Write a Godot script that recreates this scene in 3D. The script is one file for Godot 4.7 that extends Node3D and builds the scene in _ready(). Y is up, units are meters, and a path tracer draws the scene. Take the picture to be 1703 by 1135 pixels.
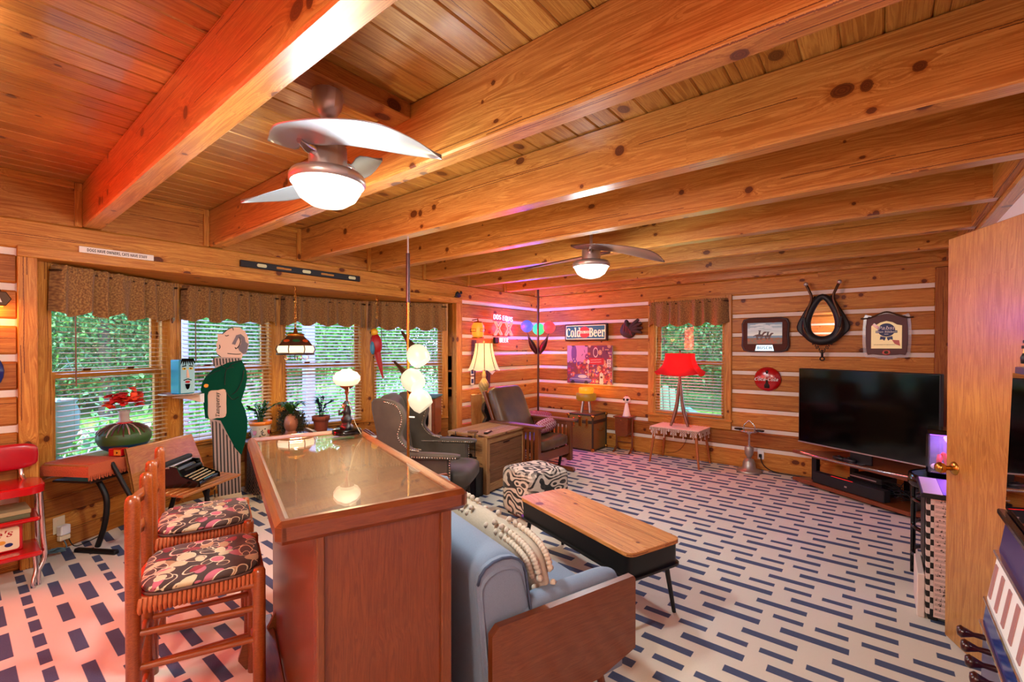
extends Node3D
# A log-walled lounge: bay of four windows, beamed plank ceiling, bar, sofa, lamps and wall signs.

const LOGP := 0.2356        # log course pitch
const BEAM_Y := 2.351       # underside of the ceiling beams
const CEIL_Y := 2.66
const BAY := [Vector2(-0.1425, 5.833), Vector2(-0.7079, 4.9281), Vector2(-0.9115, 3.8808), Vector2(-0.7079, 2.8334), Vector2(-0.1425, 1.9285)]
const BAYL := 1.067

var T := {}
var mats := {}
var used := {}
var rng := RandomNumberGenerator.new()


# ---------------------------------------------------------------- mesh builder
class B:
	var st := SurfaceTool.new()
	var xf := Transform3D()
	var uvo := Vector2.ZERO
	var uvs := 1.0
	func _init() -> void:
		st.begin(Mesh.PRIMITIVE_TRIANGLES)
	func at(p: Vector3, yaw := 0.0, pitch := 0.0, roll := 0.0) -> B:
		xf = Transform3D(Basis.from_euler(Vector3(pitch, yaw, roll)), p)
		return self
	func v(p: Vector3, uv: Vector2) -> void:
		st.set_uv(uv)
		st.add_vertex(xf * p)
	# convex polygon, wound so that its front looks along «out»
	func poly(pts: Array, uv: Array, out: Vector3) -> void:
		var c: Vector3 = (pts[1] - pts[0]).cross(pts[2] - pts[0])
		var flip := c.dot(out) > 0.0
		for i in range(1, pts.size() - 1):
			var a := i
			var b := i + 1
			if flip:
				a = i + 1
				b = i
			v(pts[0], uv[0])
			v(pts[a], uv[a])
			v(pts[b], uv[b])
	func box(c: Vector3, s: Vector3, b := 0.0, grain := -1) -> B:
		st.set_smooth_group(-1)
		var h := s * 0.5
		b = minf(b, minf(h.x, minf(h.y, h.z)) * 0.95)
		var g := grain
		if g < 0:
			g = s.max_axis_index()
		for n in 3:
			var t1 := (n + 1) % 3
			var t2 := (n + 2) % 3
			for sg in [-1.0, 1.0]:
				var pts := []
				var uv := []
				for q in [[-1.0, -1.0], [1.0, -1.0], [1.0, 1.0], [-1.0, 1.0]]:
					var p := Vector3.ZERO
					p[n] = h[n] * sg
					p[t1] = (h[t1] - b) * q[0]
					p[t2] = (h[t2] - b) * q[1]
					pts.append(c + p)
					var w := c + p
					if n == g:
						uv.append(uvo + Vector2(w[t1] * 0.3, w[t2]) * uvs)
					else:
						var o := t1 if t2 == g else t2
						uv.append(uvo + Vector2(w[g], w[o]) * uvs)
				var out := Vector3.ZERO
				out[n] = sg
				poly(pts, uv, out)
		if b > 0.0:
			for n in 3:
				var m := (n + 1) % 3
				var k := (n + 2) % 3
				for s1 in [-1.0, 1.0]:
					for s2 in [-1.0, 1.0]:
						var pts := []
						for e in [[0, -1.0], [0, 1.0], [1, 1.0], [1, -1.0]]:
							var p := Vector3.ZERO
							p[n] = s1 * (h[n] - (b if e[0] == 1 else 0.0))
							p[m] = s2 * (h[m] - (b if e[0] == 0 else 0.0))
							p[k] = e[1] * (h[k] - b)
							pts.append(c + p)
						var uv := []
						for p in pts:
							var o2 := (g + 1) % 3
							uv.append(uvo + Vector2(p[g], p[o2]) * uvs)
						var out := Vector3.ZERO
						out[n] = s1
						out[m] = s2
						poly(pts, uv, out)
			for i in 8:
				var sg := Vector3(1.0 if i & 1 else -1.0, 1.0 if i & 2 else -1.0, 1.0 if i & 4 else -1.0)
				var pts := []
				var uv := []
				for n in 3:
					var p := Vector3.ZERO
					for a in 3:
						p[a] = sg[a] * (h[a] - (0.0 if a == n else b))
					pts.append(c + p)
					uv.append(uvo + Vector2(p[g], p[(g + 1) % 3]) * uvs)
				poly(pts, uv, sg)
		return self
	# box from one corner to another
	func bb(a: Vector3, c: Vector3, b := 0.0, grain := -1) -> B:
		return box((a + c) * 0.5, (c - a).abs(), b, grain)
	# straight bar of rectangular section between two points
	func bar(a: Vector3, c: Vector3, w: float, h: float, bev := 0.0) -> B:
		var d := c - a
		var keep := xf
		var up := Vector3.UP if absf(d.normalized().y) < 0.98 else Vector3.RIGHT
		xf = keep * Transform3D(Basis.looking_at(d.normalized(), up), (a + c) * 0.5)
		box(Vector3.ZERO, Vector3(w, h, d.length()), bev, 2)
		xf = keep
		return self
	func surf(nu: int, nv: int, f: Callable, uvk := Vector2.ONE) -> B:
		st.set_smooth_group(0)
		var g := []
		for j in nv + 1:
			var row := PackedVector3Array()
			for i in nu + 1:
				row.append(f.call(float(i) / nu, float(j) / nv))
			g.append(row)
		for j in nv:
			for i in nu:
				var a: Vector3 = g[j][i]
				var b: Vector3 = g[j][i + 1]
				var c: Vector3 = g[j + 1][i + 1]
				var d: Vector3 = g[j + 1][i]
				var ua := uvo + Vector2(float(i) / nu, float(j) / nv) * uvk
				var uc := uvo + Vector2(float(i + 1) / nu, float(j + 1) / nv) * uvk
				var ub := Vector2(uc.x, ua.y)
				var ud := Vector2(ua.x, uc.y)
				if a.distance_squared_to(b) > 1e-12:
					v(a, ua)
					v(b, ub)
					v(c, uc)
				if c.distance_squared_to(d) > 1e-12:
					v(a, ua)
					v(c, uc)
					v(d, ud)
		return self
	# profile of (radius, height); a repeated point makes a sharp edge
	func lathe(prof: Array, n := 24, c := Vector3.ZERO, uvk := Vector2.ONE, sx := 1.0, sz := 1.0) -> B:
		var grp := 1
		var total := 0.0
		for i in range(1, prof.size()):
			total += prof[i].distance_to(prof[i - 1])
		var run := 0.0
		for i in prof.size() - 1:
			var p: Vector2 = prof[i]
			var q: Vector2 = prof[i + 1]
			var l := p.distance_to(q)
			if l < 1e-7:
				grp += 1
				continue
			st.set_smooth_group(grp)
			for k in n:
				var a0 := TAU * k / n
				var a1 := TAU * (k + 1) / n
				var v0 := run / total
				var v1 := (run + l) / total
				var pa := c + Vector3(p.x * cos(a0) * sx, p.y, p.x * sin(a0) * sz)
				var pb := c + Vector3(p.x * cos(a1) * sx, p.y, p.x * sin(a1) * sz)
				var qa := c + Vector3(q.x * cos(a0) * sx, q.y, q.x * sin(a0) * sz)
				var qb := c + Vector3(q.x * cos(a1) * sx, q.y, q.x * sin(a1) * sz)
				var u0 := uvo + Vector2(float(k) / n, v0) * uvk
				var u1 := uvo + Vector2(float(k + 1) / n, v1) * uvk
				if p.x > 1e-6:
					v(pa, u0)
					v(pb, Vector2(u1.x, u0.y))
					v(qb if q.x > 1e-6 else qa, u1)
				if q.x > 1e-6:
					v(pa, u0)
					v(qb, u1)
					v(qa, Vector2(u0.x, u1.y))
			run += l
		return self
	func tube(path: Array, r: Variant, n := 8, closed := false) -> B:
		st.set_smooth_group(0)
		var m := path.size()
		var rings := []
		var prev := Vector3.ZERO
		var len := 0.0
		var lens := []
		for i in m:
			if i > 0:
				len += (path[i] as Vector3).distance_to(path[i - 1])
			lens.append(len)
			var t: Vector3
			if closed:
				t = path[(i + 1) % m] - path[(i - 1 + m) % m]
			else:
				t = path[mini(i + 1, m - 1)] - path[maxi(i - 1, 0)]
			t = t.normalized()
			var u := prev - t * prev.dot(t)
			if u.length() < 1e-4:
				u = t.cross(Vector3.UP if absf(t.y) < 0.9 else Vector3.RIGHT)
			u = u.normalized()
			prev = u
			var w := t.cross(u)
			var rr: float = r[i] if r is Array else r
			var ring := []
			for k in n:
				var a := TAU * k / n
				ring.append(path[i] + (u * cos(a) + w * sin(a)) * rr)
			rings.append(ring)
		var segs := m if closed else m - 1
		for i in segs:
			var A: Array = rings[i]
			var C: Array = rings[(i + 1) % m]
			for k in n:
				var k2 := (k + 1) % n
				var u0 := uvo + Vector2(lens[i], 0.02 * k)
				var u1 := uvo + Vector2(lens[i] + 0.03 if i + 1 >= m else lens[i + 1], 0.02 * (k + 1))
				v(A[k], u0)
				v(C[k2], u1)
				v(A[k2], Vector2(u0.x, u1.y))
				v(A[k], u0)
				v(C[k], Vector2(u1.x, u0.y))
				v(C[k2], u1)
		if not closed:
			st.set_smooth_group(-1)
			for e in [0, m - 1]:
				var out: Vector3 = (path[0] - path[1]) if e == 0 else (path[m - 1] - path[m - 2])
				var uv := []
				for k in n:
					uv.append(uvo + Vector2(0.01 * k, 0))
				poly(rings[e], uv, out)
		return self
	func disc_rod(a: Vector3, c: Vector3, r: float, n := 12) -> B:
		return tube([a, c], r, n)
	# outline in XY pushed from z0 to z1, front edge eased by «bev»
	func prism(o: PackedVector2Array, z0: float, z1: float, bev := 0.0, smooth := false, scale := 1.0) -> B:
		var pts := o
		if Geometry2D.is_polygon_clockwise(pts):
			pts.reverse()
		var inner := pts
		if bev > 0.0:
			var r := Geometry2D.offset_polygon(pts, -bev)
			if r.size() == 1 and r[0].size() > 2:
				inner = r[0]
			else:
				bev = 0.0
		for side in 2:
			var pg := inner if side == 1 else pts
			var z := z1 if side == 1 else z0
			var tri := Geometry2D.triangulate_polygon(pg)
			st.set_smooth_group(-1)
			for i in range(0, tri.size(), 3):
				var q := []
				var uv := []
				for k in 3:
					var p: Vector2 = pg[tri[i + k]]
					q.append(Vector3(p.x, p.y, z))
					uv.append(uvo + p * scale)
				poly(q, uv, Vector3(0, 0, 1.0 if z1 > z0 else -1.0) * (1.0 if side == 1 else -1.0))
		st.set_smooth_group(2 if smooth else -1)
		var zs := z1 - bev * signf(z1 - z0)
		var n := pts.size()
		var run := 0.0
		for i in n:
			var p: Vector2 = pts[i]
			var q: Vector2 = pts[(i + 1) % n]
			var e := (q - p)
			var out := Vector3(e.y, -e.x, 0)
			var u0 := uvo + Vector2(run, 0)
			var u1 := uvo + Vector2(run + e.length(), absf(z1 - z0))
			run += e.length()
			poly([Vector3(p.x, p.y, z0), Vector3(q.x, q.y, z0), Vector3(q.x, q.y, zs), Vector3(p.x, p.y, zs)], [u0, Vector2(u1.x, u0.y), u1, Vector2(u0.x, u1.y)], out)
		if bev > 0.0:
			# stitch the eased rim: nearest inner point to each outer edge
			st.set_smooth_group(-1)
			for i in n:
				var p: Vector2 = pts[i]
				var q: Vector2 = pts[(i + 1) % n]
				var a := near(inner, p)
				var b2 := near(inner, q)
				var e := (q - p)
				var out := Vector3(e.y, -e.x, 0).normalized() + Vector3(0, 0, signf(z1 - z0))
				var l := [Vector3(p.x, p.y, zs), Vector3(q.x, q.y, zs), Vector3(b2.x, b2.y, z1)]
				var uvl := [uvo + p, uvo + q, uvo + b2]
				if a.distance_to(b2) > 1e-6:
					l.append(Vector3(a.x, a.y, z1))
					uvl.append(uvo + a)
				poly(l, uvl, out)
		return self
	func near(pg: PackedVector2Array, p: Vector2) -> Vector2:
		var best := pg[0]
		for q in pg:
			if q.distance_squared_to(p) < best.distance_squared_to(p):
				best = q
		return best
	func ball(c: Vector3, r: Vector3, nu := 16, nv := 10, e := 1.0) -> B:
		return surf(nu, nv, func(u: float, w: float):
			var a: float = TAU * u
			var b: float = PI * (w - 0.5)
			var cb := B.sp(cos(b), e)
			return c + Vector3(r.x * cb * B.sp(cos(a), e), r.y * B.sp(sin(b), e), r.z * cb * B.sp(sin(a), e)))
	static func sp(x: float, e: float) -> float:
		return signf(x) * pow(absf(x), e)
	func text(s: String, size: float, depth: float, font: Font, align := HORIZONTAL_ALIGNMENT_CENTER, slope := 0.0) -> B:
		var tm := TextMesh.new()
		tm.text = s
		tm.font = font
		tm.font_size = 64
		tm.pixel_size = size / 64.0
		tm.depth = depth
		tm.curve_step = 2.0
		tm.horizontal_alignment = align
		if tm.get_surface_count() > 0 and tm.surface_get_arrays(0)[Mesh.ARRAY_VERTEX].size() > 0:
			st.append_from(tm, 0, xf * Transform3D(Basis(Vector3.RIGHT, Vector3(slope, 1, 0), Vector3.BACK), Vector3.ZERO))
		return self
	func mesh() -> ArrayMesh:
		st.generate_normals()
		return st.commit()


# ---------------------------------------------------------------- scene helpers
func numbered(called: String) -> String:
	var n: int = used.get(called, 0)
	used[called] = n + 1
	return called if n == 0 else "%s_%03d" % [called, n]

func tag(o: Node, label: String, category: String, group := "") -> Node:
	o.set_meta("label", label)
	o.set_meta("category", category)
	if group:
		o.set_meta("group", group)
	return o

func thing(called: String, label: String, category: String, p := Vector3.ZERO, yaw := 0.0, group := "") -> Node3D:
	var o := Node3D.new()
	o.name = numbered(called)
	add_child(o)
	o.position = p
	o.rotation.y = yaw
	tag(o, label, category, group)
	return o

func struct(called: String) -> Node3D:
	var o := Node3D.new()
	o.name = called
	add_child(o)
	o.set_meta("kind", "structure")
	return o

func part(parent: Node, called: String, b: B, m: Material, label := "") -> MeshInstance3D:
	return partm(parent, called, b.mesh(), m, Transform3D(), label)

func partm(parent: Node, called: String, mesh: Mesh, m: Material, x := Transform3D(), label := "") -> MeshInstance3D:
	var o := MeshInstance3D.new()
	o.name = called
	o.mesh = mesh
	o.material_override = m
	o.transform = x
	if label:
		o.set_meta("label", label)
	parent.add_child(o, true)
	return o

# a thing that is one single mesh
func solo(called: String, label: String, category: String, b: B, m: Material, p := Vector3.ZERO, yaw := 0.0, group := "") -> MeshInstance3D:
	var o := MeshInstance3D.new()
	o.name = numbered(called)
	o.mesh = b.mesh()
	o.material_override = m
	o.position = p
	o.rotation.y = yaw
	add_child(o)
	tag(o, label, category, group)
	return o

func mat(key: String, col: Color, rough := 0.6, o := {}) -> StandardMaterial3D:
	if mats.has(key):
		return mats[key]
	var m := StandardMaterial3D.new()
	m.resource_name = key
	m.albedo_color = col
	m.roughness = rough
	m.metallic = o.get("metal", 0.0)
	m.metallic_specular = o.get("spec", 0.5)
	if o.has("tex"):
		m.albedo_texture = T[o.tex]
		var s: Vector2 = o.get("uv", Vector2.ONE)
		m.uv1_scale = Vector3(s.x, s.y, s.x)
	if o.has("tri"):
		m.uv1_triplanar = true
		m.uv1_scale = Vector3.ONE * float(o.tri)
	if o.has("bump"):
		m.heightmap_enabled = true
		m.heightmap_texture = T[o.bump]
		m.heightmap_scale = o.get("relief", 0.1)
		if not o.has("tex") and o.has("uv"):
			var s2: Vector2 = o.uv
			m.uv1_scale = Vector3(s2.x, s2.y, s2.x)
	if o.has("coat"):
		m.clearcoat_enabled = true
		m.clearcoat = o.coat
		m.clearcoat_roughness = o.get("coatr", 0.15)
	if o.has("rim"):
		m.rim_enabled = true
		m.rim = o.rim
		m.rim_tint = 0.5
	if o.has("emit"):
		m.emission_enabled = true
		m.emission = o.emit
		m.emission_energy_multiplier = o.get("power", 1.0)
		if o.has("emtex"):
			m.emission_texture = T[o.emtex]
			m.emission_operator = BaseMaterial3D.EMISSION_OP_MULTIPLY
	if o.has("alpha"):
		m.transparency = BaseMaterial3D.TRANSPARENCY_ALPHA
		m.albedo_color.a = o.alpha
	if o.has("back"):
		m.backlight_enabled = true
		m.backlight = o.back
	if o.has("refract"):
		m.refraction_enabled = true
		m.refraction_scale = 0.05
		m.transparency = BaseMaterial3D.TRANSPARENCY_ALPHA
		m.albedo_color.a = o.refract
	mats[key] = m
	return m

func omni(p: Vector3, col: Color, e: float, size := 0.08, parent: Node = self) -> OmniLight3D:
	var l := OmniLight3D.new()
	l.name = "lamp_light"
	l.light_color = col
	l.light_energy = e
	l.light_size = size
	l.omni_range = 14.0
	l.omni_attenuation = 2.0
	l.shadow_enabled = true
	l.position = p
	parent.add_child(l, true)
	return l

func font(kind := "Droid Sans", weight := 700, italic := false) -> Font:
	var f := SystemFont.new()
	f.font_names = PackedStringArray([kind])
	f.font_weight = weight
	f.font_italic = italic
	return f

func arc(c: Vector3, r: float, a0: float, a1: float, n: int, ax := Vector3.RIGHT, ay := Vector3.UP) -> Array:
	var out := []
	for i in n + 1:
		var a := lerpf(a0, a1, float(i) / n)
		out.append(c + ax * cos(a) * r + ay * sin(a) * r)
	return out

func smooth(pts: Array, sub := 4, closed := false) -> Array:
	var out := []
	var n := pts.size()
	var last := n if closed else n - 1
	for i in last:
		var p0 = pts[(i - 1 + n) % n] if closed or i > 0 else pts[0]
		var p1 = pts[i]
		var p2 = pts[(i + 1) % n]
		var p3 = pts[(i + 2) % n] if closed or i + 2 < n else pts[n - 1]
		for k in sub:
			out.append(p1.cubic_interpolate(p2, p0, p3, float(k) / sub))
	if not closed:
		out.append(pts[n - 1])
	return out

func rrect(w: float, h: float, r: float, n := 4) -> PackedVector2Array:
	var out := PackedVector2Array()
	for c in [[1, 1, 0.0], [-1, 1, PI / 2], [-1, -1, PI], [1, -1, PI * 1.5]]:
		for i in n + 1:
			var a: float = c[2] + PI / 2 * i / n
			out.append(Vector2(c[0] * (w / 2 - r) + cos(a) * r, c[1] * (h / 2 - r) + sin(a) * r))
	return out

func pv(a: Array) -> PackedVector2Array:
	var out := PackedVector2Array()
	for p in a:
		out.append(p)
	return out

func circle(r: float, n := 24, c := Vector2.ZERO, ry := -1.0) -> PackedVector2Array:
	var out := PackedVector2Array()
	for i in n:
		out.append(c + Vector2(cos(TAU * i / n) * r, sin(TAU * i / n) * (r if ry < 0 else ry)))
	return out


# ---------------------------------------------------------------- textures
func keep(key: String, im: Image) -> void:
	im.generate_mipmaps()
	T[key] = ImageTexture.create_from_image(im)

func streaks(seed_: int, nu: int, w: int, h: int, freq: float) -> PackedByteArray:
	var n := FastNoiseLite.new()
	n.seed = seed_
	n.noise_type = FastNoiseLite.TYPE_SIMPLEX_SMOOTH
	n.frequency = freq
	n.fractal_octaves = 4
	var im := n.get_seamless_image(nu, h)
	im.convert(Image.FORMAT_L8)
	im.resize(w, h, Image.INTERPOLATE_CUBIC)
	return im.get_data()

# wood: late-wood lines along u that swerve round the knots
func wood(key: String, seed_: int, w: int, h: int, knots: int, contrast: float, fine: float, size := Vector2(2.6, 0.65)) -> void:
	var a := streaks(seed_, 24, w, h, 0.045)
	var f := streaks(seed_ + 5, 48, w, h, fine)
	var wv := streaks(seed_ + 9, 96, w, h, 0.012)
	var r := RandomNumberGenerator.new()
	r.seed = seed_
	var kn := []
	for i in knots:
		kn.append([r.randf() * size.x, r.randf() * size.y, r.randf_range(0.006, 0.02) if i % 3 else r.randf_range(0.018, 0.03), r.randf_range(0.8, 1.7)])
	# drying checks: long dark hairlines along the grain
	var chk := PackedByteArray()
	chk.resize(w * h)
	for c in knots / 2:
		var cy := r.randf() * h
		var cx := r.randi_range(0, w)
		for i in r.randi_range(w / 6, w / 2):
			cy += r.randf_range(-0.22, 0.22)
			for j in (3 if i % 9 else 2):
				chk[posmod(int(cy) + j, h) * w + (cx + i) % w] = 1
	var out := PackedByteArray()
	out.resize(w * h * 3)
	var px := size.x / w
	var py := size.y / h
	var near_kn := []
	for x in w:
		var l := []
		for k in kn:
			var dx: float = x * px - k[0]
			if dx > size.x / 2:
				dx -= size.x
			if dx < -size.x / 2:
				dx += size.x
			if absf(dx) < k[2] * 7.0:
				l.append([dx, k[1], k[2], k[3]])
		near_kn.append(l)
	for y in h:
		for x in w:
			var i := y * w + x
			var vy := y + (wv[i] - 128) * 0.16
			var dark := 0.0
			var ring := 0.0
			for k in near_kn[x]:
				var dy: float = y * py - k[1]
				if dy > size.y / 2:
					dy -= size.y
				if dy < -size.y / 2:
					dy += size.y
				var rr: float = k[2]
				if absf(dy) < rr * 4.0:
					var q: float = k[0] / (rr * 2.6)
					var g := exp(-q * q) * exp(-absf(dy) / (rr * 1.6))
					vy += signf(dy) * g * rr / py * 1.3
					var d := sqrt(k[0] * k[0] / (k[3] * k[3]) + dy * dy) / rr
					if d < 1.0:
						dark = maxf(dark, 1.0 - 0.25 * absf(sin(d * 9.0)))
					elif d < 1.7:
						ring = maxf(ring, (1.7 - d) / 0.7)
			var yy := int(vy) % h
			if yy < 0:
				yy += h
			var s := a[yy * w + x] / 255.0
			var t := f[yy * w + x] / 255.0
			var l := clampf((s - 0.35) * 1.6, 0.0, 1.0)
			var band := absf(sin(l * 9.0 + t * 2.0))
			var late := contrast * (0.55 * band * band + 0.45 * t)
			late = clampf(late + ring * 0.45, 0.0, 1.0)
			var cr := lerpf(1.0, 0.74, late)
			var cg := lerpf(0.99, 0.60, late)
			var cb := lerpf(0.97, 0.44, late)
			if chk[i]:
				dark = maxf(dark, 0.8)
			if dark > 0.0:
				cr = lerpf(cr, 0.34, dark * 0.9)
				cg = lerpf(cg, 0.17, dark * 0.9)
				cb = lerpf(cb, 0.11, dark * 0.9)
			out[i * 3] = int(cr * 255)
			out[i * 3 + 1] = int(cg * 255)
			out[i * 3 + 2] = int(cb * 255)
	keep(key, Image.create_from_data(w, h, false, Image.FORMAT_RGB8, out))

func cloth_tex(key: String, n: int, base: Color, alt: Color, noise: float, seed_: int) -> void:
	var r := RandomNumberGenerator.new()
	r.seed = seed_
	var im := Image.create(n, n, false, Image.FORMAT_RGB8)
	for y in n:
		for x in n:
			var wv := 0.5 + 0.5 * sin(x * TAU * 0.25) * sin(y * TAU * 0.25)
			var c := base.lerp(alt, clampf(wv * 0.5 + r.randf() * noise, 0.0, 1.0))
			im.set_pixel(x, y, c)
	keep(key, im)

func noise_tex(key: String, n: int, freq: float, cols: Array, seed_: int, oct := 4) -> void:
	var f := FastNoiseLite.new()
	f.seed = seed_
	f.frequency = freq
	f.fractal_octaves = oct
	var im := f.get_seamless_image(n, n)
	im.convert(Image.FORMAT_L8)
	var d := im.get_data()
	var o := PackedByteArray()
	o.resize(n * n * 3)
	for i in n * n:
		var t := d[i] / 255.0 * (cols.size() - 1)
		var k := mini(int(t), cols.size() - 2)
		var c: Color = (cols[k] as Color).lerp(cols[k + 1], t - k)
		o[i * 3] = int(c.r * 255)
		o[i * 3 + 1] = int(c.g * 255)
		o[i * 3 + 2] = int(c.b * 255)
	keep(key, Image.create_from_data(n, n, false, Image.FORMAT_RGB8, o))

func carpet_tex() -> void:
	# one repeat of the woven pattern: 0.39 x 0.37 m, rows of long, middle and short dashes
	var n := 624
	var m := 592
	var im := Image.create(n, m, false, Image.FORMAT_RGB8)
	var r := RandomNumberGenerator.new()
	r.seed = 4
	var cream := Color(0.88, 0.83, 0.76)
	for y in m:
		for x in n:
			var g := 0.93 + 0.07 * sin(x * 0.9) * sin(y * 0.9) + r.randf_range(-0.035, 0.035)
			im.set_pixel(x, y, cream * g)
	var rows := [[0.145, 0.055, [0.304], 0.292], [0.270, 0.050, [0.125], 0.250], [0.025, 0.043, [0.176, 0.371], 0.142]]
	for row in rows:
		for cx in row[2]:
			var x0 := int((cx - row[3] / 2) / 0.39 * n)
			var x1 := int((cx + row[3] / 2) / 0.39 * n)
			var y0 := int((row[0] - row[1] / 2) / 0.37 * m)
			var y1 := int((row[0] + row[1] / 2) / 0.37 * m)
			for y in range(y0 - 3, y1 + 3):
				for x in range(x0 - 3, x1 + 3):
					var jx := 2.0 * sin(y * 1.05)
					var jy := 2.0 * sin(x * 1.05)
					if x < x0 + jx or x >= x1 + jx or y < y0 + jy or y >= y1 + jy:
						continue
					var s := r.randf_range(-0.03, 0.03)
					var c := Color(0.25 + s, 0.285 + s, 0.395 + s)
					if r.randf() < 0.03:
						c = c.lerp(cream, 0.35)
					im.set_pixel(posmod(x, n), posmod(y, m), c)
	keep("carpet", im)

func shape_tex(key: String, w: int, h: int, bg: Color, shapes: Array) -> Image:
	# flat print: each shape is [colour, "e"/"r"/"l", x, y, ...] in pixels
	var im := Image.create(w, h, false, Image.FORMAT_RGB8)
	im.fill(bg)
	for s in shapes:
		var c: Color = s[0]
		if s[1] == "r":
			im.fill_rect(Rect2i(int(s[2]), int(s[3]), int(s[4]), int(s[5])), c)
		elif s[1] == "e":
			var rx: float = s[4]
			var ry: float = s[5]
			var ang: float = s[6] if s.size() > 6 else 0.0
			var hole: float = s[7] if s.size() > 7 else 0.0
			var R := int(maxf(rx, ry)) + 1
			for y in range(-R, R + 1):
				for x in range(-R, R + 1):
					var p := Vector2(x, y).rotated(-ang)
					var d := p.x * p.x / (rx * rx) + p.y * p.y / (ry * ry)
					if d <= 1.0 and d >= hole:
						im.set_pixel(posmod(int(s[2]) + x, w), posmod(int(s[3]) + y, h), c)
		elif s[1] == "l":
			var a := Vector2(s[2], s[3])
			var b := Vector2(s[4], s[5])
			var k := int(a.distance_to(b)) + 1
			var t: int = s[6]
			for i in k + 1:
				var p := a.lerp(b, float(i) / k)
				im.fill_rect(Rect2i(int(p.x - t / 2.0), int(p.y - t / 2.0), t, t), c)
	keep(key, im)
	return im

func make_textures() -> void:
	wood("pine", 11, 1024, 512, 16, 0.95, 0.11)
	wood("pine2", 23, 1024, 512, 9, 1.0, 0.11)
	wood("grain", 31, 512, 512, 0, 0.8, 0.16, Vector2(1.2, 0.5))
	carpet_tex()
	cloth_tex("weave", 128, Color(0.82, 0.82, 0.82), Color(1, 1, 1), 0.7, 2)
	noise_tex("speckle", 256, 0.06, [Color(0.72, 0.72, 0.72), Color(1, 1, 1)], 3, 5)
	noise_tex("mottle", 256, 0.012, [Color(0.30, 0.20, 0.12), Color(0.42, 0.30, 0.18), Color(0.50, 0.37, 0.24)], 8, 5)
	noise_tex("velvet", 256, 0.01, [Color(0.80, 0.80, 0.80), Color(0.9, 0.9, 0.9), Color(1, 1, 1)], 9, 5)
	noise_tex("chenille", 256, 0.05, [Color(0.34, 0.21, 0.11), Color(0.50, 0.36, 0.20), Color(0.66, 0.52, 0.31)], 12, 4)
	noise_tex("lawn", 512, 0.03, [Color(0.16, 0.34, 0.08), Color(0.34, 0.56, 0.16), Color(0.56, 0.72, 0.28)], 15, 5)
	cushion_tex()
	zebra_tex()
	diamond_tex("diamonds", Color(0.55, 0.16, 0.24), Color(0.93, 0.80, 0.80), Color(0.36, 0.12, 0.30))
	diamond_tex("diamonds_dark", Color(0.30, 0.05, 0.08), Color(0.78, 0.45, 0.45), Color(0.16, 0.03, 0.06))
	art_tex()
	music_tex()
	west_tex()
	plaid_tex()

func cushion_tex() -> void:
	var r := RandomNumberGenerator.new()
	r.seed = 6
	var sh := []
	var cols := [Color(0.66, 0.50, 0.34), Color(0.55, 0.10, 0.14), Color(0.78, 0.68, 0.52), Color(0.72, 0.36, 0.40), Color(0.24, 0.16, 0.13)]
	for i in 150:
		var rx := r.randf_range(20, 40)
		var ry := rx * r.randf_range(0.55, 0.85)
		var x := r.randi_range(0, 511)
		var y := r.randi_range(0, 511)
		var a := r.randf() * PI
		var c: Color = cols[r.randi_range(0, 4)]
		sh.append([c, "e", x, y, rx, ry, a])
		if r.randf() < 0.55:
			sh.append([Color(0.84, 0.75, 0.60), "e", x, y, rx, ry, a, 0.72])
			if r.randf() < 0.7:
				sh.append([Color(0.30, 0.21, 0.17), "e", x, y, rx * 0.8, ry * 0.8, a])
	shape_tex("cushion", 512, 512, Color(0.25, 0.17, 0.14), sh)

func zebra_tex() -> void:
	var n := 384
	var f := FastNoiseLite.new()
	f.seed = 5
	f.frequency = 0.007
	f.fractal_octaves = 2
	var d := f.get_seamless_image(n, n)
	d.convert(Image.FORMAT_L8)
	var b := d.get_data()
	var im := Image.create(n, n, false, Image.FORMAT_RGB8)
	for y in n:
		for x in n:
			var t := b[y * n + x] / 255.0
			var u := float(x) / n
			var s := sin(TAU * (8.0 * y / n + 3.4 * t) + sin(u * TAU) * 1.0)
			var dark := s > 0.12
			im.set_pixel(x, y, Color(0.09, 0.06, 0.06) if dark else Color(0.78, 0.71, 0.64))
	keep("zebra", im)

func diamond_tex(key: String, a: Color, b: Color, c: Color) -> void:
	var n := 128
	var im := Image.create(n, n, false, Image.FORMAT_RGB8)
	for y in n:
		for x in n:
			var p := absf(posmod(x, 64) - 32) + absf(posmod(y, 64) - 32)
			var k := int(p) % 22
			im.set_pixel(x, y, b if k < 7 else (c if p < 8 else a))
	keep(key, im)

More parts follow.
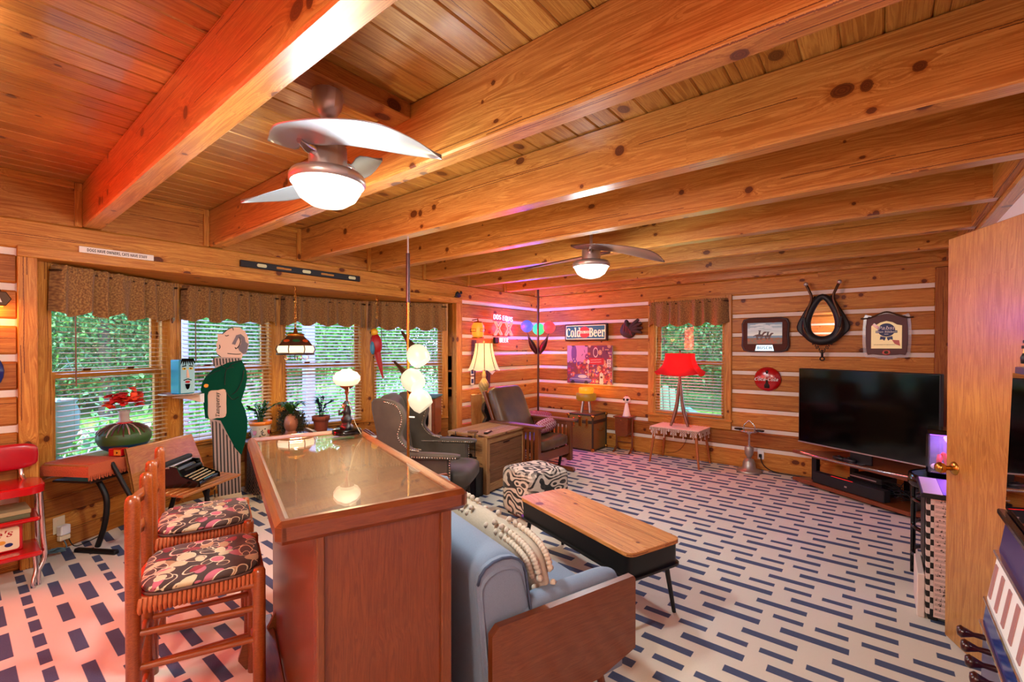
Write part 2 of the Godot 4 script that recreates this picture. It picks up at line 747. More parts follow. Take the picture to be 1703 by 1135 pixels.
func art_tex() -> void:
	# generic street collage: buildings, signs, lamp post and a blue car
	var r := RandomNumberGenerator.new()
	r.seed = 21
	var sh := []
	var cols := [Color(0.72, 0.16, 0.22), Color(0.55, 0.22, 0.50), Color(0.85, 0.45, 0.35), Color(0.45, 0.25, 0.60), Color(0.85, 0.62, 0.45), Color(0.60, 0.30, 0.25), Color(0.80, 0.30, 0.42)]
	sh.append([Color(0.82, 0.58, 0.80), "r", 0, 0, 120, 90])
	sh.append([Color(0.48, 0.28, 0.62), "e", 40, 40, 16, 46])
	for i in 150:
		var c: Color = cols[r.randi_range(0, 6)]
		var x := r.randi_range(0, 250) if i > 60 else r.randi_range(110, 250)
		var y := r.randi_range(70, 200) if i > 60 else r.randi_range(0, 200)
		if i % 3 == 0:
			sh.append([c, "e", x, y, r.randf_range(5, 14), r.randf_range(5, 16)])
			sh.append([Color(0.95, 0.80, 0.72), "e", x, y, r.randf_range(2, 5), r.randf_range(2, 6)])
		else:
			sh.append([c, "r", x, y, r.randi_range(5, 24), r.randi_range(4, 22)])
	for i in 50:
		var x := r.randi_range(90, 250)
		var y := r.randi_range(5, 195)
		sh.append([Color(0.25, 0.12, 0.22), "l", x, y, x + r.randi_range(-12, 12), y + r.randi_range(2, 16), 2])
	sh.append([Color(0.80, 0.12, 0.20), "r", 128, 64, 84, 34])
	sh.append([Color(0.96, 0.86, 0.80), "e", 165, 35, 14, 26, 0.0, 0.6])
	sh.append([Color(0.94, 0.88, 0.84), "r", 228, 70, 22, 40])
	for k in 2:
		sh.append([Color(0.94, 0.75, 0.72), "l", 138, 76 + k * 12, 196, 73 + k * 12, 3])
		sh.append([Color(0.35, 0.25, 0.30), "e", 239, 81 + k * 18, 7, 6, 0.0, 0.4])
	sh.append([Color(0.90, 0.88, 0.84), "l", 124, 90, 124, 170, 3])
	sh.append([Color(0.92, 0.92, 0.90), "e", 124, 84, 8, 11])
	sh.append([Color(0.42, 0.38, 0.72), "e", 78, 182, 66, 18])
	sh.append([Color(0.42, 0.38, 0.72), "e", 84, 164, 36, 16])
	sh.append([Color(0.80, 0.80, 0.92), "e", 90, 162, 26, 9])
	sh.append([Color(0.22, 0.18, 0.42), "r", 18, 190, 116, 6])
	sh.append([Color(0.14, 0.10, 0.22), "e", 34, 194, 11, 11])
	sh.append([Color(0.14, 0.10, 0.22), "e", 112, 194, 11, 11])
	sh.append([Color(0.72, 0.72, 0.90), "l", 20, 176, 138, 180, 3])
	sh.append([Color(0.88, 0.84, 0.82), "r", 188, 142, 20, 56])
	sh.append([Color(0.35, 0.20, 0.25), "r", 192, 158, 12, 10])
	shape_tex("art", 256, 200, Color(0.50, 0.22, 0.34), sh)

func music_tex() -> void:
	var r := RandomNumberGenerator.new()
	r.seed = 33
	var sh := []
	for row in 24:
		var y := 10 + row * 21
		for k in 4:
			sh.append([Color(0.45, 0.38, 0.36), "r", 4, y + k * 3, 248, 1])
		for i in 18:
			var x := r.randi_range(8, 244)
			sh.append([Color(0.20, 0.15, 0.15), "e", x, y + r.randi_range(-2, 10), 3, 2])
			if r.randf() < 0.7:
				sh.append([Color(0.20, 0.15, 0.15), "r", x + 2, y - 6, 1, 10])
	shape_tex("music", 256, 512, Color(0.86, 0.74, 0.70), sh)

func west_tex() -> void:
	var sh := []
	for y in 90:
		var t := y / 90.0
		sh.append([Color(0.46, 0.55, 0.60).lerp(Color(0.86, 0.87, 0.80), t), "r", 0, y, 200, 1])
	var r := RandomNumberGenerator.new()
	r.seed = 2
	for i in 26:
		sh.append([Color(0.74, 0.77, 0.76), "e", r.randi_range(0, 199), r.randi_range(4, 50), r.randf_range(14, 34), 4])
	sh.append([Color(0.42, 0.52, 0.58), "r", 0, 86, 200, 14])
	sh.append([Color(0.48, 0.36, 0.24), "r", 0, 100, 200, 40])
	for i in 60:
		sh.append([Color(0.62, 0.30, 0.14), "e", r.randi_range(0, 199), r.randi_range(104, 138), r.randf_range(3, 9), 3])
	for h in [[70, 84, 1.0], [118, 88, 0.8]]:
		var x: float = h[0]
		var y: float = h[1]
		var s: float = h[2]
		var c := Color(0.30, 0.15, 0.09)
		sh.append([c, "e", x, y, 24 * s, 9 * s])
		sh.append([c, "l", x + 18 * s, y - 3, x + 30 * s, y - 20 * s, 8])
		sh.append([c, "e", x + 33 * s, y - 21 * s, 9 * s, 5 * s])
		for lg in [-18, -12, 12, 19]:
			sh.append([c, "l", x + lg * s, y + 4, x + (lg + (6 if lg < 0 else -5)) * s, y + 26 * s, 4])
		sh.append([c, "l", x - 20 * s, y - 3, x - 34 * s, y + 6 * s, 4])
		sh.append([Color(0.20, 0.12, 0.10), "l", x, y - 6, x + 2, y - 22 * s, 9])
		sh.append([Color(0.26, 0.16, 0.12), "e", x + 2, y - 29 * s, 6 * s, 6 * s])
		sh.append([Color(0.16, 0.10, 0.08), "r", x - 7, y - 34 * s, 18, 3])
	shape_tex("west", 200, 140, Color(0.8, 0.82, 0.8), sh)

func plaid_tex() -> void:
	var sh := []
	for i in range(-8, 16):
		sh.append([Color(0.55, 0.34, 0.22), "l", i * 24, 0, i * 24 + 128, 128, 3])
		sh.append([Color(0.60, 0.44, 0.32), "l", i * 24, 128, i * 24 + 128, 0, 2])
	var im := shape_tex("plaid", 128, 128, Color(0.07, 0.045, 0.05), [])
	for s in sh:
		var a := Vector2(s[2], s[3])
		var b := Vector2(s[4], s[5])
		for i in 200:
			var p := a.lerp(b, i / 199.0)
			for q in int(s[6]):
				var x := int(p.x) + q
				if x >= 0 and x < 128 and p.y < 128:
					im.set_pixel(x, mini(127, int(p.y)), s[0])
	keep("plaid", im)


# ---------------------------------------------------------------- scene
func _ready() -> void:
	rng.seed = 7
	# camera: level, turned 39 degrees from the back wall's normal, lens raised a little
	var cam := Camera3D.new()
	cam.name = "camera"
	cam.projection = Camera3D.PROJECTION_FRUSTUM
	cam.near = 0.05
	cam.far = 200.0
	cam.size = 1135.0 / 758.4 * cam.near
	cam.frustum_offset = Vector2(0.0, 19.94 / 758.4 * cam.near)
	cam.position = Vector3(4.460, 1.482, 6.2266)
	cam.rotation = Vector3(-0.0096, 0.6799, 0.0006)
	add_child(cam)
	cam.current = true
	# sky and sun
	var env := Environment.new()
	var sky := Sky.new()
	var sm := ProceduralSkyMaterial.new()
	sm.sky_top_color = Color(0.45, 0.62, 0.88)
	sm.sky_horizon_color = Color(0.74, 0.84, 0.90)
	sm.ground_horizon_color = Color(0.70, 0.76, 0.70)
	sm.ground_bottom_color = Color(0.25, 0.30, 0.20)
	sm.sky_energy_multiplier = 3.4
	sm.ground_energy_multiplier = 1.0
	sky.sky_material = sm
	env.background_mode = Environment.BG_SKY
	env.sky = sky
	env.tonemap_mode = Environment.TONE_MAPPER_LINEAR
	env.tonemap_exposure = 1.42
	env.sdfgi_enabled = true
	env.ssao_enabled = true
	env.ssil_enabled = true
	var we := WorldEnvironment.new()
	we.name = "world"
	we.environment = env
	add_child(we)
	var sun := DirectionalLight3D.new()
	sun.name = "sun"
	sun.light_color = Color(1.0, 0.95, 0.84)
	sun.light_energy = 5.0
	sun.light_angular_distance = 0.6
	sun.shadow_enabled = true
	sun.rotation = Vector3(deg_to_rad(-58), deg_to_rad(62), 0)
	add_child(sun)
	make_textures()
	make_materials()
	build_floor()
	build_ceiling()
	build_walls()
	build_bay()
	build_back_window()
	build_outside()
	build_all()

func make_materials() -> void:
	var pu := Vector2(1 / 2.6, 1 / 0.65)
	mat("log", Color(0.76, 0.52, 0.235), 0.55, {tex = "pine", uv = pu, coat = 0.08, coatr = 0.3, spec = 0.35})
	mat("log2", Color(0.67, 0.43, 0.18), 0.55, {tex = "pine2", uv = pu, coat = 0.08, coatr = 0.3, spec = 0.35})
	mat("log3", Color(0.82, 0.58, 0.27), 0.55, {tex = "pine", uv = pu, coat = 0.08, coatr = 0.3, spec = 0.35})
	mat("beam", Color(0.82, 0.60, 0.31), 0.34, {tex = "pine", uv = pu, coat = 0.6, coatr = 0.2})
	mat("plank", Color(0.74, 0.57, 0.29), 0.3, {tex = "pine2", uv = pu, coat = 0.7, coatr = 0.14})
	mat("plank2", Color(0.82, 0.66, 0.36), 0.3, {tex = "pine2", uv = pu, coat = 0.7, coatr = 0.14})
	mat("trim", Color(0.83, 0.59, 0.27), 0.5, {tex = "pine", uv = pu, coat = 0.12, coatr = 0.25, spec = 0.35})
	mat("chink", Color(0.86, 0.80, 0.74), 0.85)
	mat("carpet", Color(1, 1, 1), 0.95, {tex = "carpet", bump = "carpet", relief = 0.12})
	mat("paint", Color(0.86, 0.85, 0.84), 0.7)
	mat("oak", Color(0.70, 0.47, 0.25), 0.38, {tex = "grain", uv = Vector2(0.8, 2.0), coat = 0.4})
	mat("doorwood", Color(0.76, 0.56, 0.28), 0.36, {tex = "grain", uv = Vector2(0.55, 1.1), coat = 0.5})
	mat("cherry", Color(0.50, 0.25, 0.10), 0.34, {tex = "grain", uv = Vector2(0.9, 2.4), coat = 0.5})
	mat("walnut", Color(0.50, 0.27, 0.12), 0.36, {tex = "grain", uv = Vector2(0.9, 2.4), coat = 0.4})
	mat("darkwood", Color(0.20, 0.10, 0.06), 0.4, {tex = "grain", uv = Vector2(0.9, 2.4)})
	mat("barnwood", Color(0.66, 0.50, 0.33), 0.75, {tex = "pine", uv = pu})
	mat("barnwood2", Color(0.50, 0.34, 0.21), 0.75, {tex = "pine2", uv = pu})
	mat("tabletop", Color(0.84, 0.60, 0.36), 0.5, {tex = "pine", uv = pu})
	mat("black", Color(0.025, 0.025, 0.028), 0.4)
	mat("blackmatte", Color(0.03, 0.03, 0.03), 0.75)
	mat("gloss", Color(0.012, 0.012, 0.014), 0.12, {spec = 0.5})
	mat("chrome", Color(0.82, 0.82, 0.84), 0.16, {metal = 1.0})
	mat("steel", Color(0.74, 0.69, 0.67), 0.34, {metal = 0.75})
	mat("brass", Color(0.80, 0.58, 0.26), 0.25, {metal = 1.0})
	mat("bronze", Color(0.30, 0.20, 0.13), 0.4, {metal = 0.8})
	mat("iron", Color(0.05, 0.045, 0.05), 0.5, {metal = 0.4})
	mat("white", Color(0.88, 0.87, 0.85), 0.5)
	mat("cream", Color(0.86, 0.78, 0.64), 0.6)
	mat("red", Color(0.70, 0.03, 0.06), 0.25, {coat = 0.6})
	mat("redvinyl", Color(0.66, 0.02, 0.10), 0.3, {coat = 0.4})
	mat("pane", Color(0.9, 0.97, 0.95), 0.02, {alpha = 0.05, spec = 0.25})
	mat("leaf", Color(0.10, 0.26, 0.05), 0.5, {back = Color(0.10, 0.22, 0.03)})
	mat("leafdark", Color(0.045, 0.10, 0.04), 0.4, {back = Color(0.02, 0.06, 0.01)})
	mat("treeleaf", Color(0.22, 0.44, 0.11), 0.6, {back = Color(0.25, 0.45, 0.08)})
	mat("treeleaf2", Color(0.13, 0.32, 0.10), 0.6, {back = Color(0.12, 0.28, 0.05)})
	mat("bark", Color(0.28, 0.22, 0.17), 0.9)
	mat("terracotta", Color(0.56, 0.24, 0.13), 0.8, {tex = "speckle", uv = Vector2(2, 2)})

# ---------------------------------------------------------------- the room
func build_floor() -> void:
	var f := struct("floor")
	var b := B.new()
	b.st.set_smooth_group(-1)
	var o := pv([Vector2(0, -0.1), Vector2(5.3, -0.1), Vector2(5.3, 8.5), Vector2(-0.14, 8.5), Vector2(-0.14, 5.85)])
	for p in BAY:
		o.append(p + Vector2(-0.06, 0))
	o.append(Vector2(-0.14, 1.9))
	o.append(Vector2(-0.14, -0.1))
	var t := Geometry2D.triangulate_polygon(o)
	for i in range(0, t.size(), 3):
		var q := []
		var lo := []
		var uv := []
		for k in 3:
			var p: Vector2 = o[t[i + k]]
			q.append(Vector3(p.x, 0, p.y))
			lo.append(Vector3(p.x, -0.14, p.y))
			uv.append(Vector2(p.x / 0.39, p.y / 0.37))
		b.poly(q, uv, Vector3.UP)
		b.poly(lo, uv, Vector3.DOWN)
	part(f, "carpet", b, mats.carpet, "cream carpet woven with rows of navy dashes")

func build_ceiling() -> void:
	var c := struct("ceiling")
	var pm := []
	for i in 5:
		var b := B.new()
		b.uvo = Vector2(rng.randf() * 2.6, rng.randf())
		b.box(Vector3.ZERO, Vector3(0.1305, 0.03, 8.7), 0.007)
		pm.append(b.mesh())
	for i in 39:
		var m: StandardMaterial3D = mats.plank if rng.randf() < 0.6 else mats.plank2
		var o := partm(c, "plank", pm[i % 5], m)
		o.position = Vector3(0.065 + i * 0.1313, CEIL_Y + 0.015, 4.15)
	part(c, "deck", B.new().bb(Vector3(-0.2, CEIL_Y + 0.03, -0.25), Vector3(5.4, CEIL_Y + 0.12, 8.6)), mats.log2)
	for k in range(-3, 8):
		var z := 5.614 - 0.7926 * k
		var b := B.new()
		b.uvo = Vector2(k * 0.73, k * 0.29)
		b.bb(Vector3(0, BEAM_Y, z - 0.105), Vector3(4.99, CEIL_Y, z), 0.008, 0)
		part(c, "beam", b, mats.beam)
	# blocking boards between the beam ends, with a cover strip beside each beam
	for k in range(-2, 8):
		var z := 5.614 - 0.7926 * k
		var b := B.new()
		b.uvo = Vector2(k * 0.31, 0.1)
		b.bb(Vector3(-0.10, BEAM_Y, z), Vector3(-0.012, CEIL_Y, z + 0.6876), 0.0, 2)
		part(c, "blocking_board", b, mats.log)
		part(c, "cover_strip", B.new().bb(Vector3(-0.012, BEAM_Y, z), Vector3(0.012, CEIL_Y, z + 0.04), 0.003), mats.trim)
		part(c, "cover_strip", B.new().bb(Vector3(-0.012, CEIL_Y - 0.045, z + 0.04), Vector3(0.012, CEIL_Y, z + 0.6876), 0.003), mats.trim)
		var e := B.new()
		e.uvo = Vector2(k * 0.41, 0.3)
		e.bb(Vector3(4.955, BEAM_Y, z), Vector3(4.99, CEIL_Y, z + 0.6876), 0.0, 2)
		part(c, "blocking_board", e, mats.log)
	var h := B.new()
	h.bb(Vector3(4.99, BEAM_Y - 0.02, -0.1), Vector3(5.10, CEIL_Y, 8.4), 0.008)
	part(c, "beam", h, mats.beam)
	# board across two beams that carries the near fan
	part(c, "fan_board", B.new().bb(Vector3(2.56, CEIL_Y - 0.075, 4.822), Vector3(2.70, CEIL_Y, 5.509), 0.004), mats.log2)

var log_n := 0
func log_run(w: Node3D, a: Vector3, c: Vector3, m := "") -> void:
	log_n += 1
	var b := B.new()
	b.uvo = Vector2(log_n * 0.619, log_n * 0.237)
	b.bb(a, c, 0.014)
	part(w, "log", b, mats[m if m else ["log", "log2", "log", "log3"][(log_n * 7 + log_n / 3) % 4]])

func build_walls() -> void:
	# window wall, x = 0
	var w := struct("wall_left")
	var back := B.new()
	back.bb(Vector3(-0.20, 0, 5.842), Vector3(-0.06, CEIL_Y + 0.1, 8.5))
	back.bb(Vector3(-0.20, 0, -0.1), Vector3(-0.06, CEIL_Y + 0.1, 1.928))
	back.bb(Vector3(-0.20, 2.10, 1.90), Vector3(-0.06, CEIL_Y + 0.1, 5.9))
	part(w, "core", back, mats.log2)
	var wb := struct("wall_back")
	var wc := B.new()
	wc.bb(Vector3(-0.2, 0, -0.20), Vector3(1.98, CEIL_Y + 0.1, -0.06))
	wc.bb(Vector3(2.95, 0, -0.20), Vector3(5.3, CEIL_Y + 0.1, -0.06))
	wc.bb(Vector3(1.98, 0, -0.20), Vector3(2.95, 0.50, -0.06))
	wc.bb(Vector3(1.98, 2.12, -0.20), Vector3(2.95, CEIL_Y + 0.1, -0.06))
	part(wb, "core", wc, mats.log2)
	var y1 := BEAM_Y
	for k in range(0, 10):
		var chink := 2.125 - LOGP * (k - 1) - LOGP      # chinking under this course
		var y0 := maxf(0.0, chink + 0.023)
		if k == 0:
			# the plate log right under the beams, unbroken over the bay
			log_run(w, Vector3(-0.09, 2.148, 0.0), Vector3(0.0, y1, 8.4), "log3")
			log_run(wb, Vector3(0.0, 2.148, -0.09), Vector3(4.99, y1, 0.0), "log3")
			log_run(wb, Vector3(0.0, y1 + 0.002, -0.06), Vector3(4.99, CEIL_Y, -0.045), "log")
		else:
			y1 = y0 + LOGP - 0.046
			if k == 9:
				y1 = 0.24 - 0.023
				y0 = 0.0
			log_run(w, Vector3(-0.09, y0, 5.93), Vector3(0.0, y1, 8.4))
			log_run(w, Vector3(-0.09, y0, 0.0), Vector3(0.0, y1, 1.82))
			if y1 > 0.50:
				log_run(wb, Vector3(0.0, y0, -0.09), Vector3(1.92, y1, 0.0))
				log_run(wb, Vector3(2.985, y0, -0.09), Vector3(4.89, y1, 0.0))
			else:
				log_run(wb, Vector3(0.0, y0, -0.09), Vector3(4.89, y1, 0.0))
		if k < 9:
			var cy := 2.125 - LOGP * k
			for z in [[5.93, 8.4], [0.0, 1.82]]:
				part(w, "chinking", B.new().bb(Vector3(-0.07, cy - 0.028, z[0]), Vector3(-0.016, cy + 0.028, z[1])), mats.chink)
			var cuts := [[0.0, 1.92], [2.985, 4.89]] if cy > 0.48 else [[0.0, 4.89]]
			for x in cuts:
				part(wb, "chinking", B.new().bb(Vector3(x[0], cy - 0.028, -0.07), Vector3(x[1], cy + 0.028, -0.016)), mats.chink)
	# post at the end of the log wall
	var t := struct("trim_1")
	part(t, "post", B.new().bb(Vector3(4.88, 0, -0.05), Vector3(4.99, 2.30, 0.022), 0.006), mats.log2)
	part(t, "plate", B.new().bb(Vector3(3.9, 2.30, -0.05), Vector3(4.99, BEAM_Y, 0.012), 0.004), mats.log)
	# casing of the bay opening
	var c := struct("trim_2")
	part(c, "casing", B.new().bb(Vector3(-0.06, 2.094, 1.815), Vector3(0.022, 2.168, 5.936), 0.004), mats.trim)
	part(c, "casing", B.new().bb(Vector3(-0.06, 0.0, 5.842), Vector3(0.022, 2.094, 5.936), 0.004), mats.trim)
	part(c, "casing", B.new().bb(Vector3(-0.06, 0.0, 1.815), Vector3(0.022, 2.094, 1.925), 0.004), mats.trim)
	part(c, "reveal", B.new().bb(Vector3(-0.17, 0.0, 5.838), Vector3(-0.06, 2.094, 5.858)), mats.trim)
	# log ends beside the last bay window
	for i in 9:
		part(c, "log_end", B.new().bb(Vector3(-0.17, i * 0.2356 + 0.005, 1.905), Vector3(-0.062, minf(2.09, i * 0.2356 + 0.228), 1.928), 0.006), mats.log)
	# painted wall on the right and the log wall behind the camera
	var r := struct("wall_right")
	part(r, "panel", B.new().bb(Vector3(5.06, 0, -0.2), Vector3(5.24, CEIL_Y + 0.1, 8.5)), mats.paint)
	var f := struct("wall_front")
	part(f, "core", B.new().bb(Vector3(-0.2, 0, 8.4), Vector3(5.3, CEIL_Y + 0.1, 8.55)), mats.log2)
	for k in range(0, 10):
		var y := maxf(0.0, 2.125 - LOGP * k + 0.023)
		log_run(f, Vector3(0.0, y if k < 9 else 0.0, 8.31), Vector3(5.06, (y + LOGP - 0.046) if k < 9 else 0.22, 8.4))
		if k < 9:
			part(f, "chinking", B.new().bb(Vector3(0, 2.125 - LOGP * k - 0.024, 8.33), Vector3(5.06, 2.125 - LOGP * k + 0.024, 8.39)), mats.chink)

func bay_xf(i: int) -> Transform3D:
	var a: Vector2 = BAY[i]
	var d: Vector2 = (BAY[i + 1] - a).normalized()
	return Transform3D(Basis(Vector3(d.x, 0, d.y), Vector3.UP, Vector3(-d.y, 0, d.x)), Vector3(a.x, 0, a.y))

func build_bay() -> void:
	var w := struct("wall_bay")
	for i in 4:
		var x := bay_xf(i)
		for k in 4:
			var b := B.new()
			b.xf = x
			b.uvo = Vector2(i * 0.77 + k * 0.31, k * 0.2)
			b.bb(Vector3(-0.01, k * 0.132, -0.06), Vector3(BAYL + 0.01, k * 0.132 + 0.130, 0.0), 0.005)
			part(w, "board", b, mats[["log", "log3", "log2", "log"][k]])
		var cb := B.new()
		cb.xf = x
		cb.bb(Vector3(0, 0, -0.12), Vector3(BAYL, 0.528, -0.06))
		cb.bb(Vector3(0, 2.10, -0.12), Vector3(BAYL, 2.5, -0.0))
		part(w, "core", cb, mats.log2)
		window_unit("window_%d" % (i + 1), x, 0.085, BAYL - 0.085, 0.53, 2.10, true)
	# posts where two windows meet
	for i in 5:
		var p: Vector2 = BAY[i]
		var b := B.new().at(Vector3(p.x, 0, p.y), [1.01, 0.59, 0.0, -0.59, -0.59][i] * 0.6)
		b.uvo = Vector2(0.4 * i, 0.2 * i)
		if i > 0 and i < 4:
			b.bb(Vector3(-0.09, 0.5, -0.035), Vector3(0.012, 2.1, 0.035), 0.006)
			part(w, "post", b, mats.trim)
	var s := B.new()
	var o := pv([Vector2(-0.02, 5.85)])
	for p in BAY:
		o.append(p + Vector2(-0.15, 0))
	o.append(Vector2(-0.02, 1.91))
	var t := Geometry2D.triangulate_polygon(o)
	s.st.set_smooth_group(-1)
	for y in [2.096, 2.50]:
		for i in range(0, t.size(), 3):
			var q := []
			var uv := []
			for k in 3:
				var p: Vector2 = o[t[i + k]]
				q.append(Vector3(p.x, y, p.y))
				uv.append(Vector2(p.y, p.x))
			s.poly(q, uv, Vector3.DOWN if y < 2.2 else Vector3.UP)
	part(w, "soffit", s, mats.trim)

# a double-hung window in the plane z = 0 of x, from s0 to s1 and y0 to y1
func window_unit(called: String, x: Transform3D, s0: float, s1: float, y0: float, y1: float, bay := false) -> void:
	var w := struct(called)
	w.transform = x
	part(w, "jamb", B.new().bb(Vector3(s0 - 0.085, y0, -0.09), Vector3(s0, y1, 0.012), 0.004), mats.trim)
	part(w, "jamb", B.new().bb(Vector3(s1, y0, -0.09), Vector3(s1 + 0.085, y1, 0.012), 0.004), mats.trim)
	part(w, "head", B.new().bb(Vector3(s0, y1 - 0.05, -0.09), Vector3(s1, y1, 0.012), 0.003), mats.trim)
	part(w, "sill", B.new().bb(Vector3(s0 - 0.085, y0, -0.10), Vector3(s1 + 0.085, y0 + 0.03, 0.03), 0.006), mats.trim)
	var ym := (y0 + y1) * 0.5 - 0.03
	for q in [[y0 + 0.03, ym + 0.025, -0.035], [ym - 0.025, y1 - 0.05, -0.065]]:
		var sash := part(w, "sash", B.new().bb(Vector3(s0, q[0], q[2] - 0.014), Vector3(s0 + 0.045, q[1], q[2] + 0.014), 0.003).bb(Vector3(s1 - 0.045, q[0], q[2] - 0.014), Vector3(s1, q[1], q[2] + 0.014), 0.003).bb(Vector3(s0 + 0.045, q[0], q[2] - 0.014), Vector3(s1 - 0.045, q[0] + 0.05, q[2] + 0.014), 0.003).bb(Vector3(s0 + 0.045, q[1] - 0.05, q[2] - 0.014), Vector3(s1 - 0.045, q[1], q[2] + 0.014), 0.003), mats.trim)
		part(sash, "pane", B.new().bb(Vector3(s0 + 0.04, q[0] + 0.045, q[2] - 0.002), Vector3(s1 - 0.04, q[1] - 0.045, q[2] + 0.002)), mats.pane)
	for k in 2:
		part(w, "latch", B.new().bb(Vector3(lerpf(s0, s1, 0.3 + 0.4 * k) - 0.03, ym + 0.025, -0.045), Vector3(lerpf(s0, s1, 0.3 + 0.4 * k) + 0.03, ym + 0.046, -0.02), 0.004), mats.bronze)

func build_back_window() -> void:
	var x := Transform3D(Basis(), Vector3(2.0, 0, 0))
	window_unit("window_5", x, 0.02, 0.915, 0.555, 2.09)
	var c := struct("trim_3")
	part(c, "casing", B.new().bb(Vector3(1.91, 0.57, -0.05), Vector3(2.0, 2.168, 0.026), 0.005), mats.trim)
	part(c, "casing", B.new().bb(Vector3(2.93, 0.57, -0.05), Vector3(2.997, 2.168, 0.026), 0.005), mats.trim)
	part(c, "casing", B.new().bb(Vector3(2.0, 2.085, -0.05), Vector3(2.93, 2.168, 0.026), 0.005), mats.trim)
	part(c, "stool", B.new().bb(Vector3(1.89, 0.555, -0.05), Vector3(3.015, 0.58, 0.05), 0.006), mats.trim)
	part(c, "apron", B.new().bb(Vector3(1.91, 0.455, -0.05), Vector3(2.997, 0.555, 0.022), 0.005), mats.trim)


# ---------------------------------------------------------------- outside the windows
func leaf_clump(n: int, r: float, leaf: float, seed_: int) -> ArrayMesh:
	var q := RandomNumberGenerator.new()
	q.seed = seed_
	var b := B.new()
	b.st.set_smooth_group(-1)
	for i in n:
		var p := Vector3(q.randfn(), q.randfn(), q.randfn()) * r * 0.5
		var d := Vector3(q.randf_range(-1, 1), q.randf_range(-0.6, 0.4), q.randf_range(-1, 1)).normalized()
		var s := d.cross(Vector3(q.randf_range(-0.3, 0.3), 1, q.randf_range(-0.3, 0.3))).normalized()
		var l := leaf * q.randf_range(0.7, 1.3)
		b.poly([p, p + d * l * 0.5 + s * l * 0.28, p + d * l, p + d * l * 0.5 - s * l * 0.28], [Vector2.ZERO, Vector2.RIGHT, Vector2.ONE, Vector2.DOWN], Vector3.UP)
	return b.mesh()

func foliage(parent: Node, mesh: Mesh, m: Material, spots: Array, called := "foliage") -> void:
	var mm := MultiMesh.new()
	mm.transform_format = MultiMesh.TRANSFORM_3D
	mm.mesh = mesh
	mm.instance_count = spots.size()
	for i in spots.size():
		mm.set_instance_transform(i, spots[i])
	var o := MultiMeshInstance3D.new()
	o.name = called
	o.multimesh = mm
	o.material_override = m
	o.set_meta("kind", "stuff")
	parent.add_child(o, true)

func tree(p: Vector3, h: float, r: float, m: Material, mesh: Mesh, low: float, label: String) -> void:
	var t := thing("tree", label, "tree", p, 0.0, "trees beyond the windows")
	part(t, "trunk", B.new().tube([Vector3(0, 0, 0), Vector3(0.05, h * 0.35, 0.03), Vector3(-0.04, h * 0.75, 0.0)], [0.17, 0.13, 0.05], 9), mats.bark)
	var sp := []
	for i in int(230 * r * r / 4.0):
		var a := rng.randf() * TAU
		var y := rng.randf_range(low, h)
		var k := sqrt(rng.randf()) * r * sin(PI * clampf((y - low) / (h - low) * 0.8 + 0.15, 0, 1))
		sp.append(Transform3D(Basis.from_euler(Vector3(rng.randf() * 6, rng.randf() * 6, rng.randf() * 6)).scaled(Vector3.ONE * rng.randf_range(0.8, 1.3)), Vector3(cos(a) * k, y, sin(a) * k)))
	foliage(t, mesh, m, sp)

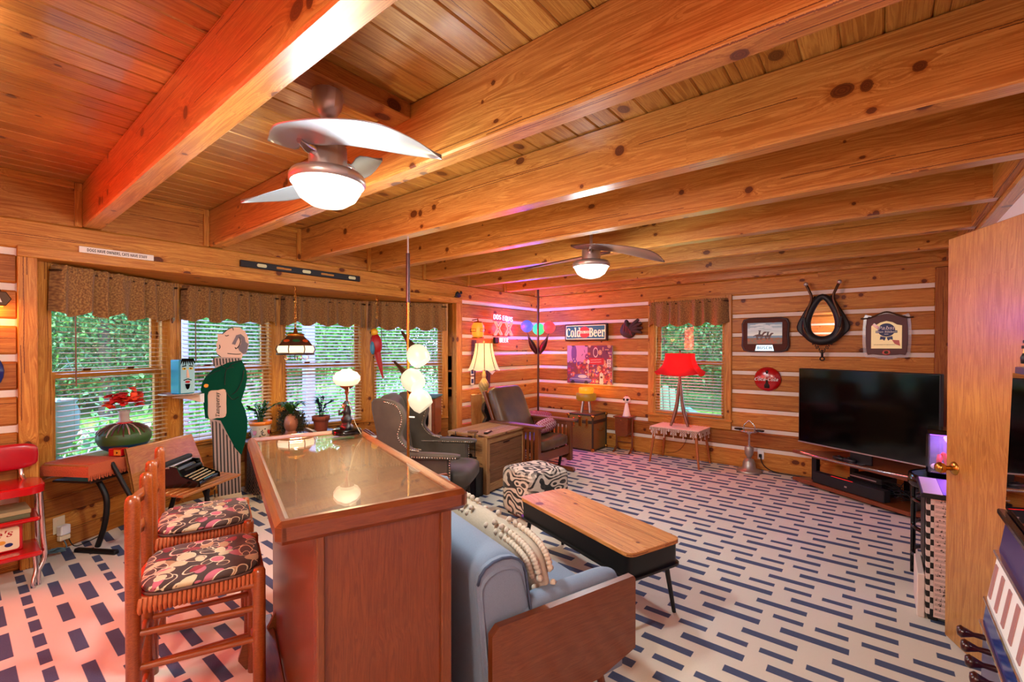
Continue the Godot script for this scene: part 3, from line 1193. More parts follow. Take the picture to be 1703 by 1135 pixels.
func build_outside() -> void:
	var g := struct("ground")
	mat("lawn", Color(0.95, 1, 0.9), 0.95, {tex = "lawn", uv = Vector2(0.35, 0.35)})
	mat("drive", Color(0.66, 0.64, 0.66), 0.9, {tex = "speckle", uv = Vector2(0.7, 0.7)})
	part(g, "lawn", B.new().bb(Vector3(-40, -0.7, -40), Vector3(20, -0.5, 25)), mats.lawn)
	part(g, "driveway", B.new().bb(Vector3(-10.5, -0.51, -40), Vector3(-7.0, -0.485, 25)), mats.drive)
	part(g, "porch_slab", B.new().bb(Vector3(-0.9, -0.5, -2.6), Vector3(6.0, -0.14, -0.2)), mats.drive)
	var clump := leaf_clump(95, 0.8, 0.12, 3)
	var clump2 := leaf_clump(100, 0.8, 0.10, 4)
	var spots := [[-12.5, 9.0], [-14.0, 6.0], [-12.8, 3.4], [-15.5, 1.5], [-13.0, -1.2], [-17.0, 4.4], [-18.0, -3.0], [-12.0, 12.0], [-7.5, -6.0], [-4.0, -9.5], [-1.2, -8.5], [0.8, -11.0], [2.6, -9.2], [4.8, -11.5], [7.0, -9.0], [-10.5, -4.0], [1.6, -14.0], [-16.0, 9.0]]
	for i in spots.size():
		var s = spots[i]
		tree(Vector3(s[0], -0.5, s[1]), 5.5 + (i % 3) * 1.1, 2.1 + (i % 2) * 0.5, mats.treeleaf if i % 2 else mats.treeleaf2, clump if i % 2 else clump2, 0.3 + (i % 4) * 0.25, "leafy green tree growing beyond the blinds")
	for i in 11:
		var far := Vector3(-22.0 + (i % 2) * 2.0, -0.5, 14.0 - i * 3.4) if i < 7 else Vector3(-7.0 + (i - 7) * 4.4, -0.5, -17.0)
		tree(far, 8.0, 3.2, mats.treeleaf2 if i % 2 else mats.treeleaf, clump, 0.0, "tall dense tree in the wood edge beyond the lawn")
	var bush := leaf_clump(60, 0.5, 0.10, 6)
	for i in 7:
		var p = [Vector3(-1.75, -0.5, 6.3), Vector3(-2.0, -0.5, 5.5), Vector3(-2.5, -0.5, 4.6), Vector3(-3.4, -0.5, 3.4), Vector3(-3.0, -0.5, 2.0), Vector3(-2.4, -0.5, 7.1), Vector3(-3.2, -0.5, 0.6)][i]
		var t := thing("hedge_bush", "round leafy hedge bush just outside the bay windows", "bush", p, 0.0, "hedge bushes along the bay")
		part(t, "stem", B.new().tube([Vector3.ZERO, Vector3(0.02, 0.5, 0)], 0.03, 6), mats.bark)
		var sp := []
		for k in 40:
			var a := rng.randf() * TAU
			var q := sqrt(rng.randf()) * 0.55
			sp.append(Transform3D(Basis.from_euler(Vector3(rng.randf() * 6, rng.randf() * 6, 0)), Vector3(cos(a) * q, rng.randf_range(0.15, 0.95), sin(a) * q)))
		foliage(t, bush, mats.treeleaf, sp)
	mat("postgrey", Color(0.46, 0.46, 0.52), 0.7)
	# porch posts seen through the blinds
	for p in [Vector3(-2.55, -0.5, 4.35), Vector3(-2.75, -0.5, 2.55)]:
		var t := thing("porch_post", "pale square porch post standing outside the bay windows", "post", p, 0.0, "porch posts outside the bay")
		part(t, "shaft", B.new().bb(Vector3(-0.075, 0.12, -0.075), Vector3(0.075, 3.3, 0.075), 0.01), mats.postgrey)
		part(t, "base", B.new().bb(Vector3(-0.14, 0, -0.14), Vector3(0.14, 0.12, 0.14), 0.01), mats.postgrey)
	# urn with a plant outside the first window
	mat("urn", Color(0.46, 0.58, 0.53), 0.7)
	var u := thing("garden_urn", "large pale garden urn with trailing plant outside the window behind the flower vase", "planter", Vector3(-1.15, -0.5, 5.75))
	part(u, "bowl", B.new().lathe([Vector2(0, 1.02), Vector2(0.10, 1.02), Vector2(0.20, 1.10), Vector2(0.26, 1.25), Vector2(0.27, 1.42), Vector2(0.24, 1.5), Vector2(0.26, 1.53), Vector2(0.22, 1.53), Vector2(0.2, 1.46), Vector2(0, 1.46)], 28), mats.urn)
	part(u, "stand", B.new().lathe([Vector2(0.22, 0), Vector2(0.22, 0.05), Vector2(0.08, 0.1), Vector2(0.06, 0.9), Vector2(0.16, 1.02)], 20), mats.urn)
	var pl := B.new()
	for i in 9:
		var a := i * 0.7
		var d := Vector3(cos(a), 0, sin(a))
		pl.tube([Vector3(0, 1.46, 0) + d * 0.04, Vector3(0, 1.75, 0) + d * 0.12, Vector3(0, 1.85 + 0.03 * (i % 3), 0) + d * 0.25, Vector3(0, 1.72, 0) + d * 0.33], 0.006, 5)
		for k in 5:
			pl.ball(Vector3(0, 1.6 + k * 0.055, 0) + d * (0.08 + k * 0.05) + Vector3(0.02 * sin(k * 3.0), 0, 0.03 * cos(k * 5.0)), Vector3(0.035, 0.012, 0.02), 6, 4)
	part(u, "plant", pl, mats.treeleaf2)
	# lawn chair seen through the back window
	mat("lawnchair", Color(0.16, 0.33, 0.24), 0.6)
	var c := thing("adirondack_chair", "dark green slatted lawn chair on the porch outside the back window", "chair", Vector3(1.75, -0.14, -1.25), 0.5)
	for i in 5:
		part(c, "back_slat", B.new().at(Vector3(-0.22 + i * 0.11, 0.62, -0.28), 0, -0.35).bb(Vector3(-0.05, -0.42, -0.01), Vector3(0.05, 0.38 - 0.04 * absf(i - 2), 0.01), 0.004), mats.lawnchair)
		part(c, "seat_slat", B.new().at(Vector3(0, 0.30 + 0.02 * i, -0.15 + i * 0.11), 0, -0.15).bb(Vector3(-0.28, -0.01, -0.05), Vector3(0.28, 0.01, 0.05), 0.004), mats.lawnchair)
	for s in [-1, 1]:
		part(c, "armrest", B.new().bb(Vector3(s * 0.34 - 0.06, 0.60, -0.35), Vector3(s * 0.34 + 0.06, 0.62, 0.42), 0.005), mats.lawnchair)
		part(c, "leg", B.new().bb(Vector3(s * 0.30 - 0.02, 0, 0.28), Vector3(s * 0.30 + 0.02, 0.60, 0.36), 0.004), mats.lawnchair)
		part(c, "leg", B.new().bar(Vector3(s * 0.30, 0.02, -0.62), Vector3(s * 0.30, 0.38, 0.36), 0.03, 0.10, 0.004), mats.lawnchair)


# ---------------------------------------------------------------- lamps
func fan(p: Vector3, a0: float, top: float, label: String, wood := false) -> void:
	# p: middle of the lower rim of the light, top: where the canopy is fixed
	var t := thing("ceiling_fan", label, "ceiling fan", p, 0.0, "brushed metal ceiling fans")
	var h := top - p.y
	part(t, "canopy", B.new().lathe([Vector2(0.062, h), Vector2(0.064, h - 0.03), Vector2(0.055, h - 0.07), Vector2(0.035, h - 0.10), Vector2(0.02, h - 0.112), Vector2(0, h - 0.112)], 24), mats.steel)
	part(t, "down_rod", B.new().tube([Vector3(0, h - 0.1, 0), Vector3(0, 0.12, 0)], 0.012, 12), mats.steel)
	part(t, "motor_housing", B.new().lathe([Vector2(0, 0.14), Vector2(0.07, 0.14), Vector2(0.078, 0.135), Vector2(0.078, 0.03), Vector2(0.078, 0.03), Vector2(0.11, 0.028), Vector2(0.148, 0.015), Vector2(0.156, 0.0), Vector2(0.156, -0.02), Vector2(0.148, -0.028)], 32), mats.steel)
	mat("fanlight", Color(0.95, 0.93, 0.88), 0.4, {emit = Color(1.0, 0.95, 0.87), power = 1.15})
	part(t, "light_bowl", B.new().lathe([Vector2(0.142, -0.02), Vector2(0.138, -0.045), Vector2(0.115, -0.085), Vector2(0.075, -0.112), Vector2(0.03, -0.124), Vector2(0, -0.126)], 32), mats.fanlight)
	mat("bladesilver", Color(0.62, 0.64, 0.66), 0.35, {metal = 0.6})
	mat("bladebrown", Color(0.34, 0.24, 0.20), 0.3, {coat = 0.4})
	# two scimitar blades: outer and inner edge as (radius, degrees, height over the rim)
	var ue := [Vector3(0.23, 115, 0.105), Vector3(0.27, 75, 0.097), Vector3(0.31, 52, 0.085), Vector3(0.37, 36, 0.07), Vector3(0.43, 25, 0.055), Vector3(0.49, 16, 0.04), Vector3(0.54, 8, 0.02), Vector3(0.57, -3, -0.005), Vector3(0.59, -13, -0.035)]
	var le := [Vector3(0.23, 115, 0.105), Vector3(0.13, 128, 0.10), Vector3(0.12, 80, 0.09), Vector3(0.13, 40, 0.075), Vector3(0.20, 18, 0.06), Vector3(0.28, 4, 0.04), Vector3(0.38, -6, 0.015), Vector3(0.48, -11, -0.01), Vector3(0.59, -13, -0.035)]
	var pl := func(q: Vector3) -> Vector3:
		return Vector3(cos(deg_to_rad(q.y)) * q.x, q.z, sin(deg_to_rad(q.y)) * q.x)
	var us := []
	var ls := []
	for i in 9:
		us.append(pl.call(ue[i]))
		ls.append(pl.call(le[i]))
	us = smooth(us, 3)
	ls = smooth(ls, 3)
	for k in 2:
		var b := B.new().at(Vector3(0, 0.012, 0), -(a0 + k * PI))
		b.surf(us.size() - 1, 12, func(u: float, v: float):
			var i := int(round(u * (us.size() - 1)))
			var f := 0.5 + 0.5 * cos(TAU * v)
			return (us[i] as Vector3).lerp(ls[i], f) + Vector3(0, 0.005 * sin(TAU * v) + 0.012 * sin(PI * f), 0))
		part(t, "blade", b, mats.bladebrown if wood else mats.bladesilver)
		part(t, "blade_arm", B.new().at(Vector3(0, 0.093, 0), -(a0 + k * PI) - 1.3).tube([Vector3(0.05, 0.0, 0), Vector3(0.11, 0.003, 0), Vector3(0.16, 0.006, -0.01)], [0.022, 0.024, 0.012], 10), mats.chrome)
	omni(Vector3(0, -0.06, 0), Color(0.90, 0.97, 1.0), 1.45 if wood else 1.9, 0.12, t)

func build_lamps() -> void:
	fan(Vector3(2.60, 2.215, 5.19), 0.0, CEIL_Y - 0.075, "brushed steel ceiling fan with silver blades hung from a board between two beams")
	fan(Vector3(2.55, 2.20, 2.80), deg_to_rad(-8), CEIL_Y, "ceiling fan with dark brown blades hung deeper in the room over the carpet", true)
	# spring pole lamp with three frosted globes
	mat("globe", Color(0.60, 0.57, 0.50), 0.35, {emit = Color(1.0, 0.93, 0.78), power = 0.5})
	mat("purplemetal", Color(0.36, 0.25, 0.25), 0.3, {metal = 0.7})
	var p := thing("pole_lamp", "floor to ceiling pole lamp with three glowing frosted cup globes behind the bar", "lamp", Vector3(1.606, 0, 3.98))
	part(p, "pole", B.new().tube([Vector3(0, 0.02, 0), Vector3(0, 1.84, 0)], 0.011, 12), mats.brass)
	part(p, "upper_pole", B.new().tube([Vector3(0, 1.84, 0), Vector3(0, 2.22, 0)], 0.016, 12), mats.purplemetal)
	part(p, "spring_rod", B.new().tube([Vector3(0, 2.22, 0), Vector3(0, BEAM_Y, 0)], 0.007, 10), mats.steel)
	part(p, "foot", B.new().lathe([Vector2(0, 0.04), Vector2(0.02, 0.04), Vector2(0.03, 0.0)], 16), mats.blackmatte)
	part(p, "switch", B.new().tube([Vector3(0, 0.95, 0), Vector3(0.05, 0.95, -0.02)], 0.006, 8), mats.white)
	var R := Vector3(0.777, 0, -0.629)
	var F := Vector3(0.629, 0, 0.777)
	for g in [[Vector3(0, 1.43, 0) + R * 0.075, R * 0.55 + Vector3.DOWN * 0.75 + F * 0.2], [Vector3(0, 1.245, 0) + R * 0.05 + F * 0.08, R * 0.75 + Vector3.DOWN * 0.6 + F * 0.5], [Vector3(0, 1.085, 0) + R * 0.10 + F * 0.05, R * 0.7 + Vector3.DOWN * 0.8 + F * 0.1]]:
		var c: Vector3 = g[0]
		var d: Vector3 = (g[1] as Vector3).normalized()
		var up := -d
		var s := d.cross(Vector3.UP).normalized()
		var b := B.new()
		b.xf = Transform3D(Basis(s, up, s.cross(up)), c)
		b.lathe([Vector2(0.0, 0.085), Vector2(0.03, 0.083), Vector2(0.066, 0.058), Vector2(0.085, 0.015), Vector2(0.083, -0.035), Vector2(0.066, -0.075), Vector2(0.066, -0.075), Vector2(0.05, -0.07), Vector2(0, -0.068)], 24)
		part(p, "globe", b, mats.globe)
		var hn := B.new()
		hn.xf = b.xf
		hn.lathe([Vector2(0, 0.24), Vector2(0.008, 0.238), Vector2(0.018, 0.15), Vector2(0.034, 0.076)], 14)
		part(p, "horn", hn, mats.bronze)
		part(p, "bracket", B.new().tube([Vector3(0, c.y + up.y * 0.1, 0), c + up * 0.09], 0.007, 8), mats.brass)
		omni(c, Color(1.0, 0.90, 0.74), 0.18, 0.06, p)
	# corner pole lamp with three coloured balls
	var q := thing("pole_lamp", "floor to ceiling pole lamp with blue, green and red glass balls in the log corner", "lamp", Vector3(0.31, 0, 0.45))
	part(q, "pole", B.new().tube([Vector3(0, 0.0, 0), Vector3(0, 1.40, 0)], 0.012, 12), mats.purplemetal)
	part(q, "upper_pole", B.new().tube([Vector3(0, 1.40, 0), Vector3(0, CEIL_Y, 0)], 0.016, 12), mats.purplemetal)
	var R2 := Vector3(0.777, 0, -0.629)
	for g in [["blue", Color(0.12, 0.20, 1.0), Vector3(0, 1.83, 0) - R2 * 0.175, 1.2], ["green", Color(0.05, 0.95, 0.42), Vector3(0, 1.79, 0) + Vector3(-0.06, 0, -0.10), 0.45], ["red", Color(1.0, 0.03, 0.08), Vector3(0, 1.815, 0) + R2 * 0.175, 0.5]]:
		var cc: Color = g[1]
		mat("ball" + g[0], cc.lerp(Color.WHITE, 0.1), 0.25, {emit = cc.lerp(Color.WHITE, 0.30), power = 0.62})
		var c: Vector3 = g[2]
		part(q, "glass_ball", B.new().surf(20, 14, func(u: float, v: float):
			var a: float = TAU * u
			var e: float = PI * (v - 0.5)
			var r := 0.094 + 0.003 * sin(9.0 * a + 7.0 * e) * cos(e)
			return c + Vector3(cos(a) * cos(e), sin(e), sin(a) * cos(e)) * r), mats["ball" + g[0]], str(g[0]) + " crackled glass ball")
		part(q, "stem", B.new().tube(smooth([Vector3(0, 1.42, 0), Vector3(0, 1.55, 0) + (c - Vector3(0, c.y, 0)) * 0.4, c + Vector3(0, -0.09, 0)], 5), 0.006, 8), mats.purplemetal)
		omni(c, cc, g[3], 0.08, q)
	mat("redleaf", Color(0.22, 0.05, 0.08), 0.35, {metal = 0.5})
	for s in [-1.0, 1.0]:
		var lf := B.new()
		lf.surf(8, 6, func(u: float, v: float):
			var w: float = 0.055 * sin(PI * minf(1.0, u * 0.85 + 0.12)) * (1.0 - 0.9 * pow(u, 3))
			return Vector3(0, 1.40, 0) + R2 * s * (0.02 + 0.15 * u) + Vector3(0, 0.30 * u, 0) + (R2 * -s * 0.8 + Vector3(0, 0.45, 0)) * (v - 0.5) * 2.0 * w + F * 0.04 * (1.0 - pow((v - 0.5) * 2.0, 2)))
		part(q, "metal_leaf", lf, mats.redleaf)
	# floor lamp with a scalloped cream shade
	var f := thing("floor_lamp", "cream floor lamp with a ribbed bell shade and twisted column by the log wall", "lamp", Vector3(0.47, 0, 1.87))
	mat("lampgold", Color(0.66, 0.52, 0.30), 0.5, {metal = 0.2})
	mat("shadecream", Color(0.92, 0.86, 0.72), 0.8, {emit = Color(1.0, 0.86, 0.60), power = 0.24, back = Color(0.5, 0.4, 0.25)})
	part(f, "column", B.new().lathe([Vector2(0.15, 0), Vector2(0.15, 0.02), Vector2(0.10, 0.05), Vector2(0.04, 0.08), Vector2(0.03, 0.12), Vector2(0.028, 0.5), Vector2(0.025, 0.84), Vector2(0.034, 0.85), Vector2(0.025, 0.87)], 20), mats.lampgold)
	part(f, "twisted_vase", B.new().surf(40, 16, func(u: float, v: float):
		var y: float = lerpf(0.86, 1.10, v)
		var r := 0.022 + 0.042 * pow(sin(PI * pow(v, 1.4)), 1.2)
		var a: float = TAU * u + v * 2.2
		r += 0.005 * sin(9.0 * TAU * u) * sin(PI * v)
		return Vector3(cos(a) * r, y, sin(a) * r)), mats.lampgold)
	part(f, "neck", B.new().lathe([Vector2(0.022, 1.10), Vector2(0.03, 1.14), Vector2(0.02, 1.16), Vector2(0.014, 1.25)], 16), mats.lampgold)
	var shade := B.new()
	shade.surf(48, 12, func(u: float, v: float):
		var r := lerpf(0.115, 0.20, pow(v, 1.7)) + 0.012 * v * v
		var sc := absf(sin(4.0 * TAU * u))
		r *= 1.0 - 0.05 * (1.0 - sc)
		return Vector3(cos(TAU * u) * r, 1.55 - 0.35 * v + (0.02 * (1.0 - sc) if v > 0.99 else 0.0), sin(TAU * u) * r))
	var sh := part(f, "shade", shade, mats.shadecream)
	mat("shaderib", Color(0.45, 0.32, 0.16), 0.7)
	for k in 8:
		var a := TAU * k / 8
		var pts := []
		for i in 9:
			var v := i / 8.0
			var r := (lerpf(0.115, 0.20, pow(v, 1.7)) + 0.012 * v * v) * 0.955
			pts.append(Vector3(cos(a) * r, 1.55 - 0.35 * v, sin(a) * r))
		part(sh, "rib", B.new().tube(pts, 0.005, 6), mats.shaderib)
	part(f, "finial", B.new().ball(Vector3(0, 1.575, 0), Vector3(0.012, 0.018, 0.012), 10, 8), mats.lampgold)
	omni(Vector3(0, 1.38, 0), Color(1.0, 0.80, 0.50), 0.16, 0.08, f)
	# amber barrel lamp hung on the log wall
	var w := thing("wall_lamp", "amber barrel lamp with square bands hanging on the log wall by the bay trim", "lamp", Vector3(0.11, 1.64, 1.60))
	mat("amber", Color(0.85, 0.42, 0.12), 0.4, {emit = Color(1.0, 0.50, 0.14), power = 0.9})
	part(w, "barrel", B.new().lathe([Vector2(0.06, 0.0), Vector2(0.08, 0.03), Vector2(0.092, 0.10), Vector2(0.085, 0.16), Vector2(0.062, 0.20), Vector2(0.062, 0.20), Vector2(0.0, 0.20)], 20), mats.amber)
	part(w, "cap", B.new().lathe([Vector2(0.065, 0.198), Vector2(0.06, 0.215), Vector2(0.01, 0.225), Vector2(0.006, 0.26), Vector2(0, 0.262)], 16), mats.brass)
	part(w, "base_ring", B.new().lathe([Vector2(0.0, -0.012), Vector2(0.085, -0.012), Vector2(0.085, 0.002), Vector2(0.0, 0.002)], 20), mats.brass)
	for k in 4:
		var a := k * TAU / 4
		part(w, "band", B.new().at(Vector3(cos(a) * 0.094, 0.095, sin(a) * 0.094), -a + PI / 2).tube([Vector3(-0.05, -0.018, 0), Vector3(0.05, -0.018, 0), Vector3(0.05, 0.018, 0), Vector3(-0.05, 0.018, 0)], 0.004, 6, true), mats.bronze)
	part(w, "arm", B.new().tube([Vector3(-0.11, 0.24, 0), Vector3(-0.02, 0.25, 0), Vector3(0, 0.25, 0)], 0.006, 8), mats.bronze)
	omni(Vector3(0, 0.09, 0), Color(1.0, 0.52, 0.18), 0.06, 0.06, w)
	# leaded pendant over the bar, hung from the bay header
	var n := thing("pendant_lamp", "leaded pendant lamp with brown shade, leaf motifs and lit white band on a chain", "lamp", Vector3(-0.02, 1.42, 4.075))
	mat("pendbrown", Color(0.24, 0.13, 0.07), 0.35, {coat = 0.3})
	mat("pendwhite", Color(0.95, 0.90, 0.80), 0.4, {emit = Color(1.0, 0.90, 0.72), power = 0.6})
	mat("leafgreen", Color(0.05, 0.30, 0.14), 0.3)
	mat("motif", Color(0.75, 0.28, 0.08), 0.3)
	var cone := B.new()
	for k in 8:
		var a0 := TAU * k / 8
		var a1 := TAU * (k + 1) / 8
		var e0 := Vector3(cos(a0), 0, sin(a0))
		var e1 := Vector3(cos(a1), 0, sin(a1))
		cone.st.set_smooth_group(-1)
		cone.poly([e0 * 0.165 + Vector3.UP * 0.09, e1 * 0.165 + Vector3.UP * 0.09, e1 * 0.075 + Vector3.UP * 0.19, e0 * 0.075 + Vector3.UP * 0.19], [Vector2.ZERO, Vector2.RIGHT, Vector2.ONE, Vector2.DOWN], e0 + e1)
		var pane := B.new()
		pane.st.set_smooth_group(-1)
		pane.poly([e0 * 0.168 + Vector3.UP * 0.022, e1 * 0.168 + Vector3.UP * 0.022, e1 * 0.178 + Vector3.UP * 0.055, e0 * 0.178 + Vector3.UP * 0.055], [Vector2.ZERO, Vector2.RIGHT, Vector2.ONE, Vector2.DOWN], e0 + e1)
		pane.poly([e0 * 0.178 + Vector3.UP * 0.055, e1 * 0.178 + Vector3.UP * 0.055, e1 * 0.168 + Vector3.UP * 0.088, e0 * 0.168 + Vector3.UP * 0.088], [Vector2.ZERO, Vector2.RIGHT, Vector2.ONE, Vector2.DOWN], e0 + e1)
		part(n, "band_pane", pane, mats.pendwhite, "lit white glass pane")
		part(n, "scroll", B.new().tube([e0 * 0.172 + Vector3.UP * 0.018, e0 * 0.186 + Vector3.UP * 0.055, e0 * 0.172 + Vector3.UP * 0.092], 0.005, 6), mats.bronze)
		var mid := (e0 + e1) * 0.5
		var tn := (e1 - e0).normalized()
		var nm := (mid.normalized() * 0.75 + Vector3.UP * 0.66).normalized()
		var mo := B.new()
		mo.xf = Transform3D(Basis(tn, nm.cross(tn), nm), mid.normalized() * 0.116 + Vector3.UP * 0.137)
		mo.prism(circle(0.034, 14, Vector2.ZERO, 0.016), -0.004, 0.004)
		part(n, "motif", mo, mats.motif if k % 2 else mats.leafgreen)
	part(n, "shade", cone, mats.pendbrown)
	part(n, "lower_ring", B.new().lathe([Vector2(0.16, 0.0), Vector2(0.172, 0.0), Vector2(0.172, 0.018), Vector2(0.16, 0.018), Vector2(0.16, 0.0)], 24), mats.bronze)
	part(n, "crown", B.new().lathe([Vector2(0.078, 0.19), Vector2(0.085, 0.20), Vector2(0.07, 0.21), Vector2(0.02, 0.215), Vector2(0.012, 0.26), Vector2(0, 0.265)], 16), mats.brass)
	for k in 5:
		var a := TAU * k / 5 + 0.3
		part(n, "hook", B.new().tube(arc(Vector3(cos(a) * 0.09, -0.02, sin(a) * 0.09), 0.028, -2.8, 0.3, 8, Vector3(cos(a), 0, sin(a))), 0.004, 6), mats.bronze)
	for k in 15:
		var y := 0.265 + k * 0.027
		part(n, "chain_link", B.new().at(Vector3(0, y + 0.014, 0), (PI / 2) * (k % 2)).tube(arc(Vector3.ZERO, 0.012, 0, TAU * 11 / 12, 11, Vector3.RIGHT * 0.6, Vector3.UP * 1.45), 0.003, 5, true), mats.brass)
	omni(Vector3(0, 0.06, 0), Color(1.0, 0.86, 0.62), 0.4, 0.06, n)
	# globe lamp on the bar
	var l := thing("figure_lamp", "table lamp with a seated dark figure base and milk glass globe standing on the bar", "lamp", Vector3(2.266, 1.032, 4.902))
	mat("milk", Color(0.96, 0.90, 0.80), 0.3, {emit = Color(1.0, 0.90, 0.72), power = 0.62})
	mat("copper", Color(0.56, 0.32, 0.20), 0.35, {metal = 0.8})
	mat("figure", Color(0.09, 0.07, 0.08), 0.35)
	mat("skin", Color(0.66, 0.42, 0.30), 0.5)
	part(l, "plinth", B.new().lathe([Vector2(0.0, 0.0), Vector2(0.074, 0.0), Vector2(0.076, 0.006), Vector2(0.074, 0.02), Vector2(0.068, 0.026), Vector2(0, 0.026)], 28), mats.gloss)
	part(l, "figure", B.new().surf(22, 24, func(u: float, v: float):
		var y: float = 0.026 + 0.125 * v
		var r := 0.034 * (1.0 - 0.55 * v) + 0.006 * sin(v * 19.0) * (1.0 - v) + 0.006 * sin(TAU * u * 3.0 + v * 5.0) * (1.0 - v)
		if v > 0.98:
			r = 0.0
		return Vector3(cos(TAU * u) * r * 1.05, y, sin(TAU * u) * r * 0.85)), mats.figure, "dark robed seated figure")
	part(l, "figure_head", B.new().ball(Vector3(-0.006, 0.147, 0.010), Vector3(0.013, 0.016, 0.013), 12, 8), mats.skin)
	part(l, "figure_hat", B.new().lathe([Vector2(0.022, 0.158), Vector2(0.018, 0.163), Vector2(0.012, 0.172), Vector2(0, 0.174)], 14), mats.figure)
	part(l, "figure_arm", B.new().tube([Vector3(0.012, 0.12, 0.02), Vector3(-0.016, 0.104, 0.035), Vector3(-0.022, 0.125, 0.03)], 0.007, 7), mats.figure)
	part(l, "post", B.new().lathe([Vector2(0.006, 0.16), Vector2(0.006, 0.205), Vector2(0.012, 0.215), Vector2(0.008, 0.228), Vector2(0.014, 0.236), Vector2(0.034, 0.248), Vector2(0.036, 0.256)], 18), mats.copper)
	part(l, "globe", B.new().lathe([Vector2(0.030, 0.252), Vector2(0.055, 0.262), Vector2(0.069, 0.284), Vector2(0.068, 0.302), Vector2(0.052, 0.324), Vector2(0.030, 0.332), Vector2(0.024, 0.340), Vector2(0.0, 0.338)], 28), mats.milk)
	part(l, "cord", B.new().tube(smooth([Vector3(0.03, 0.25, 0.01), Vector3(0.04, 0.235, 0.012), Vector3(0.025, 0.2, 0.01), Vector3(0.03, 0.15, 0.0), Vector3(0.045, 0.06, -0.02), Vector3(0.085, 0.004, -0.03)], 4), 0.001, 5), mats.cream)
	omni(Vector3(0, 0.29, 0), Color(1.0, 0.86, 0.64), 0.45, 0.05, l)
	# red pagoda-shade lamp
	var r := thing("table_lamp", "table lamp with flared red pagoda shade and splayed wooden legs on the lace cloth", "lamp", Vector3(2.43, 0.472, 0.24))
	mat("redshade", Color(0.52, 0.06, 0.07), 0.9, {emit = Color(1.0, 0.08, 0.06), power = 0.10, back = Color(0.5, 0.05, 0.05)})
	var rs := B.new()
	rs.surf(40, 12, func(u: float, v: float):
		var e := pow(v, 2.4)
		var hx := lerpf(0.16, 0.275, e)
		var hz := lerpf(0.10, 0.17, e)
		var a: float = TAU * u + PI / 4
		var k := 1.0 / maxf(absf(cos(a)), absf(sin(a)))
		var cx := clampf(cos(a) * k, -1, 1)
		var cz := clampf(sin(a) * k, -1, 1)
		var lift := 0.05 * pow(absf(cx * cz), 3) * e
		return Vector3(cx * hx, 0.95 - 0.29 * v + lift, cz * hz))
	part(r, "shade", rs, mats.redshade)
	part(r, "finial", B.new().ball(Vector3(0, 0.98, 0), Vector3(0.012, 0.02, 0.012), 10, 8), mats.bronze)
	part(r, "stem", B.new().lathe([Vector2(0.03, 0.40), Vector2(0.02, 0.60), Vector2(0.012, 0.68), Vector2(0.01, 0.97)], 12), mats.walnut)
	for k in 4:
		var a := TAU * k / 4 + 0.5
		var d := Vector3(cos(a), 0, sin(a))
		var lg := B.new()
		lg.tube(smooth([d * 0.15 + Vector3(0, 0.015, 0), d * 0.10 + Vector3(0, 0.12, 0), d * 0.045 + Vector3(0, 0.30, 0), d * 0.015 + Vector3(0, 0.56, 0)], 5), [0.016, 0.017, 0.018, 0.02, 0.021, 0.022, 0.023, 0.024, 0.024, 0.024, 0.023, 0.022, 0.02, 0.018, 0.016, 0.014], 6)
		part(r, "leg", lg, mats.walnut)
	part(r, "cord", B.new().tube(smooth([Vector3(0.03, 0.0, -0.205), Vector3(0.01, -0.22, -0.215), Vector3(-0.09, -0.37, -0.21), Vector3(-0.25, -0.42, -0.2)], 5), 0.003, 5), mats.bronze)
	omni(Vector3(0, 0.80, 0), Color(1.0, 0.30, 0.16), 0.35, 0.06, r)
	# amber glass lamp on the trunk
	var k := thing("tiered_lamp", "two-tier amber glass lamp on metal legs standing on the trunk", "lamp", Vector3(1.05, 0.5335, 0.25))
	mat("amberglass", Color(0.82, 0.58, 0.12), 0.35, {emit = Color(1.0, 0.66, 0.12), power = 0.4})
	mat("amberrim", Color(0.46, 0.36, 0.10), 0.4, {emit = Color(0.8, 0.5, 0.06), power = 0.22})
	part(k, "upper_tier", B.new().lathe([Vector2(0, 0.37), Vector2(0.10, 0.37), Vector2(0.11, 0.36), Vector2(0.108, 0.29), Vector2(0.09, 0.28)], 24), mats.amberglass)
	part(k, "lower_tier", B.new().lathe([Vector2(0, 0.285), Vector2(0.14, 0.285), Vector2(0.15, 0.275), Vector2(0.148, 0.20), Vector2(0.13, 0.178), Vector2(0, 0.178)], 24), mats.amberrim)
	for a in 4:
		var an := a * TAU / 4 + 0.4
		part(k, "leg", B.new().tube([Vector3(cos(an) * 0.09, 0.0, sin(an) * 0.09), Vector3(cos(an) * 0.06, 0.18, sin(an) * 0.06)], 0.014, 8), mats.steel)
	omni(Vector3(0, 0.32, 0), Color(1.0, 0.66, 0.2), 0.22, 0.06, k)
	build_neon()

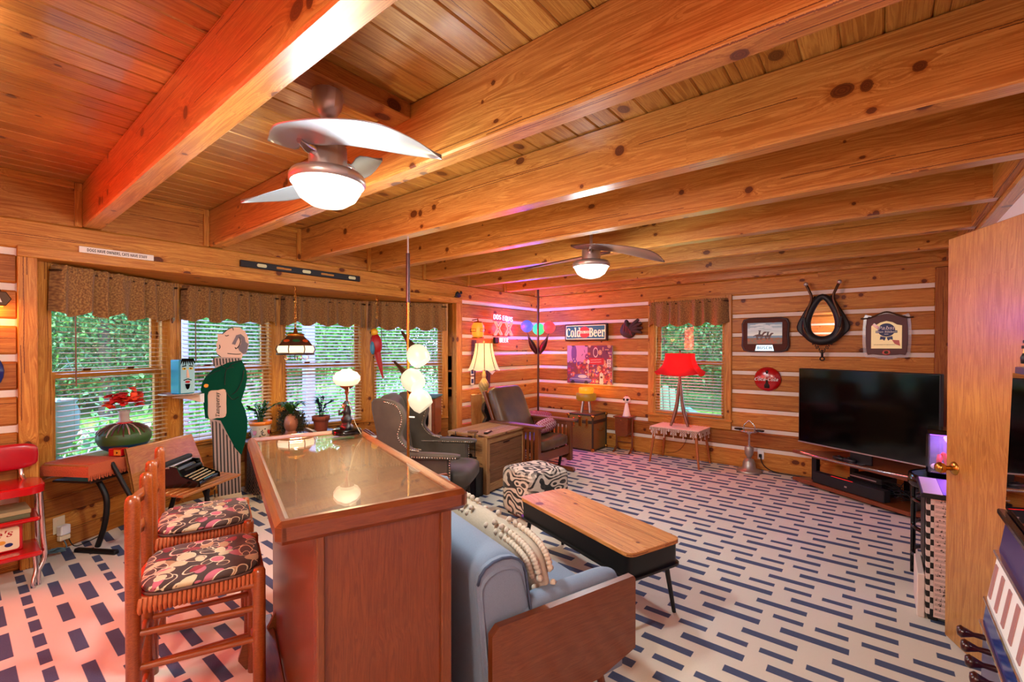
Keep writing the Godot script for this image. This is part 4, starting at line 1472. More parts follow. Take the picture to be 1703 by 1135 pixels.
func letter(ch: String) -> Array:
	# strokes in a 0..1 box
	match ch:
		"D": return [[Vector2(0, 0), Vector2(0, 1), Vector2(0.45, 1), Vector2(0.8, 0.75), Vector2(0.8, 0.25), Vector2(0.45, 0), Vector2(0, 0)]]
		"O": return [[Vector2(0.2, 0), Vector2(0, 0.3), Vector2(0, 0.7), Vector2(0.2, 1), Vector2(0.6, 1), Vector2(0.8, 0.7), Vector2(0.8, 0.3), Vector2(0.6, 0), Vector2(0.2, 0)]]
		"Q": return [[Vector2(0.2, 0), Vector2(0, 0.3), Vector2(0, 0.7), Vector2(0.2, 1), Vector2(0.6, 1), Vector2(0.8, 0.7), Vector2(0.8, 0.3), Vector2(0.6, 0), Vector2(0.2, 0)], [Vector2(0.45, 0.25), Vector2(0.85, -0.2)]]
		"S": return [[Vector2(0, 0.15), Vector2(0.3, 0), Vector2(0.7, 0.1), Vector2(0.7, 0.4), Vector2(0.1, 0.6), Vector2(0.1, 0.9), Vector2(0.4, 1), Vector2(0.7, 0.88)]]
		"E": return [[Vector2(0.65, 0), Vector2(0, 0), Vector2(0, 1), Vector2(0.65, 1)], [Vector2(0, 0.52), Vector2(0.55, 0.52)]]
		"U": return [[Vector2(0, 1), Vector2(0, 0.25), Vector2(0.2, 0), Vector2(0.55, 0), Vector2(0.75, 0.25), Vector2(0.75, 1)]]
		"I": return [[Vector2(0.2, 0), Vector2(0.2, 1)]]
		"B": return [[Vector2(0, 0), Vector2(0, 1), Vector2(0.5, 1), Vector2(0.65, 0.78), Vector2(0.5, 0.54), Vector2(0, 0.54)], [Vector2(0.5, 0.54), Vector2(0.75, 0.28), Vector2(0.55, 0), Vector2(0, 0)]]
		"R": return [[Vector2(0, 0), Vector2(0, 1), Vector2(0.5, 1), Vector2(0.7, 0.76), Vector2(0.5, 0.5), Vector2(0, 0.5)], [Vector2(0.35, 0.5), Vector2(0.72, 0)]]
		"X": return [[Vector2(0, 0), Vector2(0.2, 0), Vector2(0.45, 0.32), Vector2(0.7, 0), Vector2(0.9, 0), Vector2(0.56, 0.5), Vector2(0.9, 1), Vector2(0.7, 1), Vector2(0.45, 0.68), Vector2(0.2, 1), Vector2(0, 1), Vector2(0.34, 0.5), Vector2(0, 0)]]
	return []

func build_neon() -> void:
	mat("neonwhite", Color(0.85, 0.92, 1.0), 0.3, {emit = Color(0.72, 0.86, 1.0), power = 0.9})
	mat("neonred", Color(1.0, 0.3, 0.25), 0.3, {emit = Color(1.0, 0.42, 0.36), power = 2.0})
	var t := thing("neon_sign", "glowing neon beer sign with red double X outlines on the log wall", "neon sign", Vector3(0.05, 1.56, 0.97), PI / 2)
	# local x runs along the wall to the right, z comes out of it
	var rows := [["DOS", -0.225, 0.358, 0.052, 0.064, "neonwhite", 0.0], ["EQUIS", -0.02, 0.350, 0.048, 0.064, "neonwhite", -0.06], ["XX", -0.215, 0.125, 0.20, 0.195, "neonred", 0.0], ["BEER", -0.09, 0.02, 0.046, 0.058, "neonwhite", 0.0]]
	for r in rows:
		var x: float = r[1]
		var y: float = r[2]
		var st: String = r[0]
		for i in st.length():
			var b := B.new()
			for s in letter(st[i]):
				var pts := []
				for p in s:
					pts.append(Vector3(x + p.x * r[3] * (0.95 if r[3] < 0.1 else 1.0), y + p.y * r[4], 0.0))
				b.tube(pts, 0.0115 if r[3] > 0.1 else 0.0062, 7)
			part(t, "neon_tube", b, mats[r[5]])
			x += r[3] * (1.15 if r[3] < 0.1 else 1.22) if st[i] != "I" else r[3] * 0.62
			y += r[6] * r[3] * (1.0 if r[0] == "EQUIS" else 1.0)
	part(t, "backing_bar", B.new().bb(Vector3(-0.2, 0.335, -0.05), Vector3(0.2, 0.345, -0.03)).bb(Vector3(-0.2, 0.11, -0.05), Vector3(0.2, 0.12, -0.03)), mats.blackmatte)
	part(t, "transformer", B.new().bb(Vector3(-0.19, 0.0, -0.05), Vector3(-0.10, 0.09, -0.005), 0.008), mats.blackmatte)
	for l in [[Vector3(-0.1, 0.22, 0.05), Color(1, 0.02, 0.03), 0.30], [Vector3(0.12, 0.22, 0.05), Color(1, 0.02, 0.03), 0.30], [Vector3(0.0, 0.40, 0.05), Color(0.4, 0.4, 1.0), 0.03]]:
		omni(l[0], l[1], l[2], 0.05, t)
	# flush ceiling lamp behind the camera that lights the near faces of the beams
	var fl := thing("ceiling_lamp", "flush drum ceiling lamp between two beams by the painted wall", "lamp", Vector3(4.2, CEIL_Y - 0.10, 7.55))
	part(fl, "drum", B.new().lathe([Vector2(0, 0.0), Vector2(0.15, 0.0), Vector2(0.17, 0.012), Vector2(0.17, 0.09)], 28), mats.fanlight)
	part(fl, "ring", B.new().lathe([Vector2(0.165, 0.085), Vector2(0.185, 0.085), Vector2(0.185, 0.10), Vector2(0.165, 0.10)], 28), mats.steel)
	omni(Vector3(0, -0.25, 0), Color(0.98, 0.97, 0.93), 2.8, 0.15, fl)
	# red neon ring on the log wall behind the camera; its glow reaches the near beams and carpet
	mat("neonring", Color(1.0, 0.2, 0.2), 0.3, {emit = Color(1.0, 0.07, 0.10), power = 3.0})
	var g := thing("neon_ring", "round red neon ring on the logs of the window wall past the red step chair", "neon sign", Vector3(0.075, 1.85, 7.25), -PI / 2)
	part(g, "neon_tube", B.new().tube(arc(Vector3.ZERO, 0.42, 0, TAU * 31 / 32, 31), 0.012, 8, true), mats.neonring)
	part(g, "neon_tube", B.new().tube(arc(Vector3.ZERO, 0.32, 0, TAU * 31 / 32, 31), 0.012, 8, true), mats.neonring)
	part(g, "backing_board", B.new().at(Vector3(0, 0, 0.03)).prism(circle(0.5, 32), 0.0, 0.03), mats.blackmatte)
	var al := AreaLight3D.new()
	al.name = "neon_light"
	al.area_size = Vector2(0.8, 0.8)
	al.light_color = Color(1.0, 0.04, 0.10)
	al.light_energy = 9.5
	al.area_range = 14.0
	al.shadow_enabled = true
	al.position = Vector3(0, 0, -0.04)
	g.add_child(al)


# ---------------------------------------------------------------- seating, bar and tables
const BARYAW := -0.3194

func build_bar() -> void:
	var t := thing("bar_counter", "reddish wooden home bar with glass-covered top and rounded edge rail", "bar", Vector3(2.704, 0, 5.227), BARYAW)
	part(t, "body", B.new().bb(Vector3(-0.60, 0.0, -0.225), Vector3(0.645, 0.975, 0.165), 0.003, 1), mats.cherry)
	for q in [[0.645, 0.155], [0.645, -0.225]]:
		part(t, "stile", B.new().bb(Vector3(q[0] - 0.03, 0.0, q[1] - 0.0), Vector3(q[0] + 0.014, 0.975, q[1] + 0.035 if q[1] < 0 else q[1] + 0.022), 0.004, 1), mats.walnut, "darker corner stile")
	part(t, "side_panel", B.new().bb(Vector3(-0.58, 0.05, 0.165), Vector3(0.60, 0.97, 0.175), 0.002, 1), mats.cherry)
	var top := part(t, "top_panel", B.new().bb(Vector3(-0.64, 0.975, -0.245), Vector3(0.64, 1.012, 0.245), 0.0, 0), mat("bartop", Color(0.52, 0.36, 0.20), 0.5, {tex = "grain", uv = Vector2(0.8, 2.0)}))
	mat("glasstop", Color(0.45, 0.36, 0.26), 0.015, {alpha = 0.05, spec = 0.6})
	part(top, "glass_sheet", B.new().bb(Vector3(-0.635, 1.0125, -0.24), Vector3(0.635, 1.0205, 0.24)), mats.glasstop, "clear glass sheet over the wooden top")
	for s in [-1.0, 1.0]:
		var l := B.new()
		l.uvo = Vector2(s, 0.3)
		l.bb(Vector3(-0.675, 0.968, s * 0.278), Vector3(0.675, 1.03, s * 0.238), 0.014, 0)
		part(t, "edge_rail", l, mats.cherry)
		var e := B.new()
		e.uvo = Vector2(0.2, s)
		e.bb(Vector3(s * 0.675, 0.967, -0.276), Vector3(s * 0.632, 1.031, 0.276), 0.014, 2)
		part(t, "edge_rail", e, mats.cherry)
	part(t, "foot_board", B.new().bb(Vector3(-0.58, 0.13, 0.18), Vector3(0.62, 0.158, 0.252), 0.006, 0), mats.cherry)
	for x in [-0.45, 0.45]:
		var br := B.new()
		br.xf = Transform3D(Basis(Vector3(0, 0, 1), Vector3(0, 1, 0), Vector3(-1, 0, 0)), Vector3(x, 0, 0.17))
		br.prism(pv([Vector2(0, 0), Vector2(0.13, 0), Vector2(0.16, 0.05), Vector2(0.14, 0.128), Vector2(0.06, 0.13), Vector2(0.03, 0.18), Vector2(0, 0.24)]), -0.012, 0.012)
		part(t, "foot_bracket", br, mats.walnut)
	# remote on the bar
	var r := thing("remote_control", "slim black remote lying on the glass of the bar near the globe lamp", "remote", Vector3(2.02, 1.021, 4.975), BARYAW + 0.15)
	part(r, "body", B.new().bb(Vector3(-0.075, 0, -0.014), Vector3(0.075, 0.014, 0.014), 0.004), mats.black)
	for i in 6:
		part(r, "button", B.new().bb(Vector3(-0.06 + i * 0.02, 0.013, -0.006), Vector3(-0.05 + i * 0.02, 0.016, 0.006)), mats.steel)

func build_stools() -> void:
	mat("stoolwood", Color(0.66, 0.34, 0.14), 0.34, {tex = "grain", uv = Vector2(0.9, 2.4), coat = 0.5})
	mat("rush", Color(0.72, 0.36, 0.18), 0.7)
	mat("cushion", Color(1, 1, 1), 0.9, {tex = "cushion", uv = Vector2(1, 1), rim = 0.2})
	mat("piping", Color(0.36, 0.24, 0.20), 0.9)
	var t := thing("bar_stool", "ladder-back bar stool with rush seat, beside the bar's globe-lamp end", "stool", Vector3(1.785, 0, 5.41), BARYAW, "ladder-back bar stools")
	for x in [-0.175, 0.175]:
		part(t, "leg", B.new().lathe([Vector2(0, 0.975), Vector2(0.012, 0.973), Vector2(0.02, 0.962), Vector2(0.0225, 0.945), Vector2(0.022, 0.0), Vector2(0, 0)], 14, Vector3(x, 0, 0.195)), mats.stoolwood)
		part(t, "leg", B.new().lathe([Vector2(0, 0.635), Vector2(0.018, 0.633), Vector2(0.023, 0.62), Vector2(0.022, 0.0), Vector2(0, 0)], 14, Vector3(x * 1.12, 0, -0.185)), mats.stoolwood)
		for y in [0.17, 0.36, 0.48]:
			part(t, "rung", B.new().tube([Vector3(x * 1.11, y, -0.18), Vector3(x, y + 0.01, 0.19)], 0.0115, 10), mats.stoolwood)
		part(t, "seat_rail", B.new().tube([Vector3(x * 1.11, 0.575, -0.18), Vector3(x, 0.575, 0.19)], 0.016, 10), mats.stoolwood)
	for y in [0.20, 0.42]:
		part(t, "rung", B.new().tube([Vector3(-0.195, y, -0.185), Vector3(0.195, y, -0.185)], 0.0115, 10), mats.stoolwood)
		part(t, "rung", B.new().tube([Vector3(-0.175, y - 0.05, 0.195), Vector3(0.175, y - 0.05, 0.195)], 0.0115, 10), mats.stoolwood)
	for y in [0.77, 0.895]:
		var sl := B.new()
		sl.surf(10, 4, func(u: float, v: float):
			var a: float = TAU * v
			return Vector3(lerpf(-0.175, 0.175, u), y + 0.027 * sin(a), 0.195 + 0.03 * sin(PI * u) + 0.005 * cos(a)))
		part(t, "back_slat", sl, mats.stoolwood)
	# rush: rows of cord round the seat frame
	for k in 4:
		var b := B.new()
		var along := k % 2 == 0
		for i in 26:
			var s := -0.175 + i * 0.014
			var e := 0.185
			var r := 0.0075
			if along:
				var z := e if k == 0 else -e
				b.tube([Vector3(s, 0.565, z * 1.02), Vector3(s, 0.588, z * 1.10), Vector3(s, 0.612, z)], r, 5)
			else:
				var x := 0.19 if k == 1 else -0.19
				b.tube([Vector3(x * 1.0, 0.565, s), Vector3(x * 1.09, 0.588, s), Vector3(x * 0.98, 0.612, s)], r, 5)
		var o := part(t, "rush_edge", b, mats.rush)
		o.set_meta("kind", "stuff")
	part(t, "rush_seat", B.new().bb(Vector3(-0.19, 0.59, -0.19), Vector3(0.19, 0.612, 0.185), 0.008), mats.rush)
	var cu := B.new()
	cu.surf(28, 14, func(u: float, v: float):
		var a: float = TAU * u
		var e: float = PI * (v - 0.5)
		var cx := B.sp(cos(a), 0.45)
		var cz := B.sp(sin(a), 0.45)
		var ce := B.sp(cos(e), 0.5)
		var dip := 0.006 * cos(cx * ce * 9.0) * cos(cz * ce * 9.0)
		return Vector3(cx * ce * 0.20, 0.634 + B.sp(sin(e), 0.6) * 0.021 + (dip if e > 0 else 0.0), cz * ce * 0.19 - 0.005))
	# give the cushion print flat coordinates
	var md := MeshDataTool.new()
	md.create_from_surface(cu.mesh(), 0)
	for i in md.get_vertex_count():
		var p := md.get_vertex(i)
		md.set_vertex_uv(i, Vector2(p.x + 0.2, p.z + 0.2 + p.y * 0.6) * 2.0)
	var am := ArrayMesh.new()
	md.commit_to_surface(am)
	var c := thing("seat_cushion", "brown and red oval-print cushion on the bar stool nearer the globe lamp", "cushion", t.position, BARYAW, "seat cushions on the bar stools")
	partm(c, "pad", am, mats.cushion)
	part(c, "piping", B.new().tube(rail(0.20, 0.19, 0.62, 40), 0.005, 6, true), mats.piping)
	var p2 := Vector3(2.35, 0, 5.59)
	var t2 := t.duplicate()
	t2.name = numbered("bar_stool")
	add_child(t2)
	t2.position = p2
	t2.set_meta("label", "ladder-back bar stool with rush seat, beside the bar's open corner facing the sofa end panel")
	var c2 := c.duplicate()
	c2.name = numbered("seat_cushion")
	add_child(c2)
	c2.position = p2
	c2.set_meta("label", "brown and red oval-print cushion on the bar stool farther from the globe lamp")

func rail(a: float, b: float, y: float, n: int) -> Array:
	var out := []
	for i in n:
		var t := TAU * i / n
		out.append(Vector3(B.sp(cos(t), 0.45) * a, y, B.sp(sin(t), 0.45) * b - 0.005))
	return out

func build_sofa() -> void:
	mat("denim", Color(0.50, 0.56, 0.64), 0.95, {tex = "weave", uv = Vector2(7, 7), tri = 7.0, rim = 0.3})
	mat("denimpipe", Color(0.26, 0.31, 0.40), 0.95)
	# origin: outer front corner of the near arm; -x runs along the sofa, -z is its front
	var t := thing("sofa", "grey-blue tufted sofa with walnut side panels, standing behind the bar", "sofa", Vector3(3.682, 0, 4.454), BARYAW)
	for x in [0.0, -1.81]:
		var b := B.new()
		b.xf = Transform3D(Basis(Vector3(0, 0, 1), Vector3(0, 1, 0), Vector3(-1, 0, 0)), Vector3(x, 0, 0))
		b.prism(pv([Vector2(0.0, 0.25), Vector2(0.0, 0.535), Vector2(0.012, 0.55), Vector2(0.655, 0.55), Vector2(0.682, 0.525), Vector2(0.682, 0.20), Vector2(0.2, 0.20)]), 0.0, 0.032, 0.003)
		part(t, "side_panel", b, mats.walnut)
		var s := 1.0 if x == 0.0 else -1.0
		part(t, "arm_bolster", B.new().surf(20, 14, func(u: float, v: float):
			var a: float = TAU * u
			var z := lerpf(0.015, 0.56, v)
			var e := sqrt(maxf(0.0, 1.0 - pow(absf(v - 0.5) * 2.0, 8)))
			return Vector3(x - s * 0.085 + B.sp(cos(a), 0.7) * 0.050 * e, 0.47 + B.sp(sin(a), 0.7) * 0.105 * e, z)), mats.denim)
	part(t, "seat_frame", B.new().bb(Vector3(-1.775, 0.16, 0.03), Vector3(-0.035, 0.27, 0.66), 0.01), mats.denim)
	for k in 3:
		var x0 := -1.67 + k * 0.515
		part(t, "seat_cushion", B.new().surf(30, 18, func(u: float, v: float):
			var a: float = TAU * u
			var e: float = PI * (v - 0.5)
			var cx := B.sp(cos(a), 0.22) * B.sp(cos(e), 0.25)
			var cz := B.sp(sin(a), 0.22) * B.sp(cos(e), 0.25)
			var top: float = 0.07 * B.sp(sin(e), 0.35)
			if e > 0.0:
				top -= 0.018 * exp(-pow(cx * 2.6, 2) * 6.0) * exp(-pow(cz * 2.6, 2) * 6.0)
				top -= 0.006 * exp(-pow(cx * 14.0, 2)) + 0.006 * exp(-pow(cz * 14.0, 2))
			return Vector3(x0 + 0.25 + cx * 0.258, 0.335 + top, 0.27 + cz * 0.29)), mats.denim)
		part(t, "tuft_button", B.new().ball(Vector3(x0 + 0.25, 0.393, 0.27), Vector3(0.012, 0.006, 0.012), 10, 6), mats.denimpipe)
	# back: a padded slab with a fat rolled top edge, leaning away from the seat
	part(t, "backrest", B.new().surf(64, 40, func(u: float, v: float):
		var s := v * 2.6
		var y: float
		var z: float
		if s < 1.0:
			y = lerpf(0.16, 0.69, s)
			z = lerpf(0.665, 0.715, s)
		elif s < 1.6:
			var a := (s - 1.0) / 0.6 * PI
			y = 0.69 + sin(a) * 0.07
			z = 0.615 + cos(a) * 0.10
		else:
			var q := (s - 1.6) / 1.0
			y = lerpf(0.69, 0.36, q)
			z = lerpf(0.515, 0.46, q) - 0.012 * sin(PI * q)
			y += 0.0
		var x := lerpf(-1.765, -0.045, u)
		var e := minf(u, 1.0 - u) * 1.72
		var sh := 1.0 - pow(maxf(0.0, 1.0 - e / 0.05), 2) * 0.18
		var dimple := 0.0
		if s > 1.6:
			dimple = 0.008 * pow(absf(sin(u * PI * 6.0)), 0.3)
		return Vector3(x, lerpf(0.5, y, sh), lerpf(0.61, z - dimple, sh))), mats.denim)
	var cap := pv([Vector2(0.665, 0.16), Vector2(0.715, 0.69)])
	for i in 9:
		var a := PI * i / 8.0
		cap.append(Vector2(0.615 + cos(a) * 0.098, 0.69 + sin(a) * 0.068))
	cap.append(Vector2(0.515, 0.69))
	cap.append(Vector2(0.46, 0.36))
	cap.append(Vector2(0.46, 0.16))
	for x in [-0.06, -1.75]:
		var cb := B.new()
		cb.xf = Transform3D(Basis(Vector3(0, 0, 1), Vector3(0, 1, 0), Vector3(-1, 0, 0)), Vector3(x, 0, 0))
		cb.prism(cap, -0.008, 0.008, 0.0, true)
		part(t, "back_end", cb, mats.denim)
		var rim := []
		for i in cap.size() - 1:
			if i > 0:
				rim.append(Vector3(x + (0.012 if x > -1 else -0.012), cap[i].y - 0.004, cap[i].x * 0.97 + 0.018))
		part(t, "piping", B.new().tube(rim, 0.005, 6), mats.denimpipe)
	for x in [-0.12, -1.69]:
		for z in [0.12, 0.58]:
			part(t, "leg", B.new().tube([Vector3(x, 0.2, z), Vector3(x * 1.0 + (0.04 if x > -1 else -0.04), 0.0, z + (-0.04 if z < 0.3 else 0.04))], [0.022, 0.012], 12), mats.walnut)
	# pillow with a pompom border
	mat("pillow", Color(0.76, 0.70, 0.62), 0.95, {tex = "weave", uv = Vector2(5, 5)})
	mat("pompom", Color(0.80, 0.74, 0.66), 1.0)
	var pl := thing("throw_pillow", "cream throw pillow edged with nubby pompoms leaning on the sofa back", "pillow", t.transform * Vector3(-0.50, 0.405, 0.345), BARYAW)
	var tilt := Basis.from_euler(Vector3(0.22, 0.0, 0))
	part(pl, "cover", B.new().surf(28, 16, func(u: float, v: float):
		var a: float = TAU * u
		var e: float = PI * (v - 0.5)
		var ce := B.sp(cos(e), 0.6)
		return tilt * Vector3(B.sp(cos(a), 0.4) * ce * 0.40, 0.17 + B.sp(sin(a), 0.4) * ce * 0.17, sin(e) * 0.07)), mats.pillow)
	var pm := B.new().ball(Vector3.ZERO, Vector3.ONE * 0.0135, 7, 5).mesh()
	for i in 145:
		var a := TAU * i / 145
		for j in 2:
			var q := tilt * Vector3(B.sp(cos(a), 0.42) * (0.405 - j * 0.03), 0.17 + B.sp(sin(a), 0.42) * (0.178 - j * 0.03), (0.028 + 0.012 * j) * (1.0 if (i + j) % 2 else -1.0))
			partm(pl, "pompom", pm, mats.pompom, Transform3D(Basis(), q))

func build_tables() -> void:
	# low bench table
	var t := thing("coffee_table", "long low table with planked wooden top and black metal frame", "table", Vector3(3.024, 0, 3.652), -0.351)
	var top := rrect(1.08, 0.40, 0.045)
	for i in 3:
		var strip := Geometry2D.intersect_polygons(top, pv([Vector2(-0.6, -0.2 + i * 0.1335), Vector2(0.6, -0.2 + i * 0.1335), Vector2(0.6, -0.2 + i * 0.1335 + 0.1325), Vector2(-0.6, -0.2 + i * 0.1335 + 0.1325)]))
		var b := B.new()
		b.xf = Transform3D(Basis(Vector3(1, 0, 0), Vector3(0, 0, -1), Vector3(0, 1, 0)), Vector3(0, 0.398, 0))
		b.uvo = Vector2(i * 0.9, i * 0.31)
		b.prism(strip[0], 0.0, 0.022, 0.002)
		part(t, "top_plank", b, mats.tabletop)
	for q in [[0.285, 0.397, 1.06, 0.38, 0.04], [0.275, 0.287, 1.09, 0.41, 0.05]]:
		var b := B.new()
		b.xf = Transform3D(Basis(Vector3(1, 0, 0), Vector3(0, 0, -1), Vector3(0, 1, 0)), Vector3(0, 0, 0))
		b.prism(rrect(q[2], q[3], q[4]), q[0], q[1], 0.0, true)
		part(t, "metal_frame" if q[0] > 0.28 else "metal_lip", b, mats.black)
	for x in [-1.0, 1.0]:
		for z in [-1.0, 1.0]:
			part(t, "leg", B.new().tube([Vector3(x * 0.47, 0.28, z * 0.15), Vector3(x * 0.515, 0.0, z * 0.17)], [0.015, 0.011], 10), mats.black)
	# zebra cube
	mat("zebra", Color(1, 1, 1), 0.95, {tex = "zebra", tri = 1.5, rim = 0.2})
	var o := thing("ottoman", "zebra-striped cube ottoman with rounded edges", "ottoman", Vector3(2.06, 0, 2.93), -0.30)
	part(o, "cover", B.new().surf(40, 26, func(u: float, v: float):
		var a: float = TAU * u
		var e: float = PI * (v - 0.5)
		var ce := B.sp(cos(e), 0.22)
		return Vector3(B.sp(cos(a), 0.24) * ce * 0.225, 0.225 + B.sp(sin(e), 0.24) * 0.205, B.sp(sin(a), 0.24) * ce * 0.225)), mats.zebra)
	for x in [-0.16, 0.16]:
		for z in [-0.16, 0.16]:
			part(o, "foot", B.new().lathe([Vector2(0.02, 0.0), Vector2(0.024, 0.03)], 10, Vector3(x, 0, z)), mats.blackmatte)
	# rustic crate side table
	var c := thing("crate_table", "rustic plank side table with paneled side between the grey wing chair and glider", "table", Vector3(1.09, 0, 2.475), 0.10)
	for i in 4:
		var b := B.new()
		b.uvo = Vector2(i * 0.7, i * 0.33)
		b.bb(Vector3(-0.27 + i * 0.137, 0.578, -0.37), Vector3(-0.27 + i * 0.137 + 0.134, 0.602, 0.37), 0.003, 2)
		part(c, "top_plank", b, mats.barnwood)
	for s in [-1.0, 1.0]:
		for z in [-0.345, 0.345]:
			part(c, "corner_post", B.new().bb(Vector3(s * 0.225 - 0.03, 0.0, z - 0.028), Vector3(s * 0.225 + 0.03, 0.578, z + 0.028), 0.003, 1), mats.barnwood)
		part(c, "bottom_rail", B.new().bb(Vector3(s * 0.245 - 0.008, 0.02, -0.317), Vector3(s * 0.245 + 0.008, 0.10, 0.317), 0.003), mats.barnwood)
		part(c, "top_rail", B.new().bb(Vector3(s * 0.245 - 0.008, 0.51, -0.317), Vector3(s * 0.245 + 0.008, 0.576, 0.317), 0.003), mats.barnwood)
		for i in 3:
			var b := B.new()
			b.uvo = Vector2(i * 0.5, s + i * 0.2)
			b.bb(Vector3(s * 0.238 - 0.007, 0.10 + i * 0.137, -0.317), Vector3(s * 0.238 + 0.005, 0.10 + i * 0.137 + 0.134, 0.317), 0.003)
			part(c, "side_plank", b, mats.barnwood2)
	for i in 4:
		for z in [-0.355, 0.355]:
			var b := B.new()
			b.uvo = Vector2(i * 0.6, z + i * 0.2)
			b.bb(Vector3(-0.195, 0.03 + i * 0.137, z - 0.008), Vector3(0.195, 0.03 + i * 0.137 + 0.133, z + 0.008), 0.003)
			part(c, "end_plank", b, mats.barnwood)
	part(c, "handle_slot", B.new().bb(Vector3(0.243, 0.475, -0.06), Vector3(0.247, 0.492, 0.06)), mats.darkwood)
	var cx := c.transform
	for q in [["coaster", "round brown leather coaster case on the crate table", "coaster", Vector3(0.02, 0.603, 0.30)], ["remote_control", "dark grey remote lying on the crate table", "remote", Vector3(0.17, 0.603, 0.24)]]:
		var p: Vector3 = cx * q[3]
		if q[0] == "coaster":
			solo(q[0], q[1], q[2], B.new().lathe([Vector2(0, 0), Vector2(0.055, 0), Vector2(0.058, 0.008), Vector2(0.054, 0.015), Vector2(0, 0.017)], 22), mats.barnwood2, p)
		else:
			var r := thing(q[0], q[1], q[2], p, 0.4)
			part(r, "body", B.new().bb(Vector3(-0.022, 0, -0.075), Vector3(0.022, 0.018, 0.075), 0.006), mats.black)
			part(r, "keypad", B.new().bb(Vector3(-0.015, 0.017, -0.05), Vector3(0.015, 0.0195, 0.06), 0.001), mats.steel)
	# black wire caddy with boxes beside the crate, and a magazine bin on the floor
	var w := thing("shelf_caddy", "black two-tier hanging caddy on the end of the crate table", "caddy", cx * Vector3(-0.02, 0.0, 0.372), 0.10)
	for x in [-0.13, 0.13]:
		part(w, "wire", B.new().tube([Vector3(x, 0.60, -0.02), Vector3(x, 0.61, 0.01), Vector3(x, 0.36, 0.012)], 0.004, 6), mats.iron)
	for y in [0.545, 0.36]:
		part(w, "tray", B.new().bb(Vector3(-0.15, y, 0.004), Vector3(0.15, y + 0.012, 0.13), 0.004).bb(Vector3(-0.15, y, 0.12), Vector3(0.15, y + 0.035, 0.13), 0.003), mats.black)
		part(w, "gadget", B.new().bb(Vector3(-0.12, y + 0.012, 0.02), Vector3(0.11, y + 0.045, 0.11), 0.01), mats.gloss)
	var mg := thing("magazine_bin", "black magazine bin with papers on the carpet by the crate table", "bin", cx * Vector3(0.12, 0, 0.45), 0.10)
	part(mg, "bin", B.new().bb(Vector3(-0.10, 0, -0.06), Vector3(0.10, 0.012, 0.06)).bb(Vector3(-0.10, 0, -0.06), Vector3(-0.09, 0.25, 0.06)).bb(Vector3(0.09, 0, -0.06), Vector3(0.10, 0.28, 0.06)).bb(Vector3(-0.1, 0, -0.06), Vector3(0.1, 0.28, -0.05)).bb(Vector3(-0.1, 0, 0.05), Vector3(0.1, 0.2, 0.06)), mats.black)
	for i in 3:
		part(mg, "magazine", B.new().at(Vector3(-0.02, 0.15, -0.03 + i * 0.022), 0, 0.05 * i).bb(Vector3(-0.06, -0.13, -0.004), Vector3(0.07, 0.12, 0.004)), mats.white)

